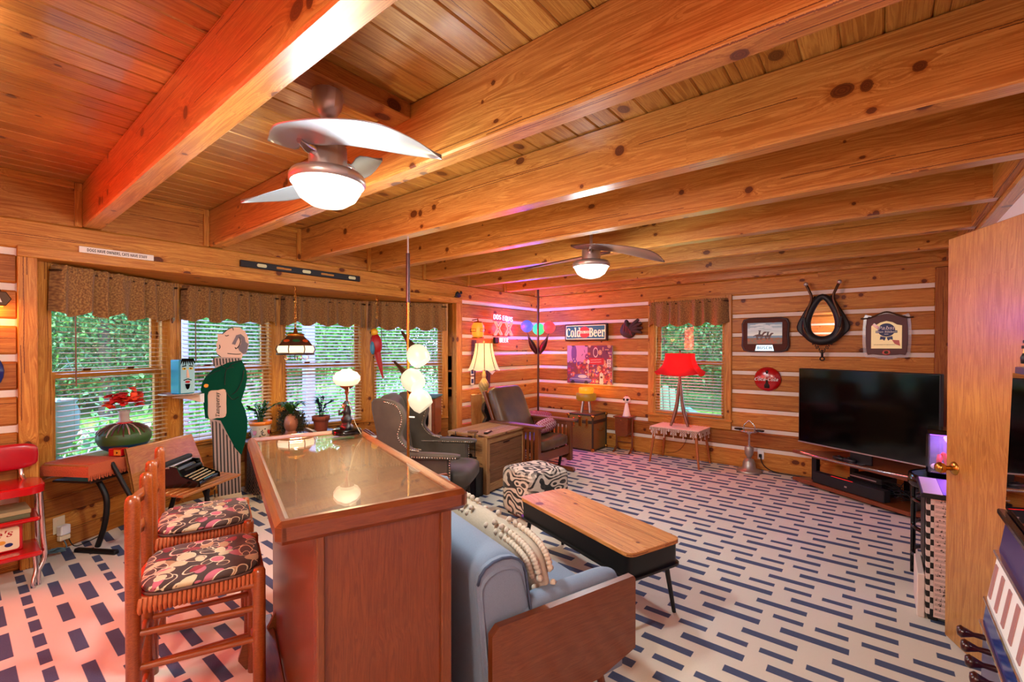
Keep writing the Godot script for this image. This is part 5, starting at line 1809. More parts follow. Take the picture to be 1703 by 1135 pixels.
func build_chairs() -> void:
	# grey wing chair; local +z is its front
	mat("greyvelvet", Color(0.27, 0.22, 0.18), 0.7, {tex = "velvet", tri = 1.6, rim = 0.5})
	mat("nail", Color(0.80, 0.76, 0.70), 0.25, {metal = 1.0})
	var t := thing("wing_chair", "grey velvet wing chair with silver nailhead trim beside the bar's far end", "armchair", Vector3(1.26, 0, 3.45), 2.12)
	part(t, "base", B.new().bb(Vector3(-0.33, 0.14, -0.30), Vector3(0.33, 0.33, 0.30), 0.02), mats.greyvelvet)
	part(t, "seat_cushion", B.new().surf(28, 16, func(u: float, v: float):
		var a: float = TAU * u
		var e: float = PI * (v - 0.5)
		var ce := B.sp(cos(e), 0.35)
		var z := B.sp(sin(a), 0.4) * ce
		return Vector3(B.sp(cos(a), 0.35) * ce * (0.27 + 0.03 * maxf(0.0, z)), 0.36 + B.sp(sin(e), 0.5) * 0.085, 0.09 + z * 0.33)), mats.greyvelvet)
	part(t, "back", B.new().surf(26, 22, func(u: float, v: float):
		var a: float = TAU * v
		var y: float = lerpf(0.25, 1.03, u) + 0.03 * sin(PI * (0.0)) 
		var w := 0.27 + 0.02 * u
		var cx := B.sp(cos(a), 0.45)
		var cz := B.sp(sin(a), 0.6)
		var tk := 0.06 * sqrt(maxf(0.0, 1.0 - pow(u, 14)))
		return Vector3(cx * w * sqrt(maxf(0.02, 1.0 - pow(u, 10) * 0.25)), y + 0.04 * (1.0 - cx * cx) * u, -0.26 - 0.14 * u + cz * tk)), mats.greyvelvet)
	for s in [-1.0, 1.0]:
		# wing: sweeps from the top of the back down to the arm
		var o := smooth([Vector2(-0.42, 1.02), Vector2(-0.30, 1.045), Vector2(-0.17, 1.0), Vector2(-0.12, 0.88), Vector2(-0.16, 0.74), Vector2(-0.08, 0.64), Vector2(0.0, 0.60), Vector2(0.0, 0.48), Vector2(-0.30, 0.40), Vector2(-0.36, 0.7)], 4, true)
		var b := B.new()
		b.xf = Transform3D(Basis(Vector3(0, 0, 1), Vector3(0, 1, 0), Vector3(-1, 0, 0)), Vector3(s * 0.315, 0, 0))
		b.prism(pv(o), -s * -0.03, s * -0.03, 0.012, true)
		part(t, "wing", b, mats.greyvelvet)
		part(t, "arm", B.new().bb(Vector3(s * 0.325 - 0.035, 0.14, -0.30), Vector3(s * 0.325 + 0.035, 0.57, 0.27), 0.02), mats.greyvelvet)
		part(t, "arm_pad", B.new().surf(20, 14, func(u: float, v: float):
			var a: float = TAU * u
			var e: float = PI * (v - 0.5)
			return Vector3(s * 0.335 + B.sp(sin(e), 0.6) * 0.0 + B.sp(cos(a), 0.5) * B.sp(cos(e), 0.3) * 0.052, 0.578 + B.sp(sin(a), 0.6) * B.sp(cos(e), 0.4) * 0.028, 0.03 + sin(e) * 0.33)), mats.greyvelvet)
		var nm := B.new().ball(Vector3.ZERO, Vector3(0.0075, 0.0075, 0.0075), 6, 4).mesh()
		for i in 28:
			var f := i / 27.0
			partm(t, "nailhead", nm, mats.nail, Transform3D(Basis(), Vector3(s * 0.387, 0.575, lerpf(-0.26, 0.33, f))))
			partm(t, "nailhead", nm, mats.nail, Transform3D(Basis(), Vector3(s * 0.283, 0.575, lerpf(-0.18, 0.33, f))))
			if i < 20:
				partm(t, "nailhead", nm, mats.nail, Transform3D(Basis(), Vector3(s * 0.325 + s * 0.03, lerpf(0.16, 0.55, i / 19.0), 0.272)))
		var curve := smooth([Vector2(-0.30, 1.03), Vector2(-0.19, 0.99), Vector2(-0.145, 0.88), Vector2(-0.18, 0.74), Vector2(-0.10, 0.64), Vector2(0.0, 0.615)], 7)
		for q in curve:
			for k in 2:
				partm(t, "nailhead", nm, mats.nail, Transform3D(Basis(), Vector3(s * (0.346 if k else 0.284), q.y, q.x)))
		for z in [-0.27, 0.27]:
			part(t, "leg", B.new().tube([Vector3(s * 0.29, 0.15, z), Vector3(s * 0.30, 0.0, z * 1.06)], [0.028, 0.018], 10), mats.darkwood)
	# wooden glider chair with leather cushions; +z is its front
	mat("leather", Color(0.80, 0.77, 0.74), 0.5, {tex = "mottle", tri = 1.3, coat = 0.15})
	mat("mission", Color(0.46, 0.24, 0.10), 0.4, {tex = "grain", uv = Vector2(0.9, 2.4), coat = 0.4})
	var g := thing("glider_chair", "mission-style wooden glider with slatted sides and brown leather cushions", "armchair", Vector3(1.19, 0, 1.79), PI / 2)
	for s in [-1.0, 1.0]:
		var x: float = s * 0.335
		part(g, "armrest", B.new().bb(Vector3(x - 0.055, 0.60, -0.36), Vector3(x + 0.055, 0.625, 0.40), 0.006), mats.mission)
		part(g, "post", B.new().bb(Vector3(x - 0.028, 0.12, 0.29), Vector3(x + 0.028, 0.60, 0.35), 0.005), mats.mission)
		part(g, "post", B.new().bb(Vector3(x - 0.028, 0.12, -0.33), Vector3(x + 0.028, 0.60, -0.27), 0.005), mats.mission)
		part(g, "side_rail", B.new().bb(Vector3(x - 0.018, 0.55, -0.27), Vector3(x + 0.018, 0.60, 0.29), 0.004), mats.mission)
		part(g, "side_rail", B.new().bb(Vector3(x - 0.018, 0.14, -0.27), Vector3(x + 0.018, 0.21, 0.29), 0.004), mats.mission)
		for i in 9:
			part(g, "slat", B.new().bb(Vector3(x - 0.008, 0.21, -0.245 + i * 0.059), Vector3(x + 0.008, 0.55, -0.245 + i * 0.059 + 0.034), 0.002), mats.mission)
		part(g, "runner", B.new().bb(Vector3(x * 0.86 - 0.03, 0.0, -0.38), Vector3(x * 0.86 + 0.03, 0.05, 0.42), 0.015), mats.mission)
		for z in [-0.2, 0.2]:
			part(g, "glide_arm", B.new().bar(Vector3(x * 0.86, 0.05, z), Vector3(x * 0.9, 0.30, z * 1.2), 0.02, 0.04, 0.004), mats.iron)
	part(g, "seat_rail", B.new().bb(Vector3(-0.31, 0.21, 0.30), Vector3(0.31, 0.31, 0.335), 0.005), mats.mission)
	part(g, "seat_rail", B.new().bb(Vector3(-0.31, 0.21, -0.33), Vector3(0.31, 0.31, -0.295), 0.005), mats.mission)
	part(g, "cross_bar", B.new().bb(Vector3(-0.27, 0.01, -0.03), Vector3(0.27, 0.04, 0.03), 0.005), mats.mission)
	part(g, "seat_cushion", B.new().surf(28, 14, func(u: float, v: float):
		var a: float = TAU * u
		var e: float = PI * (v - 0.5)
		var ce := B.sp(cos(e), 0.3)
		return Vector3(B.sp(cos(a), 0.3) * ce * 0.305, 0.385 + B.sp(sin(e), 0.45) * 0.07, 0.03 + B.sp(sin(a), 0.3) * ce * 0.33)), mats.leather)
	var lean := Transform3D(Basis.from_euler(Vector3(-0.42, 0, 0)), Vector3(0, 0.38, -0.20))
	var bk := B.new()
	bk.xf = lean
	part(g, "back_cushion", bk.surf(28, 14, func(u: float, v: float):
		var a: float = TAU * u
		var e: float = PI * (v - 0.5)
		var ce := B.sp(cos(e), 0.3)
		return Vector3(B.sp(cos(a), 0.3) * ce * 0.295, 0.33 + B.sp(sin(a), 0.3) * ce * 0.34, 0.02 + B.sp(sin(e), 0.45) * 0.07)), mats.leather)
	for x in [-0.27, 0.27]:
		var pb := B.new()
		pb.xf = lean
		pb.bb(Vector3(x - 0.028, -0.10, -0.09), Vector3(x + 0.028, 0.66, -0.05), 0.006)
		part(g, "back_post", pb, mats.mission)
	for i in 4:
		var sb := B.new()
		sb.xf = lean
		sb.bb(Vector3(-0.25, 0.1 + i * 0.16, -0.085), Vector3(0.25, 0.16 + i * 0.16, -0.06), 0.004)
		part(g, "back_slat", sb, mats.mission)
	mat("diamond", Color(1, 1, 1), 0.95, {tex = "diamonds", uv = Vector2(3, 1.6)})
	mat("diamonddark", Color(1, 1, 1), 0.95, {tex = "diamonds_dark", uv = Vector2(6, 3)})
	solo("lumbar_pillow", "pink and cream diamond-print pillow on the seat of the wooden glider", "pillow", B.new().surf(24, 14, func(u: float, v: float):
		var a: float = TAU * v
		var e: float = PI * (u - 0.5)
		return Vector3(sin(e) * 0.24, 0.085 + sin(a) * 0.085 * pow(cos(e), 0.35), cos(a) * 0.075 * pow(cos(e), 0.35))), mats.diamond, Vector3(1.30, 0.462, 1.66), PI / 2 + 0.2)
	# footstool with a dark red print pillow in the corner
	var fs := thing("corner_stool", "low dark wooden stool in the log corner behind the glider", "stool", Vector3(0.62, 0, 1.06), 0.3)
	part(fs, "seat", B.new().bb(Vector3(-0.24, 0.40, -0.22), Vector3(0.24, 0.44, 0.22), 0.008), mats.cherry)
	for x in [-0.19, 0.19]:
		for z in [-0.17, 0.17]:
			part(fs, "leg", B.new().bb(Vector3(x - 0.02, 0, z - 0.02), Vector3(x + 0.02, 0.40, z + 0.02), 0.004), mats.cherry)
	solo("print_pillow", "dark red lattice-print pillow lying on the stool in the log corner", "pillow", B.new().ball(Vector3(0, 0.075, 0), Vector3(0.27, 0.075, 0.24), 24, 12, 0.55), mats.diamonddark, Vector3(0.64, 0.441, 1.06), 0.3)


# ---------------------------------------------------------------- blinds and valances
func blind(x: Transform3D, s0: float, s1: float, y0: float, y1: float, label: String, tilt: float, wand: float) -> void:
	mat("slat", Color(0.74, 0.52, 0.30), 0.5, {back = Color(0.35, 0.24, 0.12)})
	mat("cordbeige", Color(0.55, 0.40, 0.25), 0.8)
	var t := thing("window_blind", label, "blind", x.origin, 0.0, "wooden slat blinds in the windows")
	t.transform = x
	var m := B.new().box(Vector3.ZERO, Vector3(s1 - s0, 0.0032, 0.044)).mesh()
	var n := int((y1 - 0.05 - y0 - 0.03) / 0.0385)
	for i in n:
		partm(t, "slat", m, mats.slat, Transform3D(Basis.from_euler(Vector3(tilt, 0, 0)), Vector3((s0 + s1) / 2, y0 + 0.035 + i * 0.0385, 0.042)))
	part(t, "head_rail", B.new().bb(Vector3(s0, y1 - 0.045, 0.014), Vector3(s1, y1, 0.07), 0.004), mats.trim)
	part(t, "bottom_rail", B.new().bb(Vector3(s0, y0, 0.018), Vector3(s1, y0 + 0.02, 0.066), 0.004), mats.trim)
	for f in [0.14, 0.5, 0.86]:
		for z in [0.019, 0.065]:
			part(t, "ladder_cord", B.new().tube([Vector3(lerpf(s0, s1, f), y0, z), Vector3(lerpf(s0, s1, f), y1 - 0.03, z)], 0.0012, 4), mats.cordbeige)
	part(t, "wand", B.new().tube([Vector3(s0 + 0.09, y1 - 0.05, 0.075), Vector3(s0 + 0.09, y1 - wand, 0.078)], 0.005, 7), mats.walnut)

func valance(x: Transform3D, s0: float, s1: float, y0: float, y1: float, label: String, seed_: int) -> void:
	mat("chenille", Color(1.05, 1.0, 0.95), 0.95, {tex = "chenille", uv = Vector2(6, 3), rim = 0.3})
	var t := thing("valance", label, "valance", x.origin, 0.0, "brown gathered valances over the windows")
	t.transform = x
	var w := s1 - s0
	var k := maxf(5.0, round(w * 7.0))
	var f := func(u: float, v: float) -> Vector3:
		var ph := sin(TAU * (u * k + 0.12 * sin(u * 17.0 + seed_)))
		var am := 0.012 + 0.022 * v
		var z := 0.115 + am * ph + 0.006 * sin(u * 61.0 + seed_) * (1.0 - v)
		var edge := 1.0 - pow(absf(u * 2.0 - 1.0), 30)
		z = lerpf(0.03, z, edge)
		var sc := absf(sin(PI * (u * k * 0.62 + 0.1 * seed_)))
		var y := lerpf(y1, y0, v) - 0.05 * pow(v, 4) * (sc - 0.5)
		if v < 0.14:
			z += 0.010 * sin(u * k * 26.0 + seed_) * (1.0 - v / 0.14) + 0.006
			y += 0.006 * sin(u * k * 33.0) * (1.0 - v / 0.14)
		return Vector3(lerpf(s0, s1, u) + (u - 0.5) * 0.03 * v, y, z)
	part(t, "cloth", B.new().surf(int(w * 150), 18, f, Vector2(w, 0.45)), mats.chenille)
	part(t, "rod", B.new().tube([Vector3(s0, y1 - 0.035, 0.03), Vector3(s0, y1 - 0.035, 0.10), Vector3(s1, y1 - 0.035, 0.10), Vector3(s1, y1 - 0.035, 0.03)], 0.008, 6), mats.bronze)

func build_window_dressing() -> void:
	var names := ["wooden slat blind behind the flower vase, in the bay window by the red step chair", "wooden slat blind behind the butler cutout in the bay", "wooden slat blind behind the leaded pendant lamp in the bay", "wooden slat blind behind the hanging parrot in the bay"]
	var vn := ["brown chenille valance over the window behind the flower vase", "brown chenille valance above the butler cutout", "brown chenille valance behind the pendant lamp's chain", "brown chenille valance above the hanging parrot"]
	for i in 4:
		blind(bay_xf(i), 0.10, 0.985, 0.565, 2.06, names[i], [0.05, 0.30, 0.32, 0.25][i], [0.86, 0.7, 0.7, 0.6][i])
		valance(bay_xf(i), [0.06, 0.09, 0.06, 0.03][i], [1.05, 1.04, 1.02, 1.03][i], [1.74, 1.76, 1.77, 1.74][i], 2.075, vn[i], i + 1)
	var x := Transform3D(Basis(), Vector3(2.0, 0, 0))
	blind(x, 0.03, 0.905, 0.60, 2.06, "wooden slat blind behind the red lamp in the back window", 0.05, 0.5)
	valance(x, -0.05, 0.96, 1.80, 2.12, "brown chenille valance on the log wall above the red lamp", 7)


# ---------------------------------------------------------------- things on the walls
func build_decor() -> void:
	var sans := font("Droid Sans", 800)
	var serif := font("Droid Serif", 700)
	var script := font("Droid Serif", 700, true)
	# slogan strip on the bay casing
	mat("signwhite", Color(0.90, 0.84, 0.80), 0.6)
	mat("ink", Color(0.08, 0.06, 0.08), 0.7)
	var t := thing("slogan_sign", "narrow white slogan sign about dogs and cats standing on the bay trim", "sign", Vector3(0.012, 2.168, 5.42), PI / 2)
	part(t, "strip", B.new().bb(Vector3(-0.215, 0, -0.008), Vector3(0.215, 0.045, 0.004), 0.002), mats.signwhite)
	var sb := B.new()
	sb.xf = Transform3D(Basis.from_scale(Vector3(1, 1.6, 1)), Vector3(0, 0.0225, 0.0045))
	part(t, "lettering", sb.text("DOGS HAVE OWNERS, CATS HAVE STAFF", 0.0185, 0.001, sans), mats.ink)
	# spirit level
	mat("level", Color(0.10, 0.085, 0.10), 0.5, {metal = 0.3})
	mat("vial", Color(0.80, 0.78, 0.62), 0.2)
	var l := thing("spirit_level", "long dark spirit level mounted on the plate log above the bay", "level", Vector3(0.012, 2.243, 3.985), PI / 2)
	l.rotation.x = 0.0
	part(l, "body", B.new().bb(Vector3(-0.60, -0.03, -0.012), Vector3(0.60, 0.03, 0.016), 0.004), mats.level)
	for x in [-0.42, 0.0, 0.50]:
		part(l, "vial", B.new().at(Vector3(x, 0.0, 0.016)).prism(rrect(0.085, 0.03, 0.014), 0.0, 0.004), mats.vial)
	for x in [-0.22, 0.22]:
		part(l, "hand_slot", B.new().at(Vector3(x, 0.0, 0.016)).prism(rrect(0.14, 0.018, 0.008), 0.0, 0.002), mats.trim)
	# black cat figurine at the end of the trim
	var c := thing("cat_figurine", "small black crouching cat figurine on the end of the bay trim", "figurine", Vector3(0.0, 2.168, 1.87), PI / 2)
	part(c, "body", B.new().surf(20, 14, func(u: float, v: float):
		var a: float = TAU * v
		var q := u * PI
		var r := 0.033 * pow(sin(q), 0.5) * (0.8 + 0.4 * (1.0 - u))
		return Vector3(lerpf(-0.06, 0.055, u), maxf(0.0, 0.032 + 0.035 * sin(q) * (1.0 - u) + sin(a) * r), cos(a) * r * 0.5)), mats.blackmatte)
	part(c, "head", B.new().ball(Vector3(0.05, 0.075, 0), Vector3(0.022, 0.02, 0.018), 12, 8), mats.blackmatte)
	for s in [-1.0, 1.0]:
		part(c, "ear", B.new().lathe([Vector2(0.008, 0.088), Vector2(0.0, 0.108)], 6, Vector3(0.05 + s * 0.011, 0, 0)), mats.blackmatte)
	part(c, "tail", B.new().tube(smooth([Vector3(-0.06, 0.02, 0), Vector3(-0.075, 0.012, 0.01), Vector3(-0.05, 0.008, 0.02), Vector3(0.0, 0.008, 0.02)], 4), 0.006, 6), mats.blackmatte)
	# cold beer sign; faint glow put into its colours to brighten them
	mat("teal", Color(0.03, 0.36, 0.38), 0.6, {emit = Color(0.02, 0.30, 0.42), power = 0.25})
	mat("creamglow", Color(0.95, 0.90, 0.70), 0.4, {emit = Color(1.0, 0.90, 0.62), power = 0.25})
	mat("orangeglow", Color(0.85, 0.20, 0.06), 0.4, {emit = Color(1.0, 0.22, 0.06), power = 0.2})
	var s := thing("beer_sign", "framed teal sign with cream lettering COLD BEER and an orange oval", "sign", Vector3(0.916, 1.735, 0.0), 0)
	part(s, "frame", B.new().bb(Vector3(-0.37, -0.13, 0.0), Vector3(0.37, 0.13, 0.05), 0.008), mats.darkwood)
	part(s, "border", B.new().bb(Vector3(-0.345, -0.108, 0.045), Vector3(0.345, 0.108, 0.053), 0.002), mats.creamglow)
	part(s, "panel", B.new().bb(Vector3(-0.335, -0.098, 0.05), Vector3(0.335, 0.098, 0.056), 0.002), mats.teal)
	part(s, "oval", B.new().at(Vector3(-0.01, 0, 0.056)).prism(circle(0.10, 28, Vector2.ZERO, 0.085), 0.0, 0.004), mats.orangeglow)
	for q in [["Cold", -0.205, 0.205, 0.7], ["Beer", 0.205, 0.205, 0.7]]:
		var b := B.new()
		b.xf = Transform3D(Basis.from_scale(Vector3(0.62, 1.0, 1.0)), Vector3(q[1], -0.005, 0.058))
		part(s, "lettering", b.text(q[0], 0.19, 0.006, serif), mats.creamglow)
	part(s, "oval_band", B.new().bb(Vector3(-0.10, -0.018, 0.06), Vector3(0.08, 0.02, 0.063), 0.002), mats.creamglow)
	part(s, "oval_lettering", B.new().at(Vector3(-0.01, 0.0, 0.064)).text("Falls City", 0.04, 0.002, script), mats.orangeglow)
	# street collage canvas
	mat("art", Color(0.82, 0.82, 0.82), 0.7, {tex = "art"})
	var cv := thing("canvas_print", "square canvas of a busy colourful street with signs and a blue car", "picture", Vector3(0.974, 1.235, 0.0))
	part(cv, "stretcher", B.new().bb(Vector3(-0.39, -0.295, 0.0), Vector3(0.39, 0.295, 0.032), 0.003), mats.cream)
	var ab := B.new()
	ab.st.set_smooth_group(-1)
	ab.poly([Vector3(-0.39, -0.295, 0.034), Vector3(0.39, -0.295, 0.034), Vector3(0.39, 0.295, 0.034), Vector3(-0.39, 0.295, 0.034)], [Vector2(0, 1), Vector2(1, 1), Vector2(1, 0), Vector2(0, 0)], Vector3(0, 0, 1))
	part(cv, "print", ab, mats.art)
	# leather ball glove
	mat("glove", Color(0.20, 0.09, 0.06), 0.6)
	mat("lacing", Color(0.55, 0.16, 0.18), 0.7)
	var g := thing("baseball_glove", "old dark leather baseball glove hung on the log wall by the window", "glove", Vector3(1.66, 1.765, 0.05))
	g.rotation.z = -0.35
	part(g, "palm", B.new().ball(Vector3(-0.03, -0.03, 0.0), Vector3(0.12, 0.11, 0.045), 20, 12, 0.8), mats.glove)
	for i in 5:
		var an: float = [2.35, 1.15, 0.8, 0.42, 0.05][i]
		var d := Vector3(cos(an), sin(an), 0.0)
		part(g, "finger", B.new().tube([d * 0.04 + Vector3(-0.02, -0.02, 0.01), d * 0.12 + Vector3(0, 0, 0.035), d * (0.19 if i else 0.14) + Vector3(0, 0, 0.03)], [0.036, 0.031, 0.018], 10), mats.glove)
	for i in 5:
		part(g, "lace", B.new().tube([Vector3(-0.10 + i * 0.03, 0.06 - i * 0.02, 0.045), Vector3(-0.07 + i * 0.035, -0.06 - 0.005 * i, 0.05)], 0.006, 6), mats.lacing)
	# western picture tray with a lit name plate
	mat("trayframe", Color(0.34, 0.16, 0.10), 0.6, {tex = "grain", uv = Vector2(0.9, 2.4), spec = 0.3})
	mat("west", Color(1, 1, 1), 0.5, {tex = "west", emit = Color(1, 1, 1), emtex = "west", power = 0.12})  # faint glow put into the print itself
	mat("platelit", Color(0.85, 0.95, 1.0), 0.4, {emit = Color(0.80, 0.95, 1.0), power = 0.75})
	mat("trayrim", Color(0.25, 0.17, 0.17), 0.55)
	var p := thing("western_picture", "barrel-shaped wood frame with a picture of galloping riders and a lit name plate", "picture", Vector3(3.373, 1.65, 0.0))
	var o := smooth([Vector2(-0.235, 0.19), Vector2(0.0, 0.205), Vector2(0.235, 0.19), Vector2(0.25, 0.0), Vector2(0.235, -0.19), Vector2(0.0, -0.205), Vector2(-0.235, -0.19), Vector2(-0.25, 0.0)], 3, true)
	part(p, "rim", B.new().prism(pv(o), 0.0, 0.045, 0.012), mats.trayrim)
	var o2 := []
	for q in o:
		o2.append(q * 0.93)
	part(p, "frame", B.new().prism(pv(o2), 0.04, 0.055, 0.004), mats.trayframe)
	var pb := B.new()
	pb.st.set_smooth_group(-1)
	pb.poly([Vector3(-0.185, -0.11, 0.058), Vector3(0.185, -0.11, 0.058), Vector3(0.185, 0.145, 0.058), Vector3(-0.185, 0.145, 0.058)], [Vector2(0, 1), Vector2(1, 1), Vector2(1, 0), Vector2(0, 0)], Vector3(0, 0, 1))
	part(p, "print", pb, mats.west)
	part(p, "name_plate", B.new().at(Vector3(0, -0.158, 0.05)).prism(pv([Vector2(-0.10, -0.035), Vector2(0.10, -0.035), Vector2(0.085, 0.035), Vector2(-0.085, 0.035)]), 0, 0.012), mats.platelit)
	mat("plateink", Color(0.25, 0.45, 0.55), 0.5)
	part(p, "lettering", B.new().at(Vector3(0, -0.158, 0.0625)).text("BUSCH", 0.05, 0.001, sans), mats.plateink)
	# horse collar mirror
	mat("collar", Color(0.07, 0.045, 0.045), 0.55, {tex = "speckle", tri = 3.0})
	mat("mirror", Color(0.92, 0.92, 0.92), 0.02, {metal = 1.0})
	var h := thing("horse_collar_mirror", "mirror set in a black leather horse collar with brass-tipped hames and chain", "mirror", Vector3(3.95, 1.80, 0.0))
	var egg := func(k: float, n: int) -> Array:
		var out := []
		for i in n:
			var an := TAU * i / n
			var y := sin(an)
			out.append(Vector2(cos(an) * (0.115 - 0.045 * y) * k, y * 0.215 * (1.0 + (k - 1.0) * 0.55) + 0.02))
		return out
	part(h, "backing", B.new().prism(pv(egg.call(1.12, 40)), 0.0, 0.03), mats.blackmatte)
	part(h, "glass", B.new().prism(pv(egg.call(1.0, 40)), 0.03, 0.045), mats.mirror)
	var ring := []
	var rad := []
	for q in egg.call(1.28, 40):
		ring.append(Vector3(q.x, q.y, 0.06))
		rad.append(0.042 - 0.010 * q.y / 0.25)
	part(h, "collar_roll", B.new().tube(ring, rad, 12, true), mats.collar)
	for sd in [-1.0, 1.0]:
		part(h, "collar_pad", B.new().prism(pv(smooth([Vector2(sd * 0.07, 0.28), Vector2(sd * 0.15, 0.16), Vector2(sd * 0.25, -0.06), Vector2(sd * 0.19, -0.17), Vector2(sd * 0.08, -0.25), Vector2(sd * 0.10, 0.0)], 4, true)), 0.005, 0.045, 0.012), mats.collar)
		part(h, "hame", B.new().tube(smooth([Vector3(sd * 0.09, -0.22, 0.09), Vector3(sd * 0.17, -0.10, 0.10), Vector3(sd * 0.155, 0.06, 0.10), Vector3(sd * 0.10, 0.24, 0.10), Vector3(sd * 0.125, 0.34, 0.10), Vector3(sd * 0.15, 0.40, 0.095)], 4), 0.014, 8), mats.bronze)
		part(h, "hame_ball", B.new().ball(Vector3(sd * 0.155, 0.415, 0.095), Vector3(0.024, 0.024, 0.024), 14, 10), mats.steel)
		part(h, "buckle", B.new().at(Vector3(sd * 0.165, -0.02, 0.115), 0, 0, sd * -0.15).bb(Vector3(-0.014, -0.06, -0.008), Vector3(0.014, 0.06, 0.008), 0.004), mats.iron)
		for i in 7:
			var f := (i + 0.5) / 7.0
			var q := Vector3(sd * 0.125, -0.20, 0.09).lerp(Vector3(0.0, -0.36, 0.07), f)
			part(h, "chain_link", B.new().at(q, (PI / 2) * (i % 2), 0, sd * 0.68).tube(arc(Vector3.ZERO, 0.014, 0, TAU * 9 / 10, 9, Vector3.RIGHT * 0.6, Vector3.UP * 1.2), 0.004, 5, true), mats.iron)
	part(h, "drop_ring", B.new().tube(arc(Vector3(0, -0.43, 0.06), 0.02, 0, TAU * 11 / 12, 11), 0.007, 6, true).tube([Vector3(0, -0.36, 0.07), Vector3(0, -0.415, 0.062)], 0.012, 8), mats.iron)
	# beer mirror sign
	mat("signplum", Color(0.34, 0.18, 0.17), 0.5)
	mat("signgold", Color(0.82, 0.66, 0.36), 0.4)
	mat("signcream", Color(0.90, 0.82, 0.64), 0.45, {emit = Color(1.0, 0.86, 0.55), power = 0.22})  # cream panel colour carries a faint glow of its own
	mat("signblue", Color(0.03, 0.12, 0.36), 0.4)
	mat("acrylic", Color(0.80, 0.75, 0.80), 0.2, {alpha = 0.28})
	var m := thing("beer_mirror_sign", "arched plum bar sign with a cream panel and a blue ribbon rosette", "sign", Vector3(4.505, 1.63, 0.0))
	part(m, "acrylic_board", B.new().prism(pv(smooth([Vector2(-0.19, 0.19), Vector2(-0.19, -0.20), Vector2(-0.10, -0.24), Vector2(0.0, -0.26), Vector2(0.10, -0.24), Vector2(0.19, -0.20), Vector2(0.19, 0.19), Vector2(0.12, 0.20), Vector2(0.0, 0.24), Vector2(-0.12, 0.20)], 3, true)), 0.0, 0.012), mats.acrylic)
	part(m, "plaque", B.new().prism(pv(smooth([Vector2(-0.165, 0.165), Vector2(-0.165, -0.18), Vector2(-0.11, -0.205), Vector2(0.0, -0.215), Vector2(0.11, -0.205), Vector2(0.165, -0.18), Vector2(0.165, 0.165), Vector2(0.10, 0.19), Vector2(0.0, 0.225), Vector2(-0.10, 0.19)], 3, true)), 0.012, 0.024, 0.004), mats.signplum)
	part(m, "top_moulding", B.new().tube(smooth([Vector3(-0.215, 0.178, 0.02), Vector3(-0.15, 0.178, 0.022), Vector3(-0.09, 0.205, 0.022), Vector3(0, 0.24, 0.022), Vector3(0.09, 0.205, 0.022), Vector3(0.15, 0.178, 0.022), Vector3(0.215, 0.178, 0.02)], 5), 0.009, 6), mats.bronze)
	part(m, "panel", B.new().prism(pv([Vector2(-0.125, -0.145), Vector2(0.125, -0.145), Vector2(0.125, 0.095), Vector2(0.085, 0.105), Vector2(0.05, 0.13), Vector2(0, 0.145), Vector2(-0.05, 0.13), Vector2(-0.085, 0.105), Vector2(-0.125, 0.095)]), 0.024, 0.03, 0.002), mats.signcream)
	part(m, "stripe", B.new().at(Vector3(-0.085, 0.09, 0.031), 0, 0, -0.75).bb(Vector3(-0.034, -0.014, 0), Vector3(0.03, 0.014, 0.003)), mats.red)
	part(m, "stripe", B.new().at(Vector3(0.083, -0.075, 0.031), 0, 0, -0.5).prism(pv([Vector2(-0.045, 0.0), Vector2(-0.005, -0.024), Vector2(0.045, -0.024), Vector2(0.01, 0.024)]), 0, 0.003), mats.red)
	part(m, "rosette", B.new().at(Vector3(0, 0.05, 0.031)).prism(circle(0.07, 32), 0, 0.004, 0.002).prism(circle(0.063, 32), 0.004, 0.006), mats.signblue)
	part(m, "ribbon_bar", B.new().bb(Vector3(-0.088, 0.018, 0.034), Vector3(0.088, 0.044, 0.040), 0.002), mats.signblue)
	for sd in [-1.0, 1.0]:
		part(m, "ribbon_tail", B.new().at(Vector3(sd * 0.03, -0.04, 0.031), 0, 0, sd * 0.25).prism(pv([Vector2(-0.024, 0.02), Vector2(0.024, 0.02), Vector2(0.02, -0.018), Vector2(0, -0.008), Vector2(-0.02, -0.018)]), 0, 0.003), mats.signblue)
	part(m, "lettering", B.new().at(Vector3(0, 0.07, 0.038)).text("Pabst", 0.05, 0.002, script, HORIZONTAL_ALIGNMENT_CENTER, 0.3), mats.white)
	part(m, "lettering", B.new().at(Vector3(0, 0.031, 0.0412)).text("Blue Ribbon", 0.028, 0.002, serif), mats.white)
	part(m, "lettering", B.new().at(Vector3(0, 0.006, 0.0385)).text("BEER", 0.014, 0.001, sans), mats.white)
	part(m, "lettering", B.new().at(Vector3(0, -0.105, 0.0305)).text("ESTABLISHED IN MILWAUKEE 1844", 0.0115, 0.001, serif), mats.signplum)
	part(m, "seal", B.new().at(Vector3(0, -0.185, 0.024)).prism(circle(0.034, 24, Vector2.ZERO, 0.026), 0, 0.008, 0.002), mats.red)
	part(m, "seal_centre", B.new().at(Vector3(0, -0.185, 0.032)).prism(circle(0.018, 10), 0, 0.003), mats.gloss)
	# round red cola button sign
	mat("cokered", Color(0.66, 0.015, 0.04), 0.2, {coat = 0.8})
	var k := thing("button_sign", "round domed red soda sign with white script and a bottle", "sign", Vector3(3.40, 1.115, 0.0))
	var dome := B.new()
	dome.xf = Transform3D(Basis(Vector3(1, 0, 0), Vector3(0, 0, 1), Vector3(0, -1, 0)), Vector3.ZERO)
	part(k, "disc", dome.lathe([Vector2(0.0, 0.055), Vector2(0.06, 0.052), Vector2(0.11, 0.042), Vector2(0.138, 0.026), Vector2(0.147, 0.008), Vector2(0.145, 0.0)], 40), mats.cokered)
	var bt := B.new()
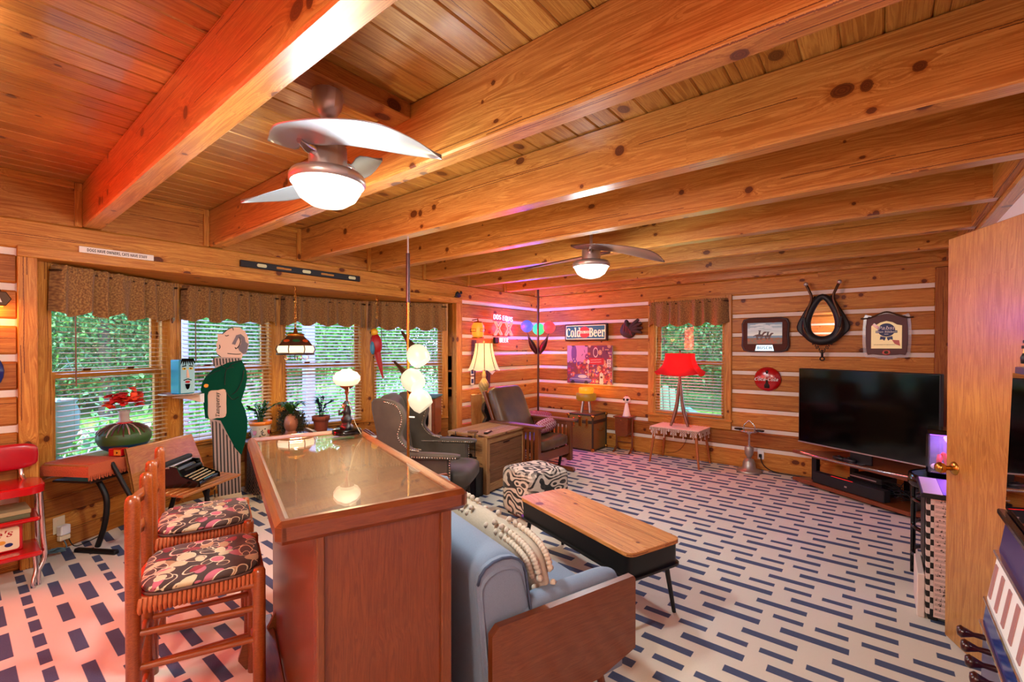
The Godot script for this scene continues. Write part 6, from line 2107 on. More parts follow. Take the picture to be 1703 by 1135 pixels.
	bt.xf = Transform3D(Basis.from_scale(Vector3(1, 1, 0.25)), Vector3(0.0, -0.105, 0.048))
	part(k, "bottle", bt.lathe([Vector2(0.0, 0.0), Vector2(0.026, 0.0), Vector2(0.029, 0.03), Vector2(0.024, 0.06), Vector2(0.028, 0.10), Vector2(0.024, 0.13), Vector2(0.013, 0.165), Vector2(0.011, 0.19), Vector2(0.014, 0.195), Vector2(0.014, 0.21), Vector2(0, 0.212)], 18), mat("bottle", Color(0.05, 0.03, 0.025), 0.15))
	part(k, "lettering", B.new().at(Vector3(-0.004, 0.0, 0.062)).text("Coca-Cola", 0.052, 0.002, script, HORIZONTAL_ALIGNMENT_CENTER, 0.3), mats.white)
	# corner sconce sign at the far left and the blue plate under it
	mat("sconcelit", Color(1.0, 0.78, 0.45), 0.4, {emit = Color(1.0, 0.66, 0.28), power = 1.0})
	var z := thing("sign_sconce", "small lit metal sign lamp with a letter A hanging on the logs beside the bay", "lamp", Vector3(0.07, 1.80, 6.05), PI / 2)
	part(z, "box", B.new().at(Vector3.ZERO).prism(pv([Vector2(-0.11, -0.045), Vector2(0.06, -0.045), Vector2(0.085, 0.0), Vector2(0.06, 0.045), Vector2(-0.11, 0.045)]), -0.03, 0.03, 0.004), mats.bronze)
	part(z, "lettering", B.new().at(Vector3(0.02, 0.0, 0.031)).text("A", 0.07, 0.002, sans), mats.signwhite)
	for x in [-0.05, 0.04]:
		part(z, "cord", B.new().tube([Vector3(x, 0.045, 0), Vector3(0.0, 0.16, -0.05)], 0.003, 5), mats.bronze)
	part(z, "lower_light", B.new().bb(Vector3(-0.09, -0.05, -0.04), Vector3(0.05, -0.044, -0.01)), mats.sconcelit)
	omni(Vector3(-0.02, -0.08, -0.02), Color(1.0, 0.62, 0.28), 0.10, 0.05, z)
	mat("blueenamel", Color(0.10, 0.16, 0.42), 0.3)
	var pl := B.new()
	pl.xf = Transform3D(Basis(Vector3(1, 0, 0), Vector3(0, 0, 1), Vector3(0, -1, 0)), Vector3.ZERO)
	solo("wall_plate", "round blue enamel plate on the logs left of the bay trim", "plate", pl.lathe([Vector2(0, 0.02), Vector2(0.10, 0.02), Vector2(0.16, 0.01), Vector2(0.165, 0.0), Vector2(0, 0)], 30), mats.blueenamel, Vector3(0.002, 1.33, 6.16), PI / 2)
	# lanyards and badges hanging under the barrel lamp and behind the cream lamp
	for q in [[Vector3(0.03, 1.60, 1.60), 0.62, "bunch of patterned lanyards with photo badges hanging under the amber barrel lamp", 0.0], [Vector3(0.03, 1.27, 1.30), 0.36, "blue ribbon with a small diamond sign hanging on the logs behind the cream lamp shade", 1.0]]:
		var y := thing("lanyard_bunch", q[2], "lanyard", q[0], PI / 2)
		mat("strapblue", Color(0.10, 0.12, 0.22), 0.8)
		mat("strapplum", Color(0.30, 0.12, 0.20), 0.8)
		for i in 4:
			part(y, "strap", B.new().at(Vector3(-0.03 + i * 0.02, 0, 0.004 * i), 0, 0.02 * i, 0.02 * (i - 1.5)).bb(Vector3(-0.008, -q[1] * (0.75 + 0.08 * i), -0.001), Vector3(0.008, 0.0, 0.001)), mats.strapblue if i % 2 else mats.strapplum)
		if q[3] == 0.0:
			for i in 2:
				part(y, "badge", B.new().bb(Vector3(-0.075, -q[1] + i * 0.13, 0.012), Vector3(-0.01, -q[1] + i * 0.13 + 0.11, 0.016), 0.002), mats.signwhite)
				part(y, "badge_photo", B.new().bb(Vector3(-0.065, -q[1] + i * 0.13 + 0.02, 0.0165), Vector3(-0.02, -q[1] + i * 0.13 + 0.08, 0.018)), mats.signblue)
		else:
			part(y, "diamond_sign", B.new().at(Vector3(0.06, -0.11, 0.02)).prism(pv([Vector2(-0.085, 0.0), Vector2(-0.06, 0.035), Vector2(0.06, 0.035), Vector2(0.085, 0.0), Vector2(0, -0.06)]), 0, 0.01, 0.003), mats.signwhite)
			part(y, "sign_band", B.new().bb(Vector3(0.0, -0.115, 0.03), Vector3(0.12, -0.095, 0.033)), mats.lacing)
	# parrot on a hanging perch
	mat("parrotred", Color(0.62, 0.03, 0.04), 0.45)
	mat("parrotyellow", Color(0.85, 0.62, 0.08), 0.45)
	mat("parrotblue", Color(0.20, 0.45, 0.55), 0.45)
	var pr := thing("hanging_parrot", "red parrot figure with long tail on a perch hung by a chain in the bay", "figurine", Vector3(-0.05, 1.43, 3.12), 0.98)
	part(pr, "body", B.new().surf(18, 18, func(u: float, v: float):
		var a: float = TAU * u
		var y: float = lerpf(-0.02, 0.235, v)
		var r := 0.068 * pow(sin(PI * clampf(v * 0.93 + 0.05, 0, 1)), 0.7)
		return Vector3(cos(a) * r - 0.02 * v, y, sin(a) * r * 0.9)), mats.parrotred)
	part(pr, "head", B.new().ball(Vector3(-0.03, 0.24, 0.005), Vector3(0.042, 0.042, 0.038), 14, 10), mats.parrotyellow)
	part(pr, "beak", B.new().tube([Vector3(-0.055, 0.245, 0.01), Vector3(-0.072, 0.235, 0.012), Vector3(-0.072, 0.215, 0.012)], [0.014, 0.010, 0.002], 8), mats.blackmatte)
	part(pr, "wing", B.new().ball(Vector3(-0.05, 0.06, 0.04), Vector3(0.028, 0.075, 0.03), 14, 10), mats.parrotblue)
	part(pr, "tail", B.new().tube([Vector3(0.0, 0.01, 0), Vector3(0.03, -0.12, 0), Vector3(0.065, -0.29, 0)], [0.042, 0.03, 0.008], 8), mats.parrotred)
	part(pr, "perch", B.new().tube([Vector3(-0.06, -0.01, 0.02), Vector3(0.16, 0.0, 0.02)], 0.007, 8), mats.walnut)
	part(pr, "wire", B.new().tube([Vector3(-0.05, -0.005, 0.02), Vector3(0.0, 0.40, 0.0)], 0.0022, 5).tube([Vector3(0.14, 0.0, 0.02), Vector3(0.0, 0.40, 0.0)], 0.0022, 5), mats.iron)
	for i in 10:
		part(pr, "chain_link", B.new().at(Vector3(0, 0.412 + i * 0.026, 0), (PI / 2) * (i % 2)).tube(arc(Vector3.ZERO, 0.012, 0, TAU * 9 / 10, 9, Vector3.RIGHT * 0.7, Vector3.UP * 1.35), 0.003, 5, true), mats.brass)


# ---------------------------------------------------------------- bay corner: butler, desk, plants
func px(l: Array) -> Array:
	# outline of the flat butler, traced at 5.7 mm to the unit
	var out := []
	for p in l:
		out.append(Vector2((p.x - 390.0) * 0.0057, (839.0 - p.y) * 0.00572))
	return out

func build_butler() -> void:
	mat("flesh", Color(0.86, 0.70, 0.60), 0.6)
	mat("greencoat", Color(0.008, 0.24, 0.17), 0.8, {spec = 0.2})
	mat("greyhair", Color(0.42, 0.36, 0.38), 0.6)
	mat("outline", Color(0.03, 0.03, 0.04), 0.6)
	mat("towel", Color(0.80, 0.66, 0.58), 0.7)
	mat("stripelight", Color(0.66, 0.55, 0.50), 0.6)
	mat("stripedark", Color(0.09, 0.06, 0.06), 0.6)
	var t := thing("butler_cutout", "painted wooden butler cutout in a green tailcoat holding a tray", "cutout", Vector3(-0.30, 0, 4.52), 1.234)
	var head := px([Vector2(366.4, 557.3), Vector2(363.3, 556.5), Vector2(372.8, 556.2), Vector2(380, 548.5), Vector2(389.4, 545), Vector2(397.3, 545), Vector2(405.3, 551), Vector2(410, 562.8), Vector2(410.8, 574), Vector2(406.9, 588.2), Vector2(402, 590), Vector2(399, 600), Vector2(375, 604), Vector2(366.5, 590), Vector2(364, 583.5), Vector2(365.6, 578.7), Vector2(364, 574), Vector2(366.4, 567.6)])
	part(t, "head", B.new().prism(pv(head), -0.009, 0.009, 0.001), mats.flesh)
	part(t, "hair", B.new().prism(pv(px([Vector2(389.4, 566), Vector2(392.6, 558), Vector2(399, 556), Vector2(404.5, 561), Vector2(406, 569), Vector2(410, 572.5), Vector2(407, 587.5), Vector2(402, 589), Vector2(396.6, 583.5), Vector2(395, 578.7), Vector2(399, 572.5), Vector2(399.7, 566), Vector2(396.6, 561), Vector2(393.4, 567.5), Vector2(391, 574), Vector2(386.2, 572.5)])), 0.009, 0.012), mats.greyhair)
	var lines := B.new()
	for l in [[Vector2(373, 556.5), Vector2(380, 549.5), Vector2(387, 545.5), Vector2(388.5, 550)], [Vector2(377, 558.5), Vector2(379, 559.5), Vector2(382, 558)], [Vector2(369, 574), Vector2(370, 578), Vector2(368, 581)], [Vector2(396.6, 561), Vector2(398.5, 568), Vector2(396, 576), Vector2(392, 580.5), Vector2(391, 578)], [Vector2(380, 588), Vector2(392, 589.5), Vector2(399, 589)], [Vector2(366.5, 590), Vector2(371, 594)], [Vector2(389, 611), Vector2(381, 612), Vector2(377, 620), Vector2(376, 640)], [Vector2(403, 616), Vector2(401, 632), Vector2(393, 650), Vector2(386, 656)], [Vector2(376, 648), Vector2(386, 664), Vector2(396, 660)], [Vector2(350, 626), Vector2(362, 618), Vector2(370, 616)], [Vector2(370, 606), Vector2(380, 613), Vector2(386, 606), Vector2(400, 600)]]:
		var pts := []
		for q in px(l):
			pts.append(Vector3(q.x, q.y, 0.0125))
		lines.tube(smooth(pts, 3), 0.0034, 4)
	part(t, "painted_line", lines, mats.outline)
	part(t, "tailcoat", B.new().prism(pv(px([Vector2(363, 611), Vector2(375, 604), Vector2(399, 598), Vector2(403, 606), Vector2(407, 618), Vector2(408, 631), Vector2(405, 647), Vector2(399, 668), Vector2(404, 680), Vector2(408, 697), Vector2(408, 715), Vector2(404, 740), Vector2(399, 758), Vector2(390, 745), Vector2(380, 722), Vector2(370, 698), Vector2(349, 692), Vector2(347, 670), Vector2(346, 652), Vector2(343, 648), Vector2(345, 636), Vector2(350, 625)])), -0.009, 0.0095, 0.001), mats.greencoat)
	part(t, "collar", B.new().prism(pv(px([Vector2(358, 600), Vector2(363, 595), Vector2(372, 594), Vector2(399, 595), Vector2(399, 599), Vector2(381, 603), Vector2(363, 612)])), 0.0095, 0.0115), mats.stripelight)
	for i in 9:
		var x := 360.0 + i * 4.3
		part(t, "collar_stripe", B.new().prism(pv(px([Vector2(x, 596.5), Vector2(x + 1.8, 596.0), Vector2(x + 2.6, maxf(599, 608 - i * 1.1)), Vector2(x + 0.8, maxf(599.5, 609 - i * 1.1))])), 0.0115, 0.0125), mats.stripedark)
	part(t, "trousers", B.new().prism(pv(px([Vector2(355, 694), Vector2(371, 697), Vector2(398, 757), Vector2(398, 822), Vector2(366, 824), Vector2(360, 745)])), -0.009, 0.007), mats.stripelight)
	for i in 8:
		var x := 358.0 + i * 4.9
		var top := 697.0 + maxf(0.0, (x - 366.0) * 2.0)
		part(t, "trouser_stripe", B.new().prism(pv(px([Vector2(x, top), Vector2(x + 1.9, top + 3), Vector2(x + 4.4, 822), Vector2(x + 2.5, 822)])), 0.007, 0.009), mats.stripedark)
	part(t, "shoe", B.new().prism(pv(px([Vector2(364, 822), Vector2(399, 820), Vector2(400, 838), Vector2(352, 838), Vector2(354, 830)])), -0.02, 0.012, 0.002), mats.cream)
	part(t, "foot_stand", B.new().bb(Vector3(-0.16, 0, -0.12), Vector3(0.06, 0.012, 0.12), 0.002), mats.outline)
	part(t, "towel", B.new().prism(pv(px(smooth([Vector2(354, 650), Vector2(366, 648), Vector2(377, 648), Vector2(378, 670), Vector2(377, 691), Vector2(365, 693), Vector2(354, 693), Vector2(353, 670)], 3, true))), 0.01, 0.016, 0.002), mats.towel)
	var tx := B.new()
	tx.xf = Transform3D(Basis.from_euler(Vector3(0, 0, PI / 2)), Vector3((366 - 390) * 0.0057, (839 - 671) * 0.00572, 0.0165))
	part(t, "lettering", tx.text("Tanqueray", 0.042, 0.001, font("Droid Serif", 700, true), HORIZONTAL_ALIGNMENT_CENTER, 0.3), mats.outline)
	part(t, "hand", B.new().prism(pv(px(smooth([Vector2(306, 657), Vector2(318, 659), Vector2(332, 662), Vector2(346, 666), Vector2(347, 655), Vector2(330, 654)], 3, true))), -0.006, 0.008, 0.001), mats.flesh)
	part(t, "cuff", B.new().prism(pv(px([Vector2(342, 653), Vector2(348, 652), Vector2(348, 667), Vector2(343, 666)])), -0.008, 0.0105), mats.white)
	part(t, "button", B.new().at(Vector3((350.5 - 390) * 0.0057, (839 - 640) * 0.00572, 0.0095)).prism(circle(0.019, 18), 0, 0.006, 0.002), mats.brass)
	var c := Vector3((317 - 390) * 0.0057, (839 - 652) * 0.00572, 0.06)
	part(t, "tray", B.new().lathe([Vector2(0, 0), Vector2(0.13, 0.0), Vector2(0.155, 0.008), Vector2(0.158, 0.016), Vector2(0.15, 0.016), Vector2(0.128, 0.007), Vector2(0, 0.007)], 32, c), mats.steel)
	# painted glass block with a face, on the tray
	var o := t.transform * (c + Vector3(0.02, 0.0085, 0.0))
	mat("aquaglass", Color(0.20, 0.56, 0.66), 0.1)
	mat("paleglass", Color(0.62, 0.78, 0.82), 0.1)
	mat("lips", Color(0.65, 0.05, 0.06), 0.3)
	mat("eyegold", Color(0.80, 0.66, 0.08), 0.3)
	var g := thing("face_vase", "square aqua glass vase painted with a moustached face on the butler's tray", "vase", o, 1.234 + 0.6)
	part(g, "block", B.new().bb(Vector3(-0.065, 0, -0.065), Vector3(0.065, 0.305, 0.065), 0.008), mats.aquaglass)
	part(g, "face_panel", B.new().bb(Vector3(-0.055, 0.01, 0.065), Vector3(0.062, 0.295, 0.068), 0.001), mats.paleglass)
	part(g, "cheek_side", B.new().bb(Vector3(-0.068, 0.01, -0.03), Vector3(-0.065, 0.295, 0.06), 0.001), mats.aquaglass)
	for i in 7:
		part(g, "hair_lock", B.new().at(Vector3(-0.048 + i * 0.016, 0.295, 0.069), 0, 0, 0.12 * (i - 3)).prism(pv([Vector2(-0.011, 0.02), Vector2(0.011, 0.02), Vector2(0.004, -0.035 - 0.006 * (i % 3))]), 0, 0.004), mats.gloss)
	for s in [-1.0, 1.0]:
		part(g, "eyebrow", B.new().at(Vector3(s * 0.028, 0.248, 0.069), 0, 0, -s * 0.2).prism(rrect(0.036, 0.009, 0.004), 0, 0.003), mats.gloss)
		part(g, "eye", B.new().at(Vector3(s * 0.028, 0.225, 0.069)).prism(circle(0.018, 16, Vector2.ZERO, 0.010), 0, 0.003), mats.eyegold)
		part(g, "pupil", B.new().at(Vector3(s * 0.026, 0.225, 0.072)).prism(circle(0.006, 12), 0, 0.001), mats.gloss)
		part(g, "moustache", B.new().at(Vector3(s * 0.017, 0.128, 0.069), 0, 0, -s * 0.35).prism(rrect(0.036, 0.007, 0.003), 0, 0.003), mats.gloss)
	part(g, "nose", B.new().tube([Vector3(0.0, 0.215, 0.069), Vector3(0.002, 0.145, 0.074)], [0.006, 0.013], 8), mats.flesh)
	part(g, "mouth", B.new().at(Vector3(0, 0.108, 0.069)).prism(circle(0.02, 16, Vector2.ZERO, 0.011), 0, 0.004), mats.lips)
	part(g, "beard", B.new().at(Vector3(0, 0.08, 0.069)).prism(pv([Vector2(-0.022, 0.01), Vector2(0.022, 0.01), Vector2(0.012, -0.03), Vector2(0, -0.04), Vector2(-0.012, -0.03)]), 0, 0.003), mats.gloss)

func build_desk() -> void:
	# antique school desk: x runs along the window, z toward the room
	var t := thing("school_desk", "antique school desk with iron frame, wood back panel and fold-down seat under the window", "desk", Vector3(0.116, 0, 5.408), 0.0)
	t.transform.basis = Basis(Vector3(-0.53, 0, -0.848), Vector3.UP, Vector3(0.848, 0, -0.53))
	part(t, "desk_top", B.new().bb(Vector3(-0.26, 0.655, -0.36), Vector3(0.56, 0.68, -0.01), 0.006), mats.oak)
	part(t, "book_shelf", B.new().bb(Vector3(-0.22, 0.54, -0.34), Vector3(0.52, 0.555, -0.03), 0.004).bb(Vector3(-0.22, 0.54, -0.05), Vector3(0.52, 0.655, -0.035), 0.003), mats.darkwood)
	var bk := B.new()
	part(t, "back_panel", bk.surf(16, 20, func(u: float, v: float):
		var a: float = TAU * v
		var x := lerpf(-0.02, 0.57, u)
		var sy := B.sp(sin(a), 0.25)
		var z := 0.02 + 0.05 * (1.0 - sy) + 0.010 * B.sp(cos(a), 0.25)
		return Vector3(x - 0.03 * (1.0 - sy) * (0.5 - u), 0.59 + 0.155 * sy, z)), mats.oak)
	for i in 7:
		part(t, "seat_slat", B.new().bb(Vector3(-0.02, 0.405 - 0.003 * absf(i - 3), 0.13 + i * 0.052), Vector3(0.57, 0.425 - 0.003 * absf(i - 3), 0.13 + i * 0.052 + 0.05), 0.004), mats.oak)
	for x in [-0.10, 0.48]:
		part(t, "iron_leg", B.new().tube(smooth([Vector3(x, 0.655, -0.30), Vector3(x, 0.60, -0.18), Vector3(x, 0.42, -0.05), Vector3(x, 0.22, -0.06), Vector3(x, 0.05, -0.12)], 5), 0.018, 8), mats.iron)
		part(t, "iron_foot", B.new().bb(Vector3(x - 0.02, 0.0, -0.30), Vector3(x + 0.02, 0.03, 0.04), 0.008), mats.iron)
		part(t, "iron_leg", B.new().tube(smooth([Vector3(x, 0.41, 0.36), Vector3(x, 0.30, 0.26), Vector3(x, 0.16, 0.26), Vector3(x, 0.03, 0.36)], 5), 0.018, 8), mats.iron)
		part(t, "iron_leg", B.new().tube(smooth([Vector3(x, 0.66, 0.0), Vector3(x, 0.50, 0.10), Vector3(x, 0.34, 0.2), Vector3(x, 0.2, 0.26)], 4), 0.015, 8), mats.iron)
		for k in 3:
			part(t, "gilt_scroll", B.new().at(Vector3(x, 0.33, 0.16 + k * 0.07), PI / 2).tube(arc(Vector3.ZERO, 0.03, 0, TAU * 11 / 12, 11), 0.009, 6, true), mats.brass)
	var W := t.transform
	# fringed runner, vase, box
	mat("runner", Color(0.80, 0.38, 0.22), 0.95, {tex = "speckle", uv = Vector2(3, 3)})
	var r := thing("fringed_runner", "orange woven runner with fringe hanging over the school desk end", "cloth", W * Vector3(-0.12, 0.681, -0.18))
	r.transform.basis = W.basis
	part(r, "cloth", B.new().surf(10, 16, func(u: float, v: float):
		var z := lerpf(-0.19, 0.19, u)
		var y := 0.003
		var dz := z
		if z > 0.175:
			y = 0.003
		var x := lerpf(-0.17, 0.10, v)
		if v < 0.18:
			x = -0.150
			y = 0.003 - (0.18 - v) / 0.18 * 0.085
		return Vector3(x, y, dz)), mats.runner)
	part(r, "front_drop", B.new().surf(12, 6, func(u: float, v: float):
		return Vector3(lerpf(-0.15, 0.14, u), 0.004 - 0.075 * v, 0.19 + 0.004 * sin(u * 40.0) * v)), mats.runner)
	for i in 60:
		var x := -0.15 + 0.29 * i / 59.0
		part(r, "fringe_strand", B.new().tube([Vector3(x, -0.07, 0.191), Vector3(x + 0.003 * sin(i * 2.3), -0.105 - 0.006 * sin(i * 5.1), 0.193)], 0.0025, 4), mats.runner)
	mat("vaseteal", Color(0.10, 0.38, 0.36), 0.45)
	mat("vasegreen", Color(0.18, 0.30, 0.12), 0.5)
	mat("vasebrown", Color(0.26, 0.09, 0.07), 0.5)
	mat("vasegrey", Color(0.60, 0.54, 0.50), 0.5)
	mat("petal", Color(0.85, 0.12, 0.08), 0.7, {back = Color(0.4, 0.05, 0.03)})
	mat("petal2", Color(0.92, 0.30, 0.14), 0.7, {back = Color(0.4, 0.1, 0.03)})
	var v := thing("flower_vase", "squat teal and green vase with striped shoulder holding red flowers", "vase", W * Vector3(0.17, 0.688, -0.19))
	part(v, "foot_band", B.new().lathe([Vector2(0, 0), Vector2(0.095, 0), Vector2(0.135, 0.025), Vector2(0.158, 0.06)], 32), mat("vaseblue", Color(0.03, 0.22, 0.34), 0.4))
	part(v, "belly", B.new().lathe([Vector2(0.158, 0.06), Vector2(0.17, 0.09), Vector2(0.172, 0.115), Vector2(0.165, 0.14)], 32), mats.vasegreen)
	part(v, "shoulder", B.new().lathe([Vector2(0.165, 0.14), Vector2(0.14, 0.17), Vector2(0.09, 0.198), Vector2(0.042, 0.208)], 32), mats.vasegreen)
	for i in 30:
		var a := TAU * i / 30
		var d := Vector3(cos(a), 0, sin(a))
		part(v, "shoulder_stripe", B.new().tube([d * 0.168 + Vector3(0, 0.138 - 0.012 * (i % 3), 0), d * 0.142 + Vector3(0, 0.171, 0), d * 0.091 + Vector3(0, 0.2, 0), d * 0.045 + Vector3(0, 0.21, 0)], [0.006, 0.0065, 0.006, 0.004], 5), mats.vasebrown if i % 4 else mats.vasegrey)
	part(v, "collar", B.new().lathe([Vector2(0.05, 0.206), Vector2(0.055, 0.214), Vector2(0.048, 0.222)], 24), mats.lips)
	part(v, "neck", B.new().lathe([Vector2(0.045, 0.218), Vector2(0.034, 0.24), Vector2(0.032, 0.28), Vector2(0.042, 0.31), Vector2(0.038, 0.31), Vector2(0.03, 0.28), Vector2(0, 0.27)], 24), mats.vasegrey)
	var q := RandomNumberGenerator.new()
	q.seed = 14
	for i in 30:
		var a := q.randf() * TAU
		var e := q.randf_range(0.0, 1.0)
		var c := Vector3(cos(a) * 0.10 * sqrt(e), 0.375 + 0.07 * (1.0 - e) + q.randf_range(-0.05, 0.045), sin(a) * 0.10 * sqrt(e))
		var b := B.new()
		for k in 9:
			var an := TAU * k / 9 + q.randf()
			var d := Vector3(cos(an), q.randf_range(-0.2, 0.9), sin(an)).normalized()
			var s := d.cross(Vector3.UP).normalized()
			b.surf(4, 4, func(u: float, w: float):
				var wd: float = 0.02 * sin(PI * (0.15 + 0.85 * w))
				return c + d * 0.05 * w + s * (u - 0.5) * 2.0 * wd + Vector3(0, 0.008 * sin(w * 5.0), 0))
		part(v, "flower", b, mats.petal if i % 3 else mats.petal2)
	part(v, "bud", B.new().lathe([Vector2(0.0, 0.38), Vector2(0.02, 0.39), Vector2(0.024, 0.44), Vector2(0.02, 0.45), Vector2(0, 0.44)], 9, Vector3(0.05, 0, -0.05)), mats.petal2)
	var bx := thing("small_tin", "small red and yellow printed box beside the flower vase", "box", W * Vector3(0.0, 0.688, -0.055), 0.6)
	part(bx, "box", B.new().bb(Vector3(-0.05, 0, -0.03), Vector3(0.05, 0.055, 0.03), 0.003), mats.red)
	part(bx, "label_panel", B.new().bb(Vector3(-0.005, 0.008, 0.03), Vector3(0.046, 0.048, 0.032)), mat("labelyellow", Color(0.82, 0.55, 0.16), 0.5))
	part(bx, "label_mark", B.new().at(Vector3(0.02, 0.026, 0.032)).prism(circle(0.010, 3), 0, 0.001), mats.gloss)
	# typewriter on the seat
	var y := thing("typewriter", "black antique typewriter with round keys on the school desk seat", "typewriter", W * Vector3(0.26, 0.426, 0.28))
	y.transform.basis = Basis(W.basis.x, Vector3.UP, W.basis.z).rotated(Vector3.UP, 0.25)
	var side := pv([Vector2(-0.16, 0.0), Vector2(0.16, 0.0), Vector2(0.155, 0.035), Vector2(0.03, 0.085), Vector2(0.0, 0.155), Vector2(-0.13, 0.165), Vector2(-0.16, 0.12)])
	for s in [-0.15, 0.15]:
		var sb := B.new()
		sb.xf = Transform3D(Basis(Vector3(0, 0, 1), Vector3(0, 1, 0), Vector3(-1, 0, 0)), Vector3(s, 0, 0))
		sb.prism(side, -0.007, 0.007, 0.002)
		part(y, "side_plate", sb, mats.gloss)
	part(y, "base", B.new().bb(Vector3(-0.15, 0.008, -0.15), Vector3(0.15, 0.03, 0.15), 0.006), mats.black)
	part(y, "body", B.new().bb(Vector3(-0.143, 0.03, -0.14), Vector3(0.143, 0.135, -0.01), 0.015), mats.black)
	part(y, "platen", B.new().tube([Vector3(-0.17, 0.17, -0.09), Vector3(0.17, 0.17, -0.09)], 0.022, 14), mats.blackmatte)
	for s in [-0.18, 0.18]:
		part(y, "platen_knob", B.new().tube([Vector3(s - 0.012, 0.17, -0.09), Vector3(s + 0.012, 0.17, -0.09)], 0.018, 12), mats.gloss)
	part(y, "carriage_rail", B.new().bb(Vector3(-0.16, 0.145, -0.135), Vector3(0.16, 0.16, -0.05), 0.004), mats.steel)
	part(y, "type_basket", B.new().tube(arc(Vector3(0, 0.10, 0.0), 0.085, 0.3, PI - 0.3, 10, Vector3.RIGHT, Vector3(0, 0.45, 0.9)), 0.014, 6), mats.iron)
	mat("keytop", Color(0.70, 0.62, 0.46), 0.4)
	var km := B.new().lathe([Vector2(0, 0.006), Vector2(0.0095, 0.006), Vector2(0.0105, 0.0), Vector2(0, 0)], 8).mesh()
	for row in 4:
		for k in 10:
			partm(y, "key", km, mats.keytop, Transform3D(Basis(), Vector3(-0.117 + k * 0.026 + (row % 2) * 0.008, 0.075 - row * 0.012, 0.045 + row * 0.026)))
	part(y, "space_bar", B.new().bb(Vector3(-0.08, 0.03, 0.142), Vector3(0.08, 0.04, 0.156), 0.003), mats.gloss)

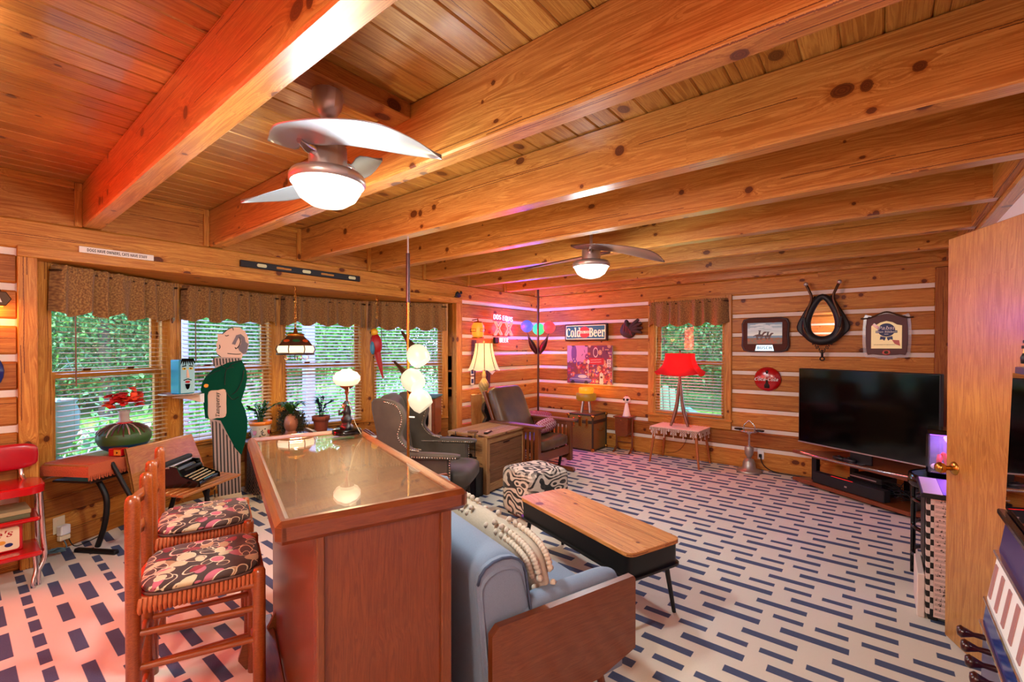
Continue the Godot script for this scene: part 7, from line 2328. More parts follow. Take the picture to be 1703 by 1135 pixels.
func build_red_chair() -> void:
	# step-stool chair: x is across, +z is its front (turned to face the room)
	var t := thing("step_chair", "red vinyl and chrome kitchen step chair against the logs beside the bay", "chair", Vector3(0.21, 0, 6.03), PI / 2)
	part(t, "back_pad", B.new().surf(24, 12, func(u: float, v: float):
		var a: float = TAU * u
		var e: float = PI * (v - 0.5)
		var ce := B.sp(cos(e), 0.4)
		return Vector3(B.sp(cos(a), 0.5) * ce * 0.18, 0.775 + B.sp(sin(a), 0.5) * ce * 0.085, -0.13 + sin(e) * 0.022)), mats.redvinyl)
	for s in [-1.0, 1.0]:
		part(t, "back_tube", B.new().tube(smooth([Vector3(s * 0.10, 0.74, -0.145), Vector3(s * 0.10, 0.66, -0.135), Vector3(s * 0.12, 0.60, -0.10)], 4), 0.013, 8), mats.chrome)
		part(t, "front_leg", B.new().tube(smooth([Vector3(s * 0.165, 0.575, 0.12), Vector3(s * 0.175, 0.30, 0.13), Vector3(s * 0.18, 0.16, 0.135), Vector3(s * 0.15, 0.08, 0.15), Vector3(s * 0.15, 0.0, 0.16)], 4), 0.013, 8), mats.chrome)
		part(t, "step_leg", B.new().tube(smooth([Vector3(s * 0.135, 0.20, 0.14), Vector3(s * 0.14, 0.10, 0.16), Vector3(s * 0.125, 0.04, 0.185), Vector3(s * 0.125, 0.0, 0.19)], 4), 0.012, 8), mats.chrome)
		part(t, "rear_leg", B.new().tube([Vector3(s * 0.165, 0.575, -0.12), Vector3(s * 0.175, 0.0, -0.16)], 0.013, 8), mats.chrome)
	var seat := B.new()
	seat.xf = Transform3D(Basis(Vector3(1, 0, 0), Vector3(0, 0, -1), Vector3(0, 1, 0)), Vector3(0, 0, 0))
	part(t, "seat", seat.prism(rrect(0.38, 0.34, 0.10, 6), 0.575, 0.625, 0.008, true), mats.red)
	part(t, "step", B.new().bb(Vector3(-0.16, 0.40, -0.12), Vector3(0.16, 0.425, 0.15), 0.008), mats.red)
	part(t, "step", B.new().bb(Vector3(-0.165, 0.195, -0.10), Vector3(0.165, 0.225, 0.20), 0.008), mats.red)
	var W := t.transform
	for i in 2:
		solo("stacked_book", ["worn green book lying on the upper step of the red chair", "tan book lying on top of the green book on the red chair"][i], "book", B.new().bb(Vector3(-0.14, 0, -0.10), Vector3(0.12, 0.026, 0.12), 0.003), mat("book%d" % i, [Color(0.34, 0.34, 0.22), Color(0.62, 0.54, 0.38)][i], 0.8), W * Vector3(0.0, 0.4255 + i * 0.0265, 0.0), PI / 2 + 0.04 * i)
	var b := thing("printed_tin", "red framed tin with a cream printed front on the lower step of the red chair", "tin", W * Vector3(-0.03, 0.226, 0.0), PI / 2)
	part(b, "tin", B.new().prism(pv([Vector2(-0.15, 0.0), Vector2(0.12, 0.0), Vector2(0.12, 0.165), Vector2(-0.15, 0.165)]), -0.05, 0.085, 0.006), mats.red)
	part(b, "front_panel", B.new().at(Vector3(-0.015, 0.083, 0.085)).prism(rrect(0.24, 0.14, 0.015), 0, 0.003), mats.cream)
	part(b, "lettering", B.new().at(Vector3(-0.015, 0.115, 0.089)).text("Lillie's", 0.055, 0.001, font("Droid Serif", 700, true), HORIZONTAL_ALIGNMENT_CENTER, 0.3), mats.lips)
	for i in 5:
		part(b, "printed_fruit", B.new().at(Vector3(0.06 - i * 0.03, 0.045 + 0.02 * (i % 2), 0.088)).prism(circle(0.018, 14, Vector2.ZERO, 0.012), 0, 0.001), [mats.signblue, mats.labelyellow, mats.lips][i % 3])
	# wall outlet with charger and cords
	var x := bay_xf(0)
	var w := thing("wall_outlet", "cream wall outlet with plugged white charger on the boards under the window", "outlet", x * Vector3(0.125, 0.19, 0.001))
	w.transform.basis = x.basis
	part(w, "plate", B.new().bb(Vector3(-0.04, -0.06, 0), Vector3(0.04, 0.06, 0.005), 0.002), mats.cream)
	part(w, "charger", B.new().bb(Vector3(-0.022, -0.075, 0.005), Vector3(0.045, -0.005, 0.05), 0.006), mats.white)
	part(w, "socket", B.new().at(Vector3(0, 0.025, 0.005)).prism(rrect(0.03, 0.026, 0.008), 0, 0.002), mats.cream)
	part(w, "second_plug", B.new().bb(Vector3(-0.02, -0.115, 0.005), Vector3(0.05, -0.078, 0.04), 0.005), mats.cream)
	mat("cordblue", Color(0.30, 0.40, 0.44), 0.6)
	var cd := B.new()
	var c0 := x * Vector3(0.10, 0.0, 0.05)
	for k in 5:
		var pts := []
		for i in 9:
			var f := i / 8.0
			pts.append(c0 + x.basis.x * (-0.02 - 0.13 * f) + x.basis.z * (0.02 * k * (1.0 - f) + 0.03 * sin(f * 6.0 + k)) + Vector3(0, 0.012 + 0.008 * k + 0.02 * sin(f * 3.0), 0))
		cd.tube(pts, 0.005, 6)
	cd.tube(smooth([x * Vector3(0.13, 0.09, 0.03), x * Vector3(0.13, 0.03, 0.06), c0 + Vector3(0.02, 0.01, 0.0)], 4), 0.004, 6)
	solo("cord_bundle", "tangled blue-grey power cord on the carpet under the outlet", "cord", cd, mats.cordblue)
	solo("power_cord", "thin dark cord trailing along the boards from the outlet", "cord", B.new().tube(smooth([x * Vector3(0.16, 0.10, 0.03), x * Vector3(0.19, 0.01, 0.05), x * Vector3(0.28, 0.006, 0.06), x * Vector3(0.42, 0.006, 0.03)], 5), 0.0035, 5), mats.blackmatte)

func build_plants() -> void:
	var x1 := bay_xf(1)
	# low plant bench under the middle windows
	var t := thing("plant_bench", "low wooden bench under the middle bay windows carrying three pots", "bench", Vector3(-0.58, 0, 3.82), 0.0)
	part(t, "top", B.new().bb(Vector3(-0.16, 0.50, -0.46), Vector3(0.17, 0.53, 0.50), 0.005), mats.walnut)
	for z in [-0.40, 0.44]:
		part(t, "end_board", B.new().bb(Vector3(-0.15, 0.0, z - 0.015), Vector3(0.16, 0.50, z + 0.015), 0.004), mats.walnut)
	part(t, "lower_rail", B.new().bb(Vector3(0.13, 0.08, -0.40), Vector3(0.155, 0.20, 0.44), 0.004), mats.walnut)
	# talavera pot
	mat("talavera", Color(0.82, 0.74, 0.64), 0.35)
	mat("potorange", Color(0.82, 0.42, 0.08), 0.4)
	mat("soil", Color(0.08, 0.05, 0.035), 0.95)
	var a := thing("talavera_pot", "painted white pot with orange rim and scrollwork holding a leafy plant", "plant pot", Vector3(-0.60, 0.531, 4.17))
	part(a, "pot", B.new().lathe([Vector2(0, 0), Vector2(0.072, 0), Vector2(0.08, 0.01), Vector2(0.1, 0.15)], 28), mats.talavera)
	part(a, "rim", B.new().lathe([Vector2(0.1, 0.15), Vector2(0.108, 0.155), Vector2(0.112, 0.19), Vector2(0.1, 0.192), Vector2(0.095, 0.17)], 28), mats.potorange)
	part(a, "soil", B.new().lathe([Vector2(0.096, 0.172), Vector2(0, 0.178)], 20), mats.soil)
	for i in 8:
		var an := TAU * i / 8 + 0.2
		var b := B.new().at(Vector3(cos(an) * 0.090, 0.085, sin(an) * 0.090), PI / 2 - an, -0.13)
		if i % 2:
			b.prism(circle(0.02, 12, Vector2.ZERO, 0.03), 0, 0.004)
			part(a, "painted_tulip", b, mats.lips)
		else:
			b.tube(arc(Vector3(-0.014, 0.022, 0.004), 0.018, -1.6, 2.6, 9), 0.004, 5).tube(arc(Vector3(0.014, -0.018, 0.004), 0.018, 1.5, 5.7, 9), 0.004, 5).ball(Vector3(0.022, 0.03, 0.004), Vector3(0.012, 0.006, 0.003), 8, 5).ball(Vector3(-0.022, -0.04, 0.004), Vector3(0.012, 0.006, 0.003), 8, 5)
			part(a, "painted_scroll", b, mats.gloss)
	leafy(a, Vector3(0, 0.17, 0), 12, 0.24, mats.leaf, 3, 0.045)
	# head planter with bromeliad
	mat("headskin", Color(0.62, 0.36, 0.24), 0.6)
	mat("moss", Color(0.20, 0.17, 0.07), 0.95)
	var h := thing("head_planter", "planter shaped like a face with mossy hair and green spiky leaves", "plant pot", Vector3(-0.60, 0.531, 3.85), 1.0)
	part(h, "face", B.new().surf(24, 20, func(u: float, v: float):
		var an: float = TAU * u
		var e: float = PI * (v - 0.5)
		var d := Vector3(sin(an) * cos(e), sin(e), cos(an) * cos(e))
		var r := 0.085
		var nose := 0.026 * exp(-pow(d.x * 8.0, 2)) * exp(-pow((d.y + 0.05) * 5.0, 2)) * maxf(0.0, d.z)
		var eye := -0.010 * exp(-pow((absf(d.x) - 0.36) * 7.0, 2)) * exp(-pow((d.y - 0.22) * 8.0, 2)) * maxf(0.0, d.z)
		var lip := 0.009 * exp(-pow(d.x * 5.0, 2)) * exp(-pow((d.y + 0.5) * 9.0, 2)) * maxf(0.0, d.z)
		var rr := r + nose + eye + lip
		return Vector3(d.x * rr * 0.85, 0.125 + d.y * rr * 1.25, d.z * rr)), mats.headskin)
	part(h, "base", B.new().lathe([Vector2(0, 0), Vector2(0.07, 0), Vector2(0.055, 0.04), Vector2(0.05, 0.06)], 18), mats.headskin)
	var moss := leaf_clump(60, 0.06, 0.02, 11)
	var sp := []
	for i in 60:
		var f := rng.randf() * PI * 1.5 - 0.75
		sp.append(Transform3D(Basis.from_euler(Vector3(rng.randf() * 6, rng.randf() * 6, 0)), Vector3(cos(f) * 0.09, 0.13 + sin(f) * 0.105, rng.randf_range(-0.09, 0.0))))
	foliage(h, moss, mats.moss, sp, "mossy_hair")
	for i in 14:
		var an := TAU * i / 14.0 + 0.15 * (i % 3)
		var d := Vector3(cos(an), 0, sin(an))
		part(h, "leaf", blade_leaf(Vector3(0, 0.22, 0), d, 0.17 + 0.03 * (i % 3), 0.13, 0.022), mats.leaf)
	# terracotta pot with dark glossy plant
	var p := thing("terracotta_pot", "plain terracotta pot with dark glossy branching plant", "plant pot", Vector3(-0.55, 0.531, 3.53))
	part(p, "pot", B.new().lathe([Vector2(0, 0), Vector2(0.062, 0), Vector2(0.066, 0.01), Vector2(0.083, 0.125)], 26), mats.terracotta)
	part(p, "rim", B.new().lathe([Vector2(0.083, 0.125), Vector2(0.096, 0.125), Vector2(0.099, 0.175), Vector2(0.088, 0.177), Vector2(0.084, 0.155)], 26), mats.terracotta)
	part(p, "soil", B.new().lathe([Vector2(0.086, 0.158), Vector2(0, 0.163)], 18), mats.soil)
	leafy(p, Vector3(0, 0.155, 0), 8, 0.27, mats.leafdark, 9, 0.05)
	# throw over the bench end
	mat("throw", Color(1, 1, 1), 0.95, {tex = "plaid", uv = Vector2(2.5, 2.5)})
	var w := thing("plaid_throw", "dark lattice-patterned throw with fringe hung over the bench end by the butler", "throw", Vector3(-0.41, 0.532, 4.33), 0.0)
	part(w, "cloth", B.new().surf(14, 18, func(u: float, v: float):
		var x := lerpf(-0.02, 0.16, u)
		var s := v * 0.75
		var z := minf(s, 0.02)
		var y := 0.006 - maxf(0.0, s - 0.02) * 0.66
		z += 0.014 * sin(u * 16.0 + v * 2.0) * v + 0.012
		return Vector3(x * (1.0 + 0.25 * v), y, z)), mats["throw"])
	part(w, "side_drop", B.new().surf(14, 16, func(u: float, v: float):
		var z := lerpf(0.03, -0.26, u)
		return Vector3(0.165 + 0.014 * sin(u * 19.0) * v + 0.035 * v, 0.006 - v * 0.47, z * (1.0 - 0.15 * v))), mats["throw"])
	for i in 22:
		part(w, "tassel", B.new().tube([Vector3(0.2, -0.46, 0.03 - i * 0.0125), Vector3(0.203 + 0.004 * sin(i * 3.0), -0.515, 0.03 - i * 0.0125)], 0.003, 4), mats.blackmatte)
	# magazine stand and old television behind the bar
	var m := thing("magazine_stand", "reddish wooden magazine stand with papers behind the bar lamp", "magazine rack", Vector3(0.05, 0, 3.35), 0.9)
	for z in [-0.11, 0.0, 0.11]:
		var mb := B.new()
		mb.prism(pv(smooth([Vector2(-0.22, 0.10), Vector2(0.22, 0.10), Vector2(0.24, 0.50), Vector2(0.10, 0.51), Vector2(0.0, 0.58), Vector2(-0.10, 0.51), Vector2(-0.24, 0.50)], 2, true)), z - 0.008, z + 0.008)
		part(m, "divider", mb, mats.cherry)
	part(m, "tray", B.new().bb(Vector3(-0.22, 0.10, -0.11), Vector3(0.22, 0.12, 0.11), 0.004), mats.cherry)
	for s in [-0.19, 0.19]:
		part(m, "foot", B.new().bb(Vector3(s - 0.02, 0, -0.12), Vector3(s + 0.02, 0.10, 0.12), 0.006), mats.cherry)
	for i in 3:
		part(m, "paper", B.new().at(Vector3(0.06 - i * 0.07, 0.33, 0.04 + i * 0.012), 0, 0.08 * i, 0.1 * (i - 1)).bb(Vector3(-0.05, -0.20, -0.002), Vector3(0.05, 0.20, 0.002)), mats.white if i != 1 else mats.signblue)
	var tv := thing("vintage_television", "old wooden television with rounded dark screen on a stand behind the wing chair", "television", Vector3(0.12, 0, 2.66), 0.62)
	part(tv, "cabinet", B.new().bb(Vector3(-0.24, 0.45, -0.20), Vector3(0.24, 0.90, 0.16), 0.012), mats.cherry)
	part(tv, "screen_mask", B.new().at(Vector3(-0.0, 0.68, 0.16)).prism(rrect(0.40, 0.38, 0.03), 0, 0.012, 0.004), mats.cream)
	part(tv, "screen", B.new().ball(Vector3(0.0, 0.68, 0.172), Vector3(0.17, 0.155, 0.02), 24, 12, 0.5), mats.gloss)
	part(tv, "top_cloth", B.new().bb(Vector3(-0.26, 0.90, -0.21), Vector3(0.26, 0.912, 0.19), 0.004), mat("tealcloth", Color(0.12, 0.36, 0.33), 0.8))
	for s in [-0.22, 0.22]:
		for z in [-0.17, 0.14]:
			part(tv, "leg", B.new().bb(Vector3(s - 0.02, 0, z - 0.02), Vector3(s + 0.02, 0.45, z + 0.02), 0.004), mats.cherry)
	part(tv, "shelf", B.new().bb(Vector3(-0.22, 0.16, -0.17), Vector3(0.22, 0.18, 0.14), 0.004), mats.cherry)

func blade_leaf(p: Vector3, d: Vector3, l: float, up: float, w: float) -> B:
	var s := d.cross(Vector3.UP).normalized()
	return B.new().surf(4, 8, func(u: float, v: float):
		var c := p + d * l * v + Vector3(0, up * sin(PI * minf(1.0, v * 0.75)) , 0)
		var wd: float = w * pow(sin(PI * clampf(0.12 + v * 0.88, 0, 1)), 0.7)
		return c + s * (u - 0.5) * 2.0 * wd + Vector3(0, 0.25 * wd * absf(u - 0.5) * 2.0, 0))

func leafy(t: Node, p: Vector3, n: int, h: float, m: Material, seed_: int, size: float) -> void:
	var q := RandomNumberGenerator.new()
	q.seed = seed_
	for i in n:
		var an := TAU * i / n + q.randf() * 0.5
		var lean := q.randf_range(0.15, 0.75)
		var d := Vector3(cos(an), 0, sin(an))
		var top := p + d * lean * h * 0.7 + Vector3(0, h * (1.0 - 0.35 * lean) * q.randf_range(0.75, 1.0), 0)
		var mid := p + d * lean * h * 0.25 + Vector3(0, h * 0.5, 0)
		var path := smooth([p + d * 0.02, mid, top], 4)
		var b := B.new()
		b.tube(path, 0.004, 5)
		for k in range(2, path.size()):
			for s in [-1.0, 1.0]:
				var dd := (d.rotated(Vector3.UP, s * 1.1) + Vector3(0, q.randf_range(0.1, 0.8), 0)).normalized()
				var sd := dd.cross(Vector3.UP).normalized()
				var o: Vector3 = path[k]
				b.surf(2, 5, func(u: float, v: float):
					var wd: float = size * 0.27 * sin(PI * clampf(0.1 + v * 0.9, 0, 1))
					return o + dd * size * v + sd * (u - 0.5) * 2.0 * wd)
		part(t, "stem", b, m)


# ---------------------------------------------------------------- along the back wall and the right side
func build_back() -> void:
	# travel trunk
	mat("trunkskin", Color(0.60, 0.44, 0.20), 0.6, {tex = "speckle", tri = 4.0})
	mat("trunkbind", Color(0.22, 0.17, 0.10), 0.6)
	var t := thing("steamer_trunk", "olive brown travel trunk with brass corners standing in front of the log wall", "trunk", Vector3(1.06, 0, 0.23))
	part(t, "body", B.new().bb(Vector3(-0.20, 0.0, -0.20), Vector3(0.20, 0.42, 0.20), 0.006), mats.trunkskin)
	part(t, "lid", B.new().bb(Vector3(-0.205, 0.424, -0.205), Vector3(0.205, 0.53, 0.205), 0.008), mats.trunkskin)
	for x in [-0.2, 0.2]:
		for z in [-0.2, 0.2]:
			part(t, "edge_binding", B.new().bb(Vector3(x - 0.012, 0.0, z - 0.012), Vector3(x + 0.012, 0.525, z + 0.012), 0.004), mats.trunkbind)
			for y in [0.025, 0.505]:
				part(t, "corner_cap", B.new().ball(Vector3(x, y, z), Vector3(0.026, 0.026, 0.026), 10, 8, 0.6), mats.brass)
	for y in [0.012, 0.41, 0.435, 0.52]:
		for z in [-0.2, 0.2]:
			part(t, "edge_binding", B.new().bb(Vector3(-0.2, y - 0.012, z - 0.010), Vector3(0.2, y + 0.012, z + 0.010), 0.003), mats.trunkbind)
		part(t, "edge_binding", B.new().bb(Vector3(0.19, y - 0.012, -0.2), Vector3(0.21, y + 0.012, 0.2), 0.003), mats.trunkbind)
	for x in [-0.11, 0.11]:
		var k := part(t, "latch", B.new().bb(Vector3(x - 0.018, 0.36, 0.20), Vector3(x + 0.018, 0.47, 0.216), 0.004), mats.brass)
		part(k, "hasp_ring", B.new().tube(arc(Vector3(x, 0.355, 0.22), 0.018, 0, TAU * 9 / 10, 9), 0.004, 5, true), mats.brass)
	part(t, "lock", B.new().bb(Vector3(-0.028, 0.35, 0.2), Vector3(0.028, 0.50, 0.218), 0.006), mats.brass)
	part(t, "side_handle", B.new().tube(smooth([Vector3(0.215, 0.31, -0.08), Vector3(0.235, 0.29, -0.04), Vector3(0.235, 0.29, 0.04), Vector3(0.215, 0.31, 0.08)], 4), 0.008, 6), mats.brass)
	# sewing stand
	var s := thing("sewing_stand", "small lidded wooden sewing cabinet on trestle legs against the logs", "cabinet", Vector3(1.605, 0, 0.13))
	part(s, "box", B.new().prism(pv([Vector2(-0.10, 0.50), Vector2(0.10, 0.50), Vector2(0.095, 0.27), Vector2(0.07, 0.24), Vector2(-0.07, 0.24), Vector2(-0.095, 0.27)]), -0.10, 0.10, 0.004), mats.walnut)
	part(s, "lid", B.new().bb(Vector3(-0.125, 0.50, -0.115), Vector3(0.125, 0.52, 0.115), 0.006), mats.cherry)
	for x in [-0.12, 0.12]:
		part(s, "upright", B.new().lathe([Vector2(0.012, 0.05), Vector2(0.015, 0.12), Vector2(0.01, 0.2), Vector2(0.016, 0.3), Vector2(0.012, 0.50)], 10, Vector3(x, 0, 0)), mats.walnut)
		part(s, "foot", B.new().tube(smooth([Vector3(x, 0.0, -0.11), Vector3(x, 0.035, -0.05), Vector3(x, 0.07, 0), Vector3(x, 0.035, 0.05), Vector3(x, 0.0, 0.11)], 3), 0.014, 7), mats.walnut)
	part(s, "stretcher", B.new().tube([Vector3(-0.12, 0.14, 0), Vector3(0.12, 0.14, 0)], 0.008, 7), mats.walnut)
	part(s, "lid_knob", B.new().ball(Vector3(0, 0.47, 0.108), Vector3(0.008, 0.008, 0.008), 8, 6), mats.brass)
	mat("milkglass", Color(0.88, 0.82, 0.76), 0.3)
	var d := thing("glass_figurine", "white figurine with a ribbed skirt and dark glasses on the sewing cabinet", "figurine", Vector3(1.64, 0.521, 0.13))
	part(d, "skirt", B.new().surf(36, 10, func(u: float, v: float):
		var r := lerpf(0.055, 0.022, pow(v, 0.8)) * (1.0 + 0.06 * sin(12.0 * TAU * u))
		return Vector3(cos(TAU * u) * r, 0.16 * v, sin(TAU * u) * r)), mats.milkglass)
	part(d, "neck", B.new().lathe([Vector2(0.024, 0.155), Vector2(0.016, 0.175), Vector2(0.018, 0.19)], 14), mats.milkglass)
	part(d, "head", B.new().ball(Vector3(0, 0.232, 0), Vector3(0.052, 0.05, 0.045), 18, 12), mats.milkglass)
	part(d, "glasses", B.new().ball(Vector3(-0.02, 0.235, 0.034), Vector3(0.021, 0.018, 0.014), 12, 8).ball(Vector3(0.025, 0.235, 0.034), Vector3(0.021, 0.018, 0.014), 12, 8).tube([Vector3(-0.045, 0.24, 0.02), Vector3(0.05, 0.24, 0.02)], 0.006, 6), mats.gloss)
	part(d, "topknot", B.new().ball(Vector3(0, 0.285, 0), Vector3(0.014, 0.012, 0.014), 10, 8), mats.lips)
	# slender table under a crocheted cloth
	mat("honeyleg", Color(0.74, 0.42, 0.18), 0.4, {tex = "grain", uv = Vector2(0.9, 2.4), coat = 0.3})
	var l := thing("lamp_table", "small table with splayed honey-wood legs under a crocheted cloth", "table", Vector3(2.43, 0, 0.235), -0.03)
	part(l, "top", B.new().bb(Vector3(-0.295, 0.435, -0.20), Vector3(0.295, 0.46, 0.20), 0.006), mats.honeyleg)
	for x in [-1.0, 1.0]:
		for z in [-1.0, 1.0]:
			part(l, "leg", B.new().tube([Vector3(x * 0.26, 0.44, z * 0.17), Vector3(x * 0.315, 0.0, z * 0.215)], [0.020, 0.012], 10), mats.honeyleg)
	mat("crochet", Color(0.84, 0.74, 0.66), 0.95)
	var c := thing("crochet_cloth", "cream crocheted lace cloth with pointed tasselled edge on the lamp table", "tablecloth", Vector3(2.43, 0.461, 0.235), -0.03)
	part(c, "top_cloth", B.new().bb(Vector3(-0.31, 0, -0.213), Vector3(0.31, 0.006, 0.213), 0.003), mats.crochet)
	var nubs := B.new().ball(Vector3.ZERO, Vector3(0.0075, 0.004, 0.0075), 6, 4).mesh()
	for i in 18:
		for k in 12:
			partm(c, "crochet_knot", nubs, mats.crochet, Transform3D(Basis(), Vector3(-0.298 + i * 0.035, 0.007, -0.198 + k * 0.036)))
	# hanging points: open lattice triangles with tassels
	for side in 3:
		var n := 5 if side == 0 else 3
		var w := 0.62 / 5 if side == 0 else 0.426 / 3
		for i in n:
			var b := B.new()
			if side == 0:
				b.xf = Transform3D(Basis(), Vector3(-0.31 + w * (i + 0.5), 0.003, 0.216))
			else:
				b.xf = Transform3D(Basis(Vector3.UP, PI / 2), Vector3(0.313 if side == 1 else -0.313, 0.003, -0.213 + w * (i + 0.5)))
			var m := 6
			for k in m + 1:
				var f := float(k) / m
				b.tube([Vector3(lerpf(-w / 2, w / 2, f), 0, 0), Vector3(lerpf(-w / 2, 0, f), -0.095 * f, 0.004)], 0.0028, 4)
				b.tube([Vector3(lerpf(w / 2, -w / 2, f), 0, 0), Vector3(lerpf(w / 2, 0, f), -0.095 * f, 0.004)], 0.0028, 4)
			b.tube([Vector3(-w / 2, 0, 0), Vector3(w / 2, 0, 0)], 0.005, 5)
			for q in [Vector2(0, -0.095), Vector2(-w * 0.27, -0.05), Vector2(w * 0.27, -0.05), Vector2(-w * 0.5, -0.01)]:
				b.tube([Vector3(q.x, q.y, 0.004), Vector3(q.x, q.y - 0.03, 0.004)], [0.004, 0.009], 6)
			part(c, "lace_point", b, mats.crochet)
	# smoking stand
	var a := thing("ashtray_stand", "tall metal smoking stand with urn column and handled ashtray top", "ashtray stand", Vector3(3.235, 0, 0.165))
	mat("alum", Color(0.66, 0.62, 0.58), 0.42, {metal = 0.7})
	part(a, "base", B.new().lathe([Vector2(0, 0.0), Vector2(0.14, 0.0), Vector2(0.145, 0.012), Vector2(0.12, 0.03), Vector2(0.075, 0.045), Vector2(0.068, 0.11), Vector2(0.05, 0.15), Vector2(0.022, 0.165)], 30), mats.alum)
	part(a, "urn", B.new().lathe([Vector2(0.02, 0.165), Vector2(0.03, 0.18), Vector2(0.048, 0.22), Vector2(0.052, 0.28), Vector2(0.045, 0.30), Vector2(0.045, 0.30), Vector2(0.02, 0.305), Vector2(0.014, 0.32)], 26), mats.alum)
	part(a, "column", B.new().lathe([Vector2(0.012, 0.31), Vector2(0.012, 0.45), Vector2(0.03, 0.46), Vector2(0.03, 0.475), Vector2(0, 0.48)], 16), mats.chrome)
	part(a, "tray", B.new().lathe([Vector2(0.0, 0.478), Vector2(0.10, 0.482), Vector2(0.12, 0.50), Vector2(0.115, 0.502), Vector2(0.095, 0.49), Vector2(0, 0.487)], 28), mats.chrome)
	for x in [-0.115, 0.115]:
		part(a, "side_dish", B.new().lathe([Vector2(0, 0.497), Vector2(0.045, 0.50), Vector2(0.052, 0.515), Vector2(0.045, 0.515), Vector2(0.035, 0.506), Vector2(0, 0.505)], 18, Vector3(x, 0, 0.01)), mats.gloss)
	part(a, "handle", B.new().tube(smooth([Vector3(-0.055, 0.49, 0), Vector3(-0.06, 0.55, 0), Vector3(-0.02, 0.60, 0), Vector3(0.0, 0.615, 0), Vector3(0.02, 0.60, 0), Vector3(0.06, 0.55, 0), Vector3(0.055, 0.49, 0)], 4), 0.006, 7), mats.chrome)
	var o := thing("wall_outlet", "white wall outlet with a black plug low on the logs behind the smoking stand", "outlet", Vector3(3.33, 0.19, 0.001))
	part(o, "plate", B.new().bb(Vector3(-0.035, -0.055, 0), Vector3(0.035, 0.055, 0.006), 0.002), mats.white)
	part(o, "plug", B.new().bb(Vector3(-0.015, -0.03, 0.006), Vector3(0.015, 0.01, 0.035), 0.004), mats.black)
	solo("power_cord", "black power cord running along the logs from outlet to television stand", "cord", B.new().tube(smooth([Vector3(3.33, 0.17, 0.03), Vector3(3.37, 0.08, 0.06), Vector3(3.48, 0.02, 0.07), Vector3(3.65, 0.01, 0.06), Vector3(3.85, 0.008, 0.05), Vector3(4.1, 0.008, 0.06)], 5), 0.006, 6), mats.blackmatte)
	# guitar case shape leaning by the lamp
	mat("caseblack", Color(0.035, 0.025, 0.025), 0.4, {coat = 0.3})
	var g := thing("guitar", "dark guitar leaning in a wooden stand behind the glider", "guitar", Vector3(0.62, 0.0, 1.84), 1.1)
	g.rotation.x = -0.08
	var body := smooth([Vector2(0.0, 0.26), Vector2(0.14, 0.28), Vector2(0.19, 0.42), Vector2(0.12, 0.56), Vector2(0.10, 0.61), Vector2(0.14, 0.70), Vector2(0.10, 0.80), Vector2(0.0, 0.83), Vector2(-0.10, 0.80), Vector2(-0.14, 0.70), Vector2(-0.10, 0.61), Vector2(-0.12, 0.56), Vector2(-0.19, 0.42), Vector2(-0.14, 0.28)], 3, true)
	part(g, "body", B.new().prism(pv(body), -0.045, 0.045, 0.008), mats.caseblack)
	part(g, "sound_hole", B.new().at(Vector3(0, 0.62, 0.045)).prism(circle(0.05, 20), 0, 0.002), mats.blackmatte)
	part(g, "bridge", B.new().bb(Vector3(-0.07, 0.44, 0.045), Vector3(0.07, 0.465, 0.055), 0.003), mats.walnut)
	part(g, "stand", B.new().bb(Vector3(-0.16, 0.0, -0.06), Vector3(-0.13, 0.30, 0.06), 0.006).bb(Vector3(0.13, 0.0, -0.06), Vector3(0.16, 0.30, 0.06), 0.006).bb(Vector3(-0.16, 0.22, -0.05), Vector3(0.16, 0.26, 0.06), 0.006), mats.mission)
	part(g, "back_board", B.new().bb(Vector3(-0.26, 0.0, -0.10), Vector3(0.14, 0.90, -0.08), 0.006), mats.oak)

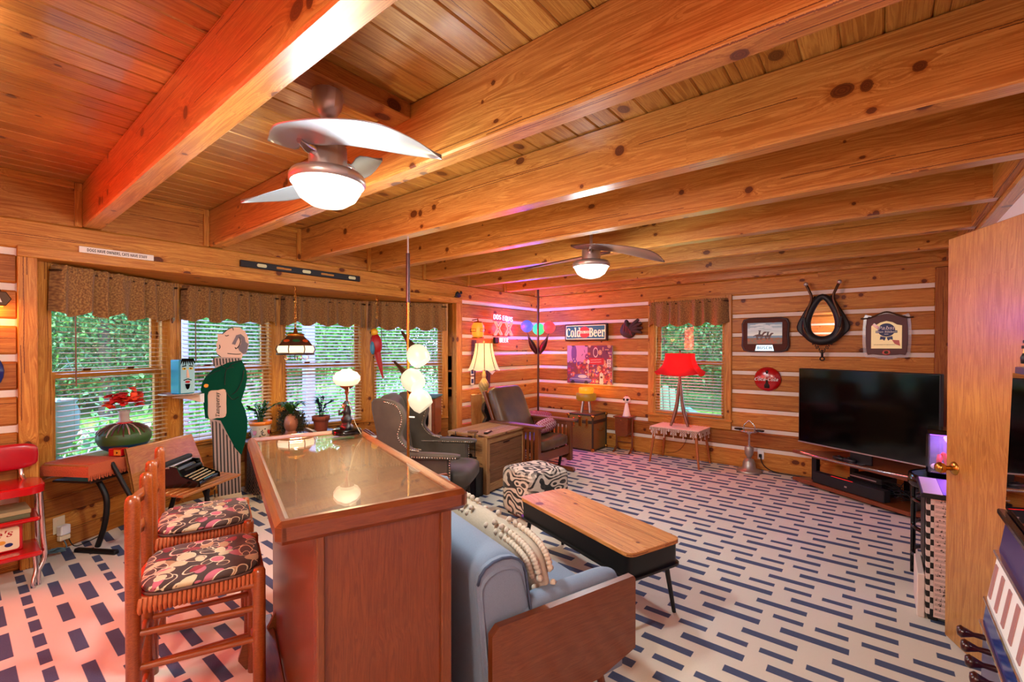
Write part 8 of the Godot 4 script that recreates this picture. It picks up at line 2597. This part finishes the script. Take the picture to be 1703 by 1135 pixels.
func build_tv() -> void:
	# television: x along the screen
	var t := thing("television", "large black flat-screen television on a corner stand", "television", Vector3(4.315, 0.366, 0.682), -0.535)
	part(t, "panel", B.new().bb(Vector3(-0.635, 0.10, -0.03), Vector3(0.635, 0.905, 0.012), 0.006), mats.black)
	mat("screen", Color(0.008, 0.008, 0.009), 0.09)
	part(t, "screen", B.new().bb(Vector3(-0.622, 0.118, 0.012), Vector3(0.622, 0.895, 0.0145)), mats.screen)
	part(t, "lower_trim", B.new().bb(Vector3(-0.635, 0.10, 0.010), Vector3(0.635, 0.112, 0.018), 0.002), mats.steel)
	part(t, "neck", B.new().bb(Vector3(-0.10, 0.0, -0.02), Vector3(0.10, 0.12, 0.0), 0.004), mats.black)
	part(t, "curved_foot", B.new().tube(smooth([Vector3(-0.52, 0.014, 0.12), Vector3(-0.30, 0.014, 0.16), Vector3(0.0, 0.014, 0.175), Vector3(0.30, 0.014, 0.16), Vector3(0.52, 0.014, 0.12)], 5), 0.013, 8).bb(Vector3(-0.06, 0.0, -0.02), Vector3(0.06, 0.014, 0.17), 0.004), mats.chrome)
	# stand
	var s := thing("tv_stand", "corner television stand of two wood shelves on black posts", "tv stand", Vector3(4.21, 0, 0.665), -0.61)
	var front := pv([Vector2(-0.60, 0.0), Vector2(0.56, 0.0), Vector2(0.66, 0.14), Vector2(0.30, 0.62), Vector2(-0.28, 0.52)])
	for y in [0.03, 0.33]:
		var b := B.new()
		b.xf = Transform3D(Basis(Vector3(1, 0, 0), Vector3(0, 0, -1), Vector3(0, 1, 0)), Vector3(0, 0, 0.02))
		b.prism(front, y, y + 0.035, 0.003)
		part(s, "shelf", b, mats.walnut)
	part(s, "plinth", B.new().bb(Vector3(-0.45, 0.0, -0.40), Vector3(0.45, 0.03, -0.05)), mats.black)
	for q in [Vector2(-0.42, -0.10), Vector2(-0.20, -0.36), Vector2(0.54, -0.10), Vector2(0.25, -0.46)]:
		part(s, "post", B.new().bb(Vector3(q.x - 0.028, 0.065, q.y - 0.028), Vector3(q.x + 0.028, 0.33, q.y + 0.028), 0.003), mats.black)
	var W := s.transform
	var bar := thing("sound_bar", "long black sound bar on the lower shelf of the television stand", "speaker", W * Vector3(-0.02, 0.066, -0.045), -0.61)
	part(bar, "body", B.new().bb(Vector3(-0.36, 0, -0.045), Vector3(0.36, 0.11, 0.04), 0.006), mats.blackmatte)
	part(bar, "badge", B.new().bb(Vector3(-0.01, 0.04, 0.04), Vector3(0.015, 0.055, 0.042)), mats.steel)
	part(bar, "status_light", B.new().bb(Vector3(-0.16, 0.108, 0.02), Vector3(0.06, 0.112, 0.03)), mat("ledred", Color(0.8, 0.1, 0.1), 0.4, {emit = Color(1, 0.1, 0.1), power = 0.6}))
	for i in 3:
		var p := thing("media_player", ["black media player at the bottom of the stack behind the sound bar", "slim grey-trimmed disc player in the middle of the stack behind the sound bar", "small black set-top box topmost of the stack behind the sound bar"][i], "media player", W * Vector3(0.05 + 0.02 * i, 0.066 + i * 0.062, -0.22), -0.61, "")
		part(p, "case", B.new().bb(Vector3(-0.19 + 0.03 * i, 0, -0.10), Vector3(0.19 - 0.02 * i, 0.058, 0.10), 0.004), mats.black)
		part(p, "front_strip", B.new().bb(Vector3(-0.15, 0.02, 0.10), Vector3(0.10, 0.03, 0.102)), mats.steel)
	var cb := B.new()
	var q2 := RandomNumberGenerator.new()
	q2.seed = 3
	for k in 7:
		var pts := []
		for i in 7:
			pts.append(W * Vector3(0.22 + q2.randf_range(-0.06, 0.22), 0.075 + q2.randf_range(0.0, 0.16), -0.20 + q2.randf_range(-0.12, 0.09)))
		cb.tube(smooth(pts, 4), 0.004, 5)
	solo("cable_tangle", "tangle of black cables on the lower shelf of the television stand", "cables", cb, mats.blackmatte)
	var pad := thing("game_controllers", "dark game controller heap lying in front of the television foot", "controller", W * Vector3(-0.02, 0.366, 0.0), -0.55)
	for i in 2:
		part(pad, "grip", B.new().ball(Vector3(-0.06 + i * 0.10, 0.022, 0.0), Vector3(0.06, 0.022, 0.035), 14, 8, 0.8), mats.black)
		part(pad, "thumb_stick", B.new().lathe([Vector2(0.008, 0.04), Vector2(0.012, 0.052), Vector2(0, 0.054)], 10, Vector3(-0.05 + i * 0.09, 0, 0.01)), mats.blackmatte)

func build_right() -> void:
	# round black stand with green top, aquarium lamp
	var r := thing("round_stand", "black round bentwood stand with green top beside the television", "stand", Vector3(4.83, 0, 2.20))
	part(r, "top", B.new().lathe([Vector2(0, 0.66), Vector2(0.20, 0.66), Vector2(0.21, 0.655), Vector2(0.21, 0.63), Vector2(0, 0.63)], 36), mat("baize", Color(0.04, 0.20, 0.15), 0.7))
	part(r, "rim", B.new().lathe([Vector2(0.205, 0.665), Vector2(0.222, 0.66), Vector2(0.226, 0.60), Vector2(0.21, 0.58), Vector2(0.20, 0.60)], 36), mats.gloss)
	for y in [0.12, 0.30, 0.48]:
		part(r, "hoop", B.new().lathe([Vector2(0.20, y), Vector2(0.21, y + 0.012), Vector2(0.20, y + 0.03), Vector2(0.19, y + 0.012), Vector2(0.20, y)], 32), mats.gloss)
	for k in 6:
		var a := TAU * k / 6
		part(r, "leg", B.new().tube([Vector3(cos(a) * 0.195, 0.0, sin(a) * 0.195), Vector3(cos(a) * 0.195, 0.62, sin(a) * 0.195)], 0.014, 8), mats.gloss)
	mat("lilac", Color(0.70, 0.50, 0.90), 0.3, {emit = Color(0.62, 0.32, 1.0), power = 1.2})
	mat("tankglass", Color(0.75, 0.78, 0.85), 0.03, {alpha = 0.16})
	mat("coral", Color(0.80, 0.12, 0.12), 0.6)
	mat("coralwhite", Color(0.90, 0.82, 0.80), 0.6)
	var f := thing("aquarium_lamp", "black-framed glass tank with purple light, red coral and white shells", "aquarium", Vector3(4.80, 0.667, 2.23), -0.10)
	part(f, "base", B.new().bb(Vector3(-0.10, 0, -0.10), Vector3(0.12, 0.035, 0.10), 0.005), mats.gloss)
	part(f, "hood", B.new().bb(Vector3(-0.10, 0.275, -0.10), Vector3(0.12, 0.305, 0.10), 0.005), mats.gloss)
	part(f, "light_tube", B.new().bb(Vector3(-0.085, 0.268, -0.085), Vector3(0.105, 0.275, 0.085)), mats.lilac)
	part(f, "glass", B.new().bb(Vector3(-0.098, 0.035, -0.098), Vector3(0.118, 0.275, 0.098)), mats.tankglass)
	for x in [-0.097, 0.117]:
		for z in [-0.097, 0.097]:
			part(f, "corner_post", B.new().bb(Vector3(x - 0.006, 0.035, z - 0.006), Vector3(x + 0.006, 0.275, z + 0.006)), mats.gloss)
	for k in 7:
		var a := k * 0.9
		part(f, "coral", B.new().tube(smooth([Vector3(cos(a) * 0.04 + 0.01, 0.036, sin(a) * 0.04), Vector3(cos(a) * 0.06 + 0.01, 0.09, sin(a) * 0.05), Vector3(cos(a + 0.5) * 0.05 + 0.01, 0.13 + 0.01 * (k % 3), sin(a + 0.5) * 0.05)], 3), 0.014, 6), mats.coral)
		part(f, "shell", B.new().ball(Vector3(cos(a + 0.4) * 0.07 + 0.01, 0.056, sin(a + 0.4) * 0.065), Vector3(0.024, 0.02, 0.024), 10, 7), mats.coralwhite)
	omni(Vector3(0.01, 0.22, 0), Color(0.72, 0.45, 1.0), 0.10, 0.04, f)
	# sheet-music cabinet
	mat("music", Color(1, 1, 1), 0.6, {tex = "music"})
	mat("checkdark", Color(0.05, 0.035, 0.04), 0.5)
	mat("checklight", Color(0.84, 0.76, 0.72), 0.5)
	mat("purplestripe", Color(0.30, 0.14, 0.42), 0.5)
	mat("bluestripe", Color(0.05, 0.18, 0.60), 0.5)
	var m := thing("music_cabinet", "narrow cabinet papered with sheet music and checkered trim, behind the open door", "cabinet", Vector3(4.83, 0, 2.70))
	part(m, "carcass", B.new().bb(Vector3(-0.165, 0.03, -0.185), Vector3(0.13, 0.675, 0.18), 0.003), mats.checkdark)
	var mb := B.new()
	mb.st.set_smooth_group(-1)
	mb.poly([Vector3(-0.14, 0.03, 0.183), Vector3(0.13, 0.03, 0.183), Vector3(0.13, 0.675, 0.183), Vector3(-0.14, 0.675, 0.183)], [Vector2(0, 1), Vector2(0.85, 1), Vector2(0.85, 0), Vector2(0, 0)], Vector3(0, 0, 1))
	mb.bb(Vector3(-0.14, 0.03, 0.180), Vector3(0.13, 0.675, 0.1815))
	part(m, "music_side", mb, mats.music, "side papered with sheet music")
	part(m, "top", B.new().bb(Vector3(-0.195, 0.675, -0.21), Vector3(0.15, 0.70, 0.21), 0.004), mats.checkdark)
	for i in 4:
		part(m, "top_stripe", B.new().bb(Vector3(-0.185 + i * 0.08, 0.70, -0.20), Vector3(-0.185 + i * 0.08 + 0.078, 0.702, 0.20)), mats.purplestripe if i == 1 else mats.checklight)
	part(m, "top_mark", B.new().bb(Vector3(-0.105, 0.702, 0.14), Vector3(-0.028, 0.7035, 0.20)), mats.bluestripe)
	for i in 20:
		for k in 2:
			var o := B.new().bb(Vector3(-0.168 + k * 0.014, 0.04 + i * 0.0315, 0.1815), Vector3(-0.154 + k * 0.014, 0.04 + i * 0.0315 + 0.031, 0.185))
			part(m, "check_tile", o, mats.checkdark if (i + k) % 2 else mats.checklight)
		part(m, "check_tile", B.new().bb(Vector3(-0.171, 0.04 + i * 0.0315, 0.14), Vector3(-0.166, 0.04 + i * 0.0315 + 0.031, 0.18)), mats.checkdark if i % 2 else mats.checklight)
	part(m, "lower_bin", B.new().bb(Vector3(-0.205, 0.0, -0.16), Vector3(-0.172, 0.24, 0.16), 0.004), mats.checklight)
	part(m, "door_panel", B.new().bb(Vector3(-0.176, 0.28, -0.15), Vector3(-0.168, 0.66, 0.13), 0.003), mats.checkdark)
	for x in [-0.14, 0.10]:
		part(m, "foot", B.new().bb(Vector3(x - 0.02, 0, -0.16), Vector3(x + 0.02, 0.03, 0.16), 0.003), mats.checkdark)
	# open door
	var d := struct("door_1")
	d.position = Vector3(4.725, 0, 3.012)
	d.rotation.y = -1.166
	part(d, "leaf", B.new().bb(Vector3(0, 0.012, -0.034), Vector3(0.76, 2.04, 0.0), 0.003, 1), mats.doorwood)
	for z in [0.0, -0.034]:
		var sg := 1.0 if z == 0.0 else -1.0
		var k := B.new()
		k.xf = Transform3D(Basis(Vector3(1, 0, 0), Vector3(0, 0, sg), Vector3(0, -sg, 0)), Vector3(0.065, 0.885, z))
		part(d, "knob_rose", k.lathe([Vector2(0, 0.012), Vector2(0.022, 0.012), Vector2(0.033, 0.004), Vector2(0.034, 0.0)], 22), mats.brass)
		var k2 := B.new()
		k2.xf = k.xf
		part(d, "knob", k2.lathe([Vector2(0.012, 0.01), Vector2(0.012, 0.035), Vector2(0.024, 0.045), Vector2(0.028, 0.06), Vector2(0.02, 0.075), Vector2(0, 0.078)], 20), mats.brass)
	# old cigarette vending machine beside the door
	mat("vendblue", Color(0.10, 0.14, 0.40), 0.35, {coat = 0.4})
	mat("vendwhite", Color(0.82, 0.82, 0.80), 0.3, {emit = Color(1, 0.98, 0.92), power = 0.16})  # weak emission put into the display white
	mat("vendknob", Color(0.20, 0.03, 0.03), 0.3, {coat = 0.4})
	mat("vendaqua", Color(0.05, 0.22, 0.50), 0.15)
	mat("packpink", Color(0.66, 0.48, 0.46), 0.4)
	var v := thing("vending_machine", "blue vintage vending machine with dark red pull knobs beside the open door", "vending machine", Vector3(5.055, 0, 4.42))
	# profile across the machine (x = depth from the wall, y = height), pushed along z
	var prof := pv([Vector2(0, 0), Vector2(-0.29, 0.0), Vector2(-0.31, 0.30), Vector2(-0.305, 0.52), Vector2(-0.285, 0.68), Vector2(-0.265, 0.80), Vector2(-0.25, 0.91), Vector2(-0.235, 1.42), Vector2(0, 1.45)])
	part(v, "cabinet", B.new().prism(prof, -0.50, 0.50, 0.0), mats.vendblue)
	part(v, "mirror_panel", slant(-0.252, 0.93, -0.238, 1.40, -0.49, 0.49, 0.004), mats.mirror)
	part(v, "counter_lip", B.new().bb(Vector3(-0.275, 0.905, -0.50), Vector3(-0.22, 0.925, 0.50), 0.004), mats.gloss)
	for q in [[-0.271, 0.772], [-0.295, 0.600], [-0.305, 0.515]]:
		part(v, "chrome_strip", B.new().bb(Vector3(q[0] - 0.012, q[1] - 0.006, -0.50), Vector3(q[0] + 0.006, q[1] + 0.006, 0.50), 0.003), mats.chrome)
	part(v, "display_window", slant(-0.2955, 0.607, -0.271, 0.765, -0.48, 0.48, 0.004), mats.vendwhite)
	for i in 9:
		part(v, "pack_print", slant(-0.297, 0.625, -0.2795, 0.74, -0.46 + i * 0.105, -0.46 + i * 0.105 + 0.035, 0.003), mats.packpink)
	part(v, "blue_strip", slant(-0.3055, 0.522, -0.298, 0.592, -0.48, 0.48, 0.003), mats.vendaqua)
	for i in 10:
		var kb := B.new()
		kb.xf = Transform3D(Basis(Vector3(0, 1, 0), Vector3(-1, 0, 0), Vector3(0, 0, 1)), Vector3(-0.305, 0.478, -0.45 + i * 0.1))
		part(v, "pull_knob", kb.lathe([Vector2(0.010, 0), Vector2(0.008, 0.03), Vector2(0.016, 0.05), Vector2(0.021, 0.062), Vector2(0.014, 0.072), Vector2(0, 0.074)], 14), mats.vendknob)
	part(v, "drop_tray", B.new().bb(Vector3(-0.35, 0.24, -0.42), Vector3(-0.30, 0.30, 0.42), 0.006), mats.chrome)
	for z in [-0.42, 0.42]:
		part(v, "foot", B.new().bb(Vector3(-0.33, 0, z - 0.05), Vector3(-0.28, 0.03, z + 0.05), 0.004), mats.chrome)
	mat("houseyellow", Color(0.86, 0.68, 0.36), 0.5, {emit = Color(1.0, 0.7, 0.3), power = 0.3})
	var h := thing("lighthouse_figurine", "small yellow lighthouse figurine with dark base on top of the vending machine", "figurine", Vector3(4.855, 1.433, 3.98))
	part(h, "base", B.new().lathe([Vector2(0, 0), Vector2(0.032, 0), Vector2(0.034, 0.02), Vector2(0.028, 0.035), Vector2(0, 0.035)], 16), mats.iron)
	part(h, "tower", B.new().lathe([Vector2(0.028, 0.035), Vector2(0.02, 0.10), Vector2(0.02, 0.10), Vector2(0, 0.10)], 16), mats.houseyellow)
	part(h, "gallery", B.new().lathe([Vector2(0.0, 0.10), Vector2(0.024, 0.10), Vector2(0.024, 0.106), Vector2(0.012, 0.107), Vector2(0.012, 0.125), Vector2(0.016, 0.126), Vector2(0, 0.145)], 14), mats.iron)
	for i in 3:
		part(h, "window", B.new().bb(Vector3(-0.032 + i * 0.003, 0.05 + i * 0.018, 0.003), Vector3(-0.018, 0.06 + i * 0.018, 0.011)), mats.darkwood)

# thin sheet laid on the sloping front of the vending machine, from (x0, y0) to (x1, y1)
func slant(x0: float, y0: float, x1: float, y1: float, z0: float, z1: float, th: float) -> B:
	var d := Vector2(x1 - x0, y1 - y0).normalized()
	var n := Vector2(-d.y, d.x) * th
	if n.x > 0:
		n = -n
	return B.new().prism(pv([Vector2(x0, y0), Vector2(x1, y1), Vector2(x1, y1) + n, Vector2(x0, y0) + n]), z0, z1)


func build_all() -> void:
	build_lamps()
	build_bar()
	build_stools()
	build_sofa()
	build_tables()
	build_chairs()
	build_window_dressing()
	build_decor()
	build_butler()
	build_desk()
	build_red_chair()
	build_plants()
	build_back()
	build_tv()
	build_right()
